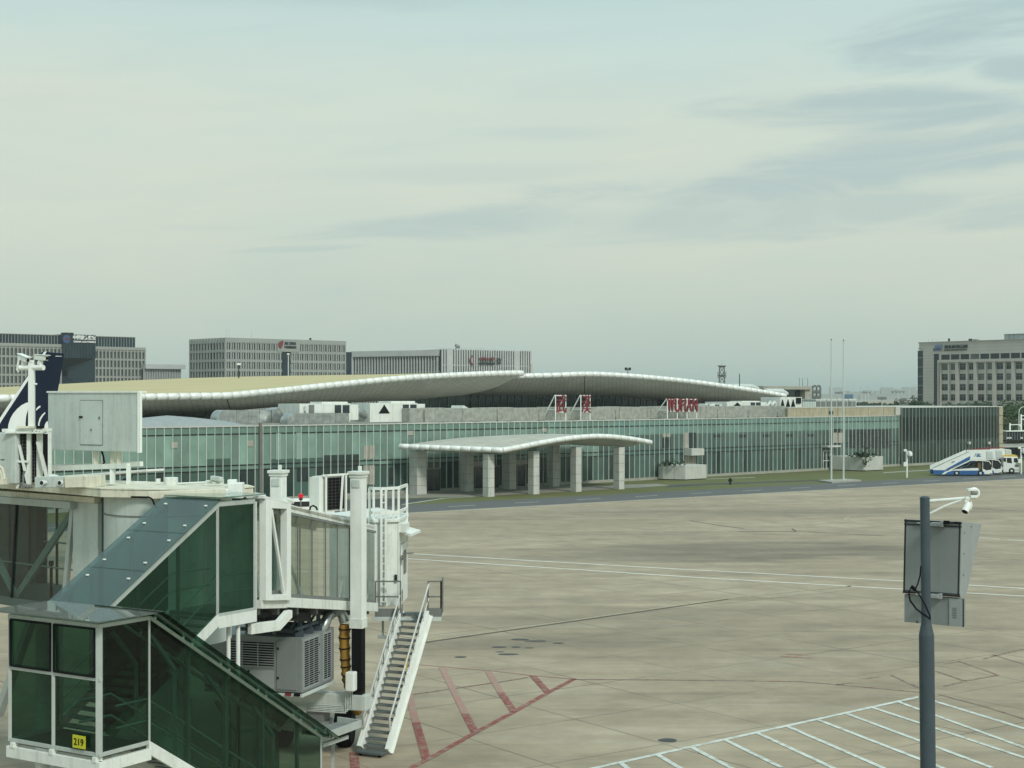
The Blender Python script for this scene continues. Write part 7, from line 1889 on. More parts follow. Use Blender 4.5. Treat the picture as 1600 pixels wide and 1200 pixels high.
# ================================================================ aircraft, poles, planters, vehicles
M['whitejet'] = paint('white_aircraft_paint', (.70, .73, .70), .25, var=.03)
def aircraft():
    A = PL((W(50, 0, 110).x, 110), (.6, .8)); h = -A.u; side = A.n           # side: towards the right and us
    t = thing('airliner', 'white airliner with navy tail fin and pale curved bird emblem parked behind the bridge', 'airliner', A.P(-16, 0, 0), A.rot)
    def pts(l): return [A.pt(x, y) for x, y in l]
    fin = MB(); fin.prism([p - side * .18 for p in pts([(67, 549.5), (98.6, 552), (93.5, 583), (88, 613), (77.5, 668), (66, 715), (52, 742), (-52, 742)])], side * .36); fn = fin.build('tail_fin', M['navy'], t, bevel=.06)
    le = MB(); le.prism([p + side * .19 for p in pts([(66.6, 549.3), (70.2, 549.5), (55, 573), (30, 611), (1, 655), (-48, 735), (-54, 735), (-4, 655), (25, 611), (51, 573)])], side * .03); le.build('fin_leading_edge', M['whitejet'], fn)
    em = MB()
    for l in ([(46, 627.5), (38, 629.5), (31, 633), (24, 639), (18, 646), (13.5, 654), (10.5, 663), (9, 676), (9.5, 690), (40, 690), (38, 676), (37, 662), (38, 650), (41, 640), (46, 632)],
              [(60, 633.5), (57, 635.5), (54, 638.5), (53.5, 642), (56, 639.5), (60.5, 636)], [(67.5, 644), (63, 648), (59, 654), (57, 661), (56.8, 670), (58.3, 670), (59, 661), (61.5, 654.5), (65, 649), (68, 646)],
              [(71.7, 657.5), (68.5, 661), (66.8, 666), (67, 674), (66.5, 684), (65.5, 696), (69, 688), (72, 679), (73, 669)]):
        em.prism([p + side * .19 for p in pts(l)], side * .02)
    em.build('fin_emblem', M['whitejet'], fn)
    r = MB(); p0 = A.pt(92, 558); r.prism([p + side * .19 for p in pts([(84, 556), (94, 556.3), (94, 557), (84, 557)])], side * .02); r.build('fin_stripe', M['whitejet'], fn)
    # body, hidden for the most part by the bridge
    c0 = A.P(3.5, 0, 6.3); prof = [(.2, 0), (.8, 1.5), (1.5, 6), (2.0, 12), (2.05, 30), (1.9, 33), (1.3, 36), (.3, 38)]
    b = MB(); axis = (h - V((0, 0, .02))).normalized()
    b.lathe([(r_, z) for r_, z in prof], c0 - V((0, 0, .8)), 28, axis); bd = b.build('fuselage', M['whitejet'], t, smooth=40)
    for sg in (1, -1):
        root = A.P(-2.5, 0, 6.0); d = side * sg; tip = root + d * 12.6 + A.u * 2.4 + V((0, 0, .92))
        s = MB(); s.prism([root - V((0, 0, .12)), root + A.u * 4.2 - V((0, 0, .12)), tip + A.u * 1.5, tip], V((0, 0, .16))); s.build('tailplane', M['whitejet'], t, bevel=.03)
        root = A.P(-22, 0, 4.6)
        wt = W(168, 764, 92) if sg > 0 else root + d * 19 + A.u * 7 + V((0, 0, 1.9)); 
        w = MB(); w.prism([root, root + A.u * 7.5, wt + A.u * 1.9, wt], V((0, 0, .3))); w.build('wing', M['whitejet'], t)
        wl = MB(); k = .11 * sg
        q = [wt, wt + A.u * 1.4, wt + A.u * 1.75 + V((0, 0, .75)) + d * .12, wt + A.u * 1.5 + V((0, 0, .78)) + d * .12]
        wl.prism(q, d * .1); wl.build('winglet', M['navy'], t)
        e = MB(); ep = root + d * 5.2 + h * 2.2 - V((0, 0, 1.6)); e.lathe([(.8, -1.8), (.95, 0), (.95, 1.4), (.8, 2.0)], ep, 20, h); e.build('engine', M['whitejet'], t, smooth=40)
    for L_, off in ((18, 2.6), (18, -2.6), (33, 0)):
        g = MB(); p = A.P(-L_, off, 0); g.lathe([(.2, -.2), (.5, -.18), (.5, .18), (.2, .2)], p + V((0, 0, .52)), 16, side); g.tube([p + V((0, 0, .5)), p + V((0, 0, 4.2))], .12, 8); g.build('landing_gear', M['dark'], t)
aircraft()

# ---- display hood on the slate pole at right
pole_t = thing('sign_pole', 'slate grey stepped pole in the right foreground carrying a grey display box', 'pole', V((W(1455, 0, 28.5).x, 28.5, 0)), 0)
def signpole():
    D = 28.5; base = V((W(1455, 0, D).x, D, 0)); a = W(1447.6, 992, D); b_ = W(1447, 972, D); c = W(1445, 779, D)
    p = MB(); p.tube([base, a], [.149, .139], 32); p.tube([a, b_], [.139, .088], 32); p.build('lower_shaft', M['polegrey'], pole_t, smooth=40)
    p = MB(); p.tube([b_ - ZUP * .03, c], .088, 28); p.tube([c, c + V((0, 0, .02)), c + V((0, 0, .045))], [.095, .093, .06], 28); p.build('upper_shaft', M['polegrey'], pole_t, smooth=40)
    r = MB()
    for y, rr in ((790, .0905), (960, .091), (822, .0905)): q = W(1445.5, y, D); r.tube([q, q + V((0, 0, .012))], rr, 28)
    r.build('pole_band', M['polegrey'], pole_t)
    fl = MB(); fl.tube([base, base + V((0, 0, .04))], .3, 24); fl.build('base_flange', M['polegrey'], pole_t)
    m_ = MB(); A, B_ = W(1451, 783.2, D), W(1511, 778.3, D - .25); m_.tube([A, B_], .032, 10); m_.tube([W(1452, 803, D), W(1475, 791.5, D - .1), W(1496, 783.5, D - .19), W(1503, 781, D - .22)], .026, 10); m_.box(W(1512, 778, D - .25), (.1, .1, .05)); arm = m_.build('camera_arm', M['white_clean'], pole_t, smooth=40)
    # camera with a looped hood
    k = MB(); q = W(1520.5, 770.5, D - .25)
    arc = [q + V((math.cos(t) * .105, 0, math.sin(t) * .085 * (1 if math.cos(t) > 0 else .9))) for t in [math.radians(x) for x in range(-140, 141, 20)]]
    k.tube(arc, .026, 8); k.box(q + V((-.03, 0, .065)), (.16, .17, .035)); k.box(q + V((.0, 0, -.055)), (.12, .16, .05)); k.tube([W(1514, 779, D - .25), q - V((.03, 0, .07))], .02, 6); k.build('looped_camera', M['white_clean'], arm, smooth=40)
    k = MB(); k.tube([q + V((-.05, -.05, .01)), q + V((.05, -.05, -.005))], .035, 10); k.build('looped_camera_lens', M['grey'], arm)
    k = MB(); p0, p1 = W(1514, 786, D - .25), W(1507.5, 799.5, D - .33); k.tube([p0, p0.lerp(p1, .2), p1], [.045, .062, .066], 16); k.box(W(1510, 782, D - .25), (.08, .07, .05)); k.tube([W(1517, 783, D - .25), W(1518, 790, D - .25), W(1516, 796, D - .25)], .018, 6); k.build('bullet_camera', M['white_clean'], arm, smooth=40)
    k = MB(); dd = (p1 - p0).normalized(); k.tube([p1, p1 + dd * .008], .056, 16); k.build('bullet_camera_lens', M['black'], arm)
signpole()
SG = PL((W(1414.5, 0, 29.5).x, 29.5), (.82, -.57))
box_t = thing('display_box', 'large grey hooded display box clamped to the slate pole, seen from behind', 'display box', SG.P(.6, -.5, 8), SG.rot)
def dispbox():
    D0 = SG.P(0).y; zt = CZ - (811 - HZ) * D0 / F; zb = CZ - (926.5 - HZ) * D0 / F; s1 = SG.s(1502.5)
    lean = .04                                                     # the box hangs a little askew: lower edge to the left
    def P(s, off, z): return SG.P(s - (zt - z) * .022, off, z)
    b = MB(); d0, d1 = 1.2, .36
    b.add([P(0, 0, zb), P(s1, 0, zb), P(s1, 0, zt), P(0, 0, zt), P(0, -d1, zb - .02), P(s1, -d1, zb - .02), P(s1, -d0, zt - .12), P(0, -d0, zt - .12)], [(0, 1, 2, 3), (4, 7, 6, 5), (0, 4, 5, 1), (1, 5, 6, 2), (2, 6, 7, 3), (3, 7, 4, 0)])
    b.build('hood', M['boxlight'], box_t, bevel=.006)
    k = MB(); k.obox(P(.03, .004, zb + .04), SG.u * (s1 - .07), SG.n * .02, P(.03, .004, zt - .13) - P(.03, .004, zb + .04)); k.build('back_panel', M['boxgrey'], box_t, bevel=.004)
    k = MB()
    for z, h in ((zt - .045, .035), (zt - .105, .022), (zb + .0, .03), (zb + .05, .012)): k.obox(P(-.01, .012, z), SG.u * (s1 + .02), SG.n * .02, V((0, 0, h)))
    k.bar(P(.005, .012, zb), P(.005, .012, zt), .022, .02); k.bar(P(s1 - .03, .014, zb), P(s1 - .03, .014, zt), .025, .02)
    k.build('edge_rail', M['dark'], box_t)
    k = MB()
    for t in (.12, .48, .85): 
        for z in (zt - .22, zt - .62, zt - 1.02):
            q = P(s1 + .003, -.16, z); 
            if t == .12: k.tube([q, q + SG.u * .006], .012, 8)
    for z, y in ((zt - .08, -.55),): q = P(s1 + .003, y, z - .05); k.tube([q, q + SG.u * .006], .012, 8)
    k.build('rivet', M['dark'], box_t)
    # cabinet below
    z2 = CZ - (972 - HZ) * D0 / F
    k = MB(); k.obox(P(.02, -.14, z2), SG.u * (s1 + .05), SG.n * .13, V((0, 0, zb - z2 - .03))); k.build('lower_cabinet', M['boxgrey'], box_t, bevel=.006)
    k = MB(); k.obox(P(s1 - .19, .0, z2 + .005), SG.u * .255, SG.n * .008, V((0, 0, zb - z2 - .04))); v = k.build('vent_panel', M['boxlight'], box_t)
    k = MB(); k.obox(P(s1 + .068, -.02, z2), SG.u * .014, SG.n * .03, V((0, 0, zb - z2 - .03))); k.build('cabinet_edge', M['dark'], box_t)
    k = MB()
    for i in range(5): k.obox(P(s1 - .14, .009, z2 + .16 + i * .045), SG.u * .075, SG.n * .003, V((0, 0, .012)))
    for i in range(3): k.obox(P(s1 - .12 + i * .03, .0095, z2 + .155), SG.u * .004, SG.n * .003, V((0, 0, .2)))
    k.build('vent_slot', M['grey'], v)
    k = MB(); k.bar(P(.28, .01, z2 + .0), P(.28, .01, z2 + .05), .015); k.build('drain_pin', M['black'], box_t)
    # clamps that reach to the pole
    k = MB()
    for z in (zt - .06, zb + .0): q = P(.56, .02, z); k.obox(q + V((0, 0, -.03)), SG.u * .18, SG.n * .2, V((0, 0, .06))); k.obox(q + SG.u * .16 + V((0, 0, -.05)), SG.u * .05, SG.n * .12, V((0, 0, .1))); k.obox(q - SG.u * .3 + V((0, 0, -.015)), SG.u * .3, SG.n * .06, V((0, 0, .03)))
    k.build('clamp', M['boxlight'], box_t, bevel=.004)
    k = MB(); q = P(.78, .03, zt - .05); k.obox(q, SG.u * .1, SG.n * .06, V((0, 0, .06))); k.obox(P(.98, .03, zt - .03), SG.u * .06, SG.n * .04, V((0, 0, .03))); k.build('black_clip', M['black'], box_t)
dispbox()
k = MB(); D = 28.32
k.tube([W(1439, 884, D), W(1437.5, 900, D), W(1434, 912, D), W(1430, 921, D), W(1437, 930, D), W(1446, 946, D - .05), W(1453, 962, D - .05), W(1453.5, 968, D)], .014, 8)
k.tube([W(1431, 923, D), W(1423, 919, D), W(1420, 926, D), W(1422, 938, D), W(1432, 952, D - .05), W(1445, 961, D - .05), W(1453, 967, D - .05)], .017, 8); k.tube([W(1424, 916, D), W(1431, 921, D)], .028, 8)
tag(k.build('black_cable', M['black'], smooth=50), 'looping black cables hanging on the slate pole before the display box', 'cable')

# ---- flagpoles on their pad
fp = [(1299, 752.3, 532), (1318, 751.6, 533)]
for i, (px, yb, yt) in enumerate(fp):
    g = G(px, yb); t = thing('flagpole', ['left of the two bare white flagpoles on the grass', 'right of the two bare white flagpoles on the grass'][i], 'flagpole', g, 0, 'bare flagpoles on the grass')
    zt = CZ - (yt - HZ) * g.y / F; b = MB(); b.tube([g, V((g.x, g.y, zt))], [.135, .08], 14); b.build('shaft', M['panelgrey'], t, smooth=50)
    b = MB(); b.lathe([(.02, 0), (.11, .06), (.11, .14), (.02, .26)], V((g.x, g.y, zt)), 12); b.build('finial', M['grey'], t, smooth=50)
    b = MB(); b.tube([g, g + V((0, 0, .25))], .34, 14); b.build('base_collar', M['panelgrey'], t)
b = MB(); b.prism([G(1278, 752.5), G(1300, 755.4), G(1346, 752.2), G(1322, 750.2)], V((0, 0, .22))); tag(b.build('flagpole_plinth', M['concrete'], bevel=.02), 'low pale concrete plinth under the two flagpoles', 'plinth')
# ---- walled planters against the glass front
def planter(L_, C_, R_2, ytop, label, plants):
    L_, C_, Rr = G(*L_), G(*C_), G(*R_2); z = CZ - (ytop - HZ) * C_.y / F
    t = thing('walled_planter', label, 'planter', C_, 0, 'white walled planters before the glass front')
    def back(p): off = (p - TB.O).dot(TB.n); return p - TB.n * max(.3, off - .35)
    pts = [L_, C_, Rr, back(Rr), back(L_)]
    b = MB(); b.prism([V((p.x, p.y, .12)) for p in pts], V((0, 0, z - .12))); b.build('wall', M['stone'], t, bevel=.03)
    c = sum(pts, V()) / 5
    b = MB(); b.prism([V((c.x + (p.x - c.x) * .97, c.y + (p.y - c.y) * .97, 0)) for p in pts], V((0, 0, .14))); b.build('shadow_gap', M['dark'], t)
    j = MB(); d = (C_ - L_); e = (Rr - C_)
    for k in (.5,): j.bar(L_ + d * k + V((0, 0, .2)) - TB.n * -.02, L_ + d * k + V((0, 0, z)) + TB.n * .02, .03)
    j.build('wall_joint', M['grey'], t)
    rr = random.Random(int(C_.x)); lv = MB()
    for (px, w, h) in plants:
        q = C_.lerp(L_, 0); s = (W(px, 0, C_.y).x)
        base = V((s, C_.y + .6, z))
        for k in range(30):
            p = base + V((rr.gauss(0, w), rr.gauss(0, .5), abs(rr.gauss(0, h)))); a = V((rr.uniform(-1, 1), rr.uniform(-1, 1), rr.uniform(-.2, 1))).normalized() * .35; e = V((rr.uniform(-.3, .3), rr.uniform(-.3, .3), .2)) * .5
            lv.poly([p - a, p - e, p + a, p + e])
    o = lv.build('shrub', M['leaf'], None, recalc=False); tag(o, 'dark trailing shrubs growing in the white planter ' + label.split(' planter ')[1], 'shrub')
    return t
planter((1036, 749.8), (1071, 750.6), (1104, 748.6), 727.5, 'white walled planter nearer the porch canopy', [(1043, .6, .35), (1052, .7, .3)])
pt2 = planter((1302, 734.8), (1349, 736.6), (1380, 735), 714, 'white walled planter behind the flagpoles', [(1342, .8, .5), (1352, .9, .55), (1360, .7, .4), (1346, .5, .3)])
rr = random.Random(2); lv = MB(); q = G(1351, 736.7)
for k in range(60):
    p = V((q.x + rr.gauss(0, .25), q.y - .12 - rr.random() * .1, 1.9 - abs(rr.gauss(0, .55)))); a = V((rr.uniform(-1, 1), -.2, rr.uniform(-1, 1))).normalized() * .16; e = V((rr.uniform(-1, 1), .2, rr.uniform(-1, 1))) * .12
    lv.poly([p - a, p - e, p + a, p + e])
tag(lv.build('creeper', M['leaf'], recalc=False), 'dark creeper hanging down the corner of the planter behind the flagpoles', 'creeper')
# ---- camera posts on the grass, small hydrant
def campost(px, yb, yt, label, box=True):
    g = G(px, yb); t = thing('camera_post', label, 'camera post', g, 0, 'white camera posts beside the service road'); zt = CZ - (yt - HZ) * g.y / F
    b = MB(); b.tube([g, V((g.x, g.y, zt))], .14, 12); b.build('post', M['white_clean'], t, smooth=50)
    b = MB(); b.bar(V((g.x - .45, g.y, zt - .05)), V((g.x + .5, g.y - .2, zt - .05)), .14, .1); b.lathe([(.05, -.75), (.3, -.6), (.34, -.3), (.2, 0)], V((g.x + .42, g.y - .25, zt - .1)), 14); b.box(V((g.x - .25, g.y, zt + .12)), (.4, .25, .25)); b.build('camera', M['white_clean'], t, smooth=40)
    if box: b = MB(); b.box(V((g.x - .3, g.y - .1, zt * .5)), (.42, .3, .62)); b.build('switch_box', M['white_clean'], t, bevel=.03)
campost(1417, 746.2, 704.5, 'white camera post on the grass left of the passenger stairs')
campost(1595.5, 740.5, 700.5, 'white camera post right of the yellow roofed truck')
g = G(1141, 757); b = MB(); b.lathe([(.2, 0), (.2, .1), (.13, .12), (.13, .55), (.22, .6), (.2, .8), (.05, .9)], g, 14); b.box(g + V((0, 0, .5)), (.55, .2, .2)); tag(b.build('hydrant', M['dark'], smooth=40), 'small dark hydrant on the lawn path', 'hydrant')

# ---- mobile passenger stairs
M['cabwin'] = paint('cab_glass', (.012, .016, .018), .1, var=.2, spec=.6)
M['brown'] = paint('brown_ram', (.14, .09, .05), .6)
def stairs_truck():
    k = .0958; X = lambda px: (px - 1457) * k; Z = lambda py: (743.4 - py) * k; Wd = 2.5
    t = local(thing('passenger_stairs', 'blue and white mobile passenger stairs truck, frontmost of three side by side', 'stairs truck', (0, 0, 0), 0, 'mobile passenger stairs parked on the road edge'))
    def P(l): return [V((X(a), 0, Z(c))) for a, c in l]
    def pr(name, l, mat, y0=0, y1=Wd, par=None, bevel=.02):
        b = MB(); b.prism([V((p.x, y0, p.z)) for p in P(l)], V((0, y1 - y0, 0))); return b.build(name, mat, par or t, bevel=bevel)
    pr('chassis', [(1463, 738.5), (1533, 738.5), (1533, 741), (1463, 741)], M['dark'], .2, Wd - .2)
    for y0, y1 in ((0, .12), (Wd - .12, Wd)):
        sd = pr('stair_side', [(1458, 728.5), (1513.5, 703.5), (1514.6, 718.5), (1476.5, 735), (1458, 735)], M['white_clean'], y0, y1)
        yy = (y0 - .02, y0) if y0 == 0 else (y1, y1 + .02)
        pr('blue_stripe', [(1475.5, 734.2), (1514.3, 712.5), (1514.55, 718), (1482.5, 732.6)], M['blue'], *yy, par=sd, bevel=0)
        pr('dark_stripe', [(1458.5, 730.2), (1512.8, 705.2), (1512.9, 706), (1467, 727.4), (1458.5, 731.2)], M['grey'], *yy, par=sd, bevel=0)
        pr('skirt', [(1457.5, 734.5), (1475, 734.5), (1486, 734.6), (1531, 735.2), (1536, 737), (1537, 741.8), (1459, 741.4)], M['blue'], y0 - .03, y1 + .03)
        pr('white_fairing', [(1471, 741), (1476, 737), (1484, 734.3), (1505, 732.2), (1527, 731), (1528, 735.0), (1487, 735.4), (1480, 737.8), (1475.5, 741)], M['white_clean'], y0 - .05, y1 + .05)
        pr('under_rail', [(1482, 734.5), (1515, 718.6), (1515.6, 720), (1485.5, 734.5)], M['white_clean'], y0, y1)
    tr = MB()
    for i in range(18): x = 1462 + 51 * i / 17; tr.lbox(X(x), X(x + 3.4), .14, Wd - .14, Z(734.2 - 20.5 * i / 17) - .04, Z(734.2 - 20.5 * i / 17))
    tr.build('tread', M['tread'], t)
    pf = pr('platform_side', [(1515, 703.6), (1538.8, 703.4), (1539.4, 717.6), (1515.4, 718)], M['white_clean'], 0, .14)
    pr('platform_side', [(1515, 703.6), (1538.8, 703.4), (1539.4, 717.6), (1515.4, 718)], M['white_clean'], Wd - .14, Wd)
    pr('platform_floor', [(1514, 717.6), (1539, 717.6), (1539, 720), (1514, 720)], M['white_clean'], .02, Wd - .02)
    pr('front_hood', [(1539.6, 704.4), (1549.6, 705), (1550.4, 716.8), (1539.8, 717.4)], M['panelgrey'], .1, Wd - .1, bevel=.12)
    pr('top_trim', [(1515, 702.2), (1551, 702), (1551, 703.1), (1515, 703.3)], M['red'], Wd - .2, Wd - .02)
    # mark on the platform side
    b = MB()
    for l in ([(1521, 713.6), (1522.8, 708.6), (1523.8, 708.6), (1522.2, 713.6)], [(1523.6, 713.6), (1525, 711), (1528.6, 711), (1532, 713.6)]): b.prism([V((p.x, -.012, p.z)) for p in P(l)], V((0, .012, 0)))
    b.build('platform_mark', M['blue'], pf)
    text('HBA', 'platform_lettering', M['signblue'], pf, (X(1524.3), -.012, Z(710.8)), (1, 0, 0), (0, 0, 1), X(1531.4) - X(1524.3), Z(708.3) - Z(710.8), .012, .02)
    text('HBA', 'side_lettering', M['signblue'], pf, (X(1486), -.012, Z(724.2)), (.91, 0, .414), (0, 0, 1), .55, .25, .012, .02)
    # struts, cab, wheels
    b = MB(); b.bar((X(1516), .6, Z(722)), (X(1500), .6, Z(736)), .16); b.bar((X(1529), .5, Z(720)), (X(1506), .5, Z(737)), .14); b.bar((X(1528), 1.9, Z(720)), (X(1506), 1.9, Z(737)), .14); b.build('lift_arm', M['dark'], t)
    pr('ram_panel', [(1527, 722), (1532, 721), (1532.5, 734), (1527.5, 734)], M['brown'], .35, 2.1)
    cb = pr('cab', [(1534, 719.8), (1544, 719.8), (1547.4, 724), (1549, 734), (1549.4, 741), (1534, 741)], M['white_clean'], .15, Wd - .15, bevel=.08)
    pr('side_window', [(1535, 720.8), (1543.4, 720.8), (1546.4, 724.6), (1547.6, 733.4), (1540, 734.6), (1535, 732)], M['cabwin'], .125, .16, par=cb, bevel=0)
    b = MB(); b.prism([V((X(1545.2), .35, Z(721.8))), V((X(1547.75), .35, Z(724.6))), V((X(1548.95), .35, Z(732.6))), V((X(1546.3), .35, Z(732.6)))], V((0, Wd - .7, 0))); b.build('windscreen', M['cabwin'], cb)
    b = MB(); b.lbox(X(1545), X(1550.2), .12, Wd - .12, Z(741.4), Z(739.2)); b.build('bumper', M['grey'], cb)
    for y in (.35, Wd - .6): b = MB(); b.lbox(X(1549.0), X(1549.9), y, y + .28, Z(738.4), Z(736.6)); b.build('headlight', M['cabwin'], cb)
    b = MB(); b.lbox(X(1547), X(1547.6), -.1, .12, Z(730), Z(725)); b.build('mirror', M['dark'], cb)
    for px in (1494, 1530.5):
        for y in (-.03, Wd - .22):
            b = MB(); b.lathe([(.14, 0), (.38, .02), (.42, .08), (.42, .22), (.38, .28), (.14, .3)], (X(px), y - .05, .42), 20, (0, 1, 0)); w = b.build('wheel', M['black'], t, smooth=40)
            b = MB(); b.lathe([(.05, -.02), (.2, -.01), (.2, .31), (.05, .32)], (X(px), y - .05, .42), 14, (0, 1, 0)); b.build('rim', M['panelgrey'], w, smooth=40)
    return t
s1 = stairs_truck(); o0 = W(1457, 0, 229.7); put(s1, (o0.x, 229.7, 0), math.radians(-4))
for i, (dx, dy, lab) in enumerate([(2.5, 3.4, 'blue and white mobile passenger stairs truck, middle one of three side by side'), (5.0, 6.8, 'blue and white mobile passenger stairs truck, rearmost of three side by side')]):
    c = copy_tree(s1); put(c, (o0.x + dx, 229.7 + dy, 0)); c['label'] = lab
def cabtruck():
    k = .097; X = lambda px: (px - 1562) * k; Z = lambda py: (743.6 - py) * k
    t = local(thing('flatbed_truck', 'white truck with a yellow roof parked right of the passenger stairs', 'truck', (0, 0, 0), 0))
    def pr(name, l, mat, y0, y1, par=None, bevel=.03):
        b = MB(); b.prism([V((X(a), y0, Z(c))) for a, c in l], V((0, y1 - y0, 0))); return b.build(name, mat, par or t, bevel=bevel)
    cb = pr('cab', [(1567, 716.5), (1589, 716.8), (1591.4, 726), (1592.6, 730), (1592.4, 741), (1567, 741)], M['white_clean'], 0, 2.5, bevel=.08)
    pr('roof_deflector', [(1565, 714.2), (1586, 713.6), (1589.5, 715.4), (1589.6, 717.0), (1565, 717.0)], M['yellow'], .08, 2.42)
    pr('side_window', [(1572.5, 718.4), (1579.8, 718.4), (1580.4, 727), (1572.8, 726)], M['cabwin'], -.02, .03, par=cb, bevel=0)
    pr('side_window', [(1567.4, 718.4), (1571.2, 718.4), (1571.2, 725), (1567.4, 724)], M['cabwin'], -.02, .03, par=cb, bevel=0)
    b = MB(); b.prism([V((X(1588.9), .2, Z(717.8))), V((X(1591.2), .2, Z(725.2))), V((X(1591.9), .2, Z(725.2))), V((X(1589.6), .2, Z(717.8)))], V((0, 2.1, 0))); b.build('windscreen', M['cabwin'], cb)
    pr('quarter_window', [(1583.4, 718.6), (1588.4, 718.8), (1590.4, 725.2), (1583.6, 725.6)], M['off_glass'], -.02, .03, par=cb, bevel=0)
    pr('grille', [(1584.5, 729), (1591, 729), (1591.4, 733), (1584.8, 733)], M['grey'], -.02, .03, par=cb, bevel=0)
    pr('bumper', [(1584, 735), (1593, 735), (1593, 738.5), (1584, 738.5)], M['panelgrey'], -.04, 2.54, par=cb)
    pr('mirror', [(1591.5, 720), (1593.2, 720), (1593.2, 726), (1591.5, 726)], M['dark'], -.25, -.05, par=cb)
    pr('flatbed', [(1545, 733), (1567, 733), (1567, 738), (1545, 738)], M['panelgrey'], 0, 2.5)
    for px in (1580, 1552):
        for y in (-.03, 2.2):
            b = MB(); b.lathe([(.16, 0), (.44, .02), (.47, .08), (.47, .24), (.44, .3), (.16, .32)], (X(px), y, .47), 20, (0, 1, 0)); w = b.build('wheel', M['black'], t, smooth=40)
            b = MB(); b.lathe([(.05, -.02), (.2, -.01), (.2, .33), (.05, .34)], (X(px), y, .47), 14, (0, 1, 0)); b.build('rim', M['panelgrey'], w, smooth=40)
    return t
c = cabtruck(); q = W(1562.5, 0, 235.5); put(c, (q.x, 235.5, 0), math.radians(-5))

# ---- white van on the road behind the tunnel roof
def van():
    t = local(thing('white_van', 'white van whose roof shows just above the tunnel roof near the red lamp', 'van', (0, 0, 0), 0))
    b = MB(); b.prism([V((x, 0, z)) for x, z in [(0, .35), (0, 1.2), (.25, 1.75), (.9, 1.98), (3.2, 1.98), (3.9, 1.5), (4.7, 1.15), (4.8, .35)]], V((0, 1.8, 0))); bd = b.build('body', M['white_clean'], t, bevel=.12, smooth=40)
    for y in (-.012, 1.795):
        b = MB(); b.prism([V((x, y, z)) for x, z in [(.5, 1.25), (.6, 1.75), (3.1, 1.78), (3.75, 1.28)]], V((0, .02, 0))); b.build('side_window', M['cabwin'], bd)
        for x in (.95, 3.8):
            w = MB(); w.lathe([(.1, 0), (.32, .02), (.33, .18), (.1, .2)], (x, y - (.02 if y < 1 else .17), .33), 18, (0, 1, 0)); w.build('wheel', M['black'], t, smooth=40)
    b = MB(); b.prism([V((3.3, .15, 1.93)), V((3.92, .15, 1.55)), V((3.96, .15, 1.57)), V((3.34, .15, 1.95))], V((0, 1.5, 0))); b.build('windscreen', M['cabwin'], bd)
    for y in (.15, 1.4): b = MB(); b.lbox(4.74, 4.82, y, y + .25, .75, .95); b.build('headlight', M['cabwin'], bd)
    return t
v = van(); q = W(446, 0, 148); put(v, (q.x, 148, 0), .2)

# ---- things at the right edge: shelter, fence, lamps
def shelter():
    D = 300; t = thing('road_shelter', 'grey glazed road shelter on dark columns at the right edge', 'shelter', W(1585, HZ, D) - V((0, 0, 12)), 0)
    P = lambda px, py, d=0: W(px, py, D + d)
    b = MB(); p, q = P(1571.5, 673.2), P(1640, 674.4); b.lbox(p.x, q.x, D - .3, D + 6, q.z, p.z); b.build('roof_edge', M['white'], t)
    b = MB(); p, q = P(1572.5, 674.5), P(1640, 688); b.lbox(p.x, q.x, D, D + 5.5, q.z, p.z); gl = b.build('glazing', M['off_glass'], t)
    b = MB()
    for k in range(10): a = P(1572.5 + k * 4.2, 688); b.lbox(a.x, a.x + .12, D - .08, D - .002, a.z, P(0, 674.5).z)
    b.build('glazing_bar', M['grey'], gl)
    b = MB()
    for px in (1574.5, 1578.5, 1596): a = P(px, 685.2); b.lbox(a.x - .2, a.x + .2, D - .12, D - .09, a.z, a.z + .25)
    b.build('notice', M['white_clean'], gl)
    b = MB(); b.prism([P(1562, 699, -3), P(1567, 692, 2), P(1573, 688.5, 2), P(1645, 688.5, 2), P(1645, 699, -3)], V((0, 4, 0))); b.build('lower_roof', M['concrete'], t)
    for k in range(6):
        a = P(1573 + k * 9, 705, -1); c = MB(); c.tube([V((a.x, D, 0)), V((a.x, D, P(0, 698).z))], .22, 8); c.build('column', M['dark'], t)
    b = MB(); a = P(1560, 700, 7); c = P(1645, 717, 7); b.lbox(a.x, c.x, D + 7, D + 7.3, 0, a.z); b.build('back_wall', M['innerdark'], t)
shelter()
def fence():
    D = 286; t = thing('steel_fence', 'dark upright bar fence before the grey shelter at the right edge', 'fence', V((W(1580, 0, D).x, D, 0)), 0); b = MB()
    x0, x1 = W(1562, 0, D).x, W(1640, 0, D).x; n = 40
    for k in range(n + 1): x = x0 + (x1 - x0) * k / n; b.lbox(x - .03, x + .03, D - .03, D + .03, 0, 2.3)
    for z in (.3, 2.1): b.lbox(x0, x1, D - .02, D + .02, z, z + .08)
    b.build('bars', M['dark'], t)
fence()
def street_lamp():
    D = 310; t = thing('street_lamp', 'pale street lamp with a bent arm at the right edge', 'street lamp', V((W(1592, 0, D).x, D, 0)), 0)
    b = MB(); pts = [V((W(1592, 0, D).x, D, 0)), W(1592, 654, D), W(1592, 645, D), W(1593, 640, D), W(1595.5, 637, D), W(1600, 635.5, D), W(1606, 635, D)]; b.tube(pts, [.16, .12, .1, .1, .09, .08, .08], 8); b.build('post', M['panelgrey'], t, smooth=50)
    b = MB(); b.box(W(1609, 635.3, D), (1.0, .4, .2)); b.build('lamp_head', M['white_clean'], t, bevel=.04)
street_lamp()
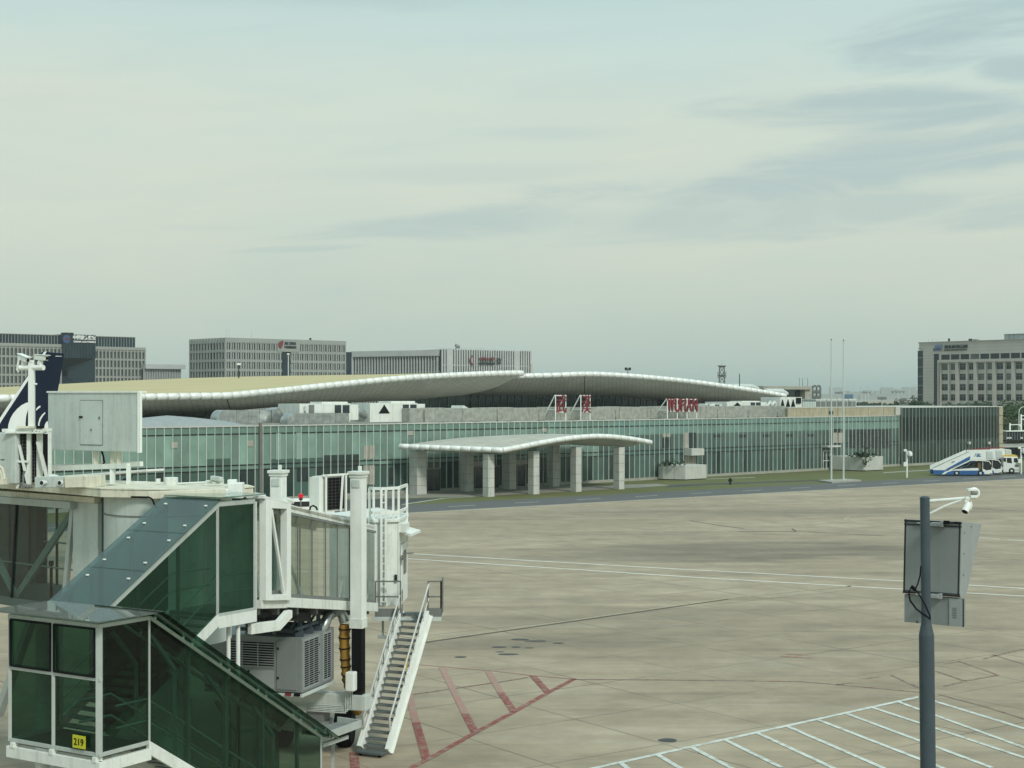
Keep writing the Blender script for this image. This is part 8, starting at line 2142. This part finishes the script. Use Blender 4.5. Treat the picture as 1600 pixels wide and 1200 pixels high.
def gantry(px, ytop, x2, label, D, arms):
    t = thing('camera_gantry', label, 'camera gantry', V((W(px, 0, D).x, D, 0)), 0, 'white camera gantries at the right edge')
    b = MB(); b.bar(V((W(px, 0, D).x, D, 0)), W(px, ytop - 1.2, D), .24); b.build('post', M['white_clean'], t)
    b = MB()
    for y in arms: b.bar(W(px, y, D), W(x2, y, D), .16)
    b.build('arm', M['white_clean'], t)
    c = MB(); c.box(W(x2, arms[0] + 1.5, D), (.3, .5, .3)); c.build('camera', M['white_clean'], t)
gantry(1578, 662.5, 1594, 'lower white camera gantry above the shelter roof', 303, [663.5])
gantry(1595.5, 648.5, 1606, 'taller white camera gantry with two arms at the right edge', 306, [649.5, 655])
# ================================================================ light, sky, air, camera
def make_world():
    w = bpy.data.worlds.new('World'); SC.world = w; w.use_nodes = True
    nt = w.node_tree; nt.nodes.clear(); L = nt.links.new
    out = nt.nodes.new('ShaderNodeOutputWorld'); bg = N(nt, 'Background'); L(bg.outputs[0], out.inputs[0])
    sky = N(nt, 'TexSky'); sky.sky_type = 'NISHITA'; sky.sun_disc = False
    sky.sun_elevation = SUN_EL; sky.sun_rotation = SUN_ROT
    sky.air_density = 1.0; sky.dust_density = 4.0; sky.ozone_density = 1.0
    sc = N(nt, 'VectorMath', operation='SCALE'); L(sky.outputs[0], sc.inputs[0]); sc.inputs['Scale'].default_value = .1
    tc = N(nt, 'TexCoord'); sp = N(nt, 'SeparateXYZ'); L(tc.outputs['Generated'], sp.inputs[0])
    def m(op, a, b=None, c=None):
        n = N(nt, 'Math', operation=op)
        for i, x in enumerate((a, b, c)):
            if x is None: continue
            if hasattr(x, 'links'): L(x, n.inputs[i])
            else: n.inputs[i].default_value = x
        return n.outputs[0]
    x, y, z = sp.outputs
    az = m('ARCTAN2', x, y); el = m('ARCSINE', z)          # azimuth (0 = north of the apron) and elevation
    vec = N(nt, 'CombineXYZ'); L(m('MULTIPLY_ADD', az, 6.0, 0), vec.inputs[0])
    L(m('MULTIPLY_ADD', az, -2.5, m('MULTIPLY', el, 42.0)), vec.inputs[1])
    n1 = N(nt, 'TexNoise', Scale=1.0, Detail=10.0, Roughness=.62, Distortion=.9); L(vec.outputs[0], n1.inputs['Vector'])
    vec2 = N(nt, 'CombineXYZ'); L(m('MULTIPLY_ADD', az, 2.0, 4.7), vec2.inputs[0]); L(m('MULTIPLY', el, 6.0), vec2.inputs[1])
    n2 = N(nt, 'TexNoise', Scale=1.3, Detail=3.0, Roughness=.5); L(vec2.outputs[0], n2.inputs['Vector'])
    # overcast veil: colour by elevation
    base = ramp(nt, m('DIVIDE', el, .30), [(0, lin(184, 205, 198)), (.22, lin(201, 214, 202)), (.45, lin(209, 223, 212)), (.72, lin(204, 227, 221)), (1, lin(188, 217, 219))])
    warm = mixc(nt, m('MULTIPLY', ramp(nt, n2.outputs[0], [(.36, .25), (.6, .95)]), ramp(nt, m('DIVIDE', el, .30), [(0, .1), (.25, .45), (.45, .8), (.62, .8), (.78, .25), (.9, 0)])), base, lin(222, 228, 209))
    # the darker cloud banks
    mask = None
    for (px, py, rx, ry, tilt, amt) in [(1560, 50, 260, 48, -.16, 1.1), (1370, 185, 270, 30, .02, 1.0), (1330, 275, 430, 46, -.09, .95), (760, 350, 300, 26, -.05, .75),
                                        (480, 391, 110, 7, -.06, .7), (860, 208, 160, 14, .0, .35), (700, 270, 330, 16, -.03, .3), (1600, 138, 60, 22, .1, .9), (1250, 340, 520, 40, -.03, .7), (300, -10, 800, 30, 0, .5), (330, 361, 90, 5, 0, .25)]:
        a0 = math.atan((px - 800) / F); e0 = math.atan((HZ - py) / F)
        da = m('SUBTRACT', az, a0); de = m('SUBTRACT', el, e0)
        a1 = m('DIVIDE', da, rx / F); e1 = m('DIVIDE', m('MULTIPLY_ADD', da, tilt, de), ry / F)
        q = m('ADD', m('MULTIPLY', a1, a1), m('MULTIPLY', e1, e1))
        q = m('ADD', q, m('MULTIPLY_ADD', n1.outputs[0], 5.0, -2.5))
        k = N(nt, 'MapRange', interpolation_type='SMOOTHSTEP'); L(q, k.inputs[0]); k.inputs[1].default_value = 1.45; k.inputs[2].default_value = -.35; k.inputs[4].default_value = amt
        mask = k.outputs[0] if mask is None else m('MAXIMUM', mask, k.outputs[0])
    mask = m('MULTIPLY', mask, .74)
    wisp = ramp(nt, n1.outputs[0], [(.42, 0), (.75, .22)])
    c = mixc(nt, wisp, warm, lin(180, 207, 208))
    c = mixc(nt, mask, c, lin(174, 197, 199))
    c = mixc(nt, .92, sc.outputs[0], c)
    # an overcast sky grows brighter towards the zenith, above the frame
    up = N(nt, 'MapRange', interpolation_type='SMOOTHSTEP'); L(el, up.inputs[0])
    up.inputs[1].default_value = .28; up.inputs[2].default_value = 1.2; up.inputs[3].default_value = 1.0; up.inputs[4].default_value = 1.35
    s2 = N(nt, 'VectorMath', operation='SCALE'); L(c, s2.inputs[0]); L(up.outputs[0], s2.inputs['Scale'])
    L(s2.outputs[0], bg.inputs[0]); bg.inputs[1].default_value = 1.0

SUN_EL = math.radians(42); SUN_DIR = V((.55, -.83, 0)).normalized()
SUN_ROT = math.atan2(SUN_DIR.x, SUN_DIR.y)
make_world()
sl = bpy.data.lights.new('sun', 'SUN'); sl.energy = 2.2; sl.angle = math.radians(12); sl.color = (1, .975, .90)
so = bpy.data.objects.new('sun', sl); COL.objects.link(so); so.location = (60, -40, 60)
tosun = V((SUN_DIR.x * math.cos(SUN_EL), SUN_DIR.y * math.cos(SUN_EL), math.sin(SUN_EL)))
so.rotation_euler = tosun.to_track_quat('Z', 'Y').to_euler()

def haze():
    b = MB(); b.lbox(-5000, 5000, -60, 9000, -1.0, 60)
    m, nt, out = nodes('haze_air'); v = N(nt, 'VolumePrincipled')
    v.inputs['Color'].default_value = (.86, .95, .91, 1); v.inputs['Density'].default_value = .00016
    v.inputs['Anisotropy'].default_value = .2
    nt.links.new(v.outputs[0], out.inputs['Volume'])
    o = b.build('haze', m); tag(o, kind='stuff')
HAZE = True
if HAZE: haze()

cam = bpy.data.cameras.new('camera'); co = bpy.data.objects.new('camera', cam); COL.objects.link(co)
cam.sensor_width = 36; cam.lens = 36 * F / 1600; cam.shift_y = (HZ - 600) / 1600
co.location = (0, 0, CZ); co.rotation_euler = (math.radians(90), 0, 0); cam.clip_start = .5; cam.clip_end = 20000
SC.camera = co
SC.view_settings.view_transform = 'Standard'; SC.view_settings.look = 'None'; SC.view_settings.exposure = 0; SC.view_settings.gamma = 1
SC.render.engine = 'CYCLES'
SC.cycles.max_bounces = 8; SC.cycles.transparent_max_bounces = 24; SC.cycles.volume_bounces = 0
SC.cycles.use_denoising = True
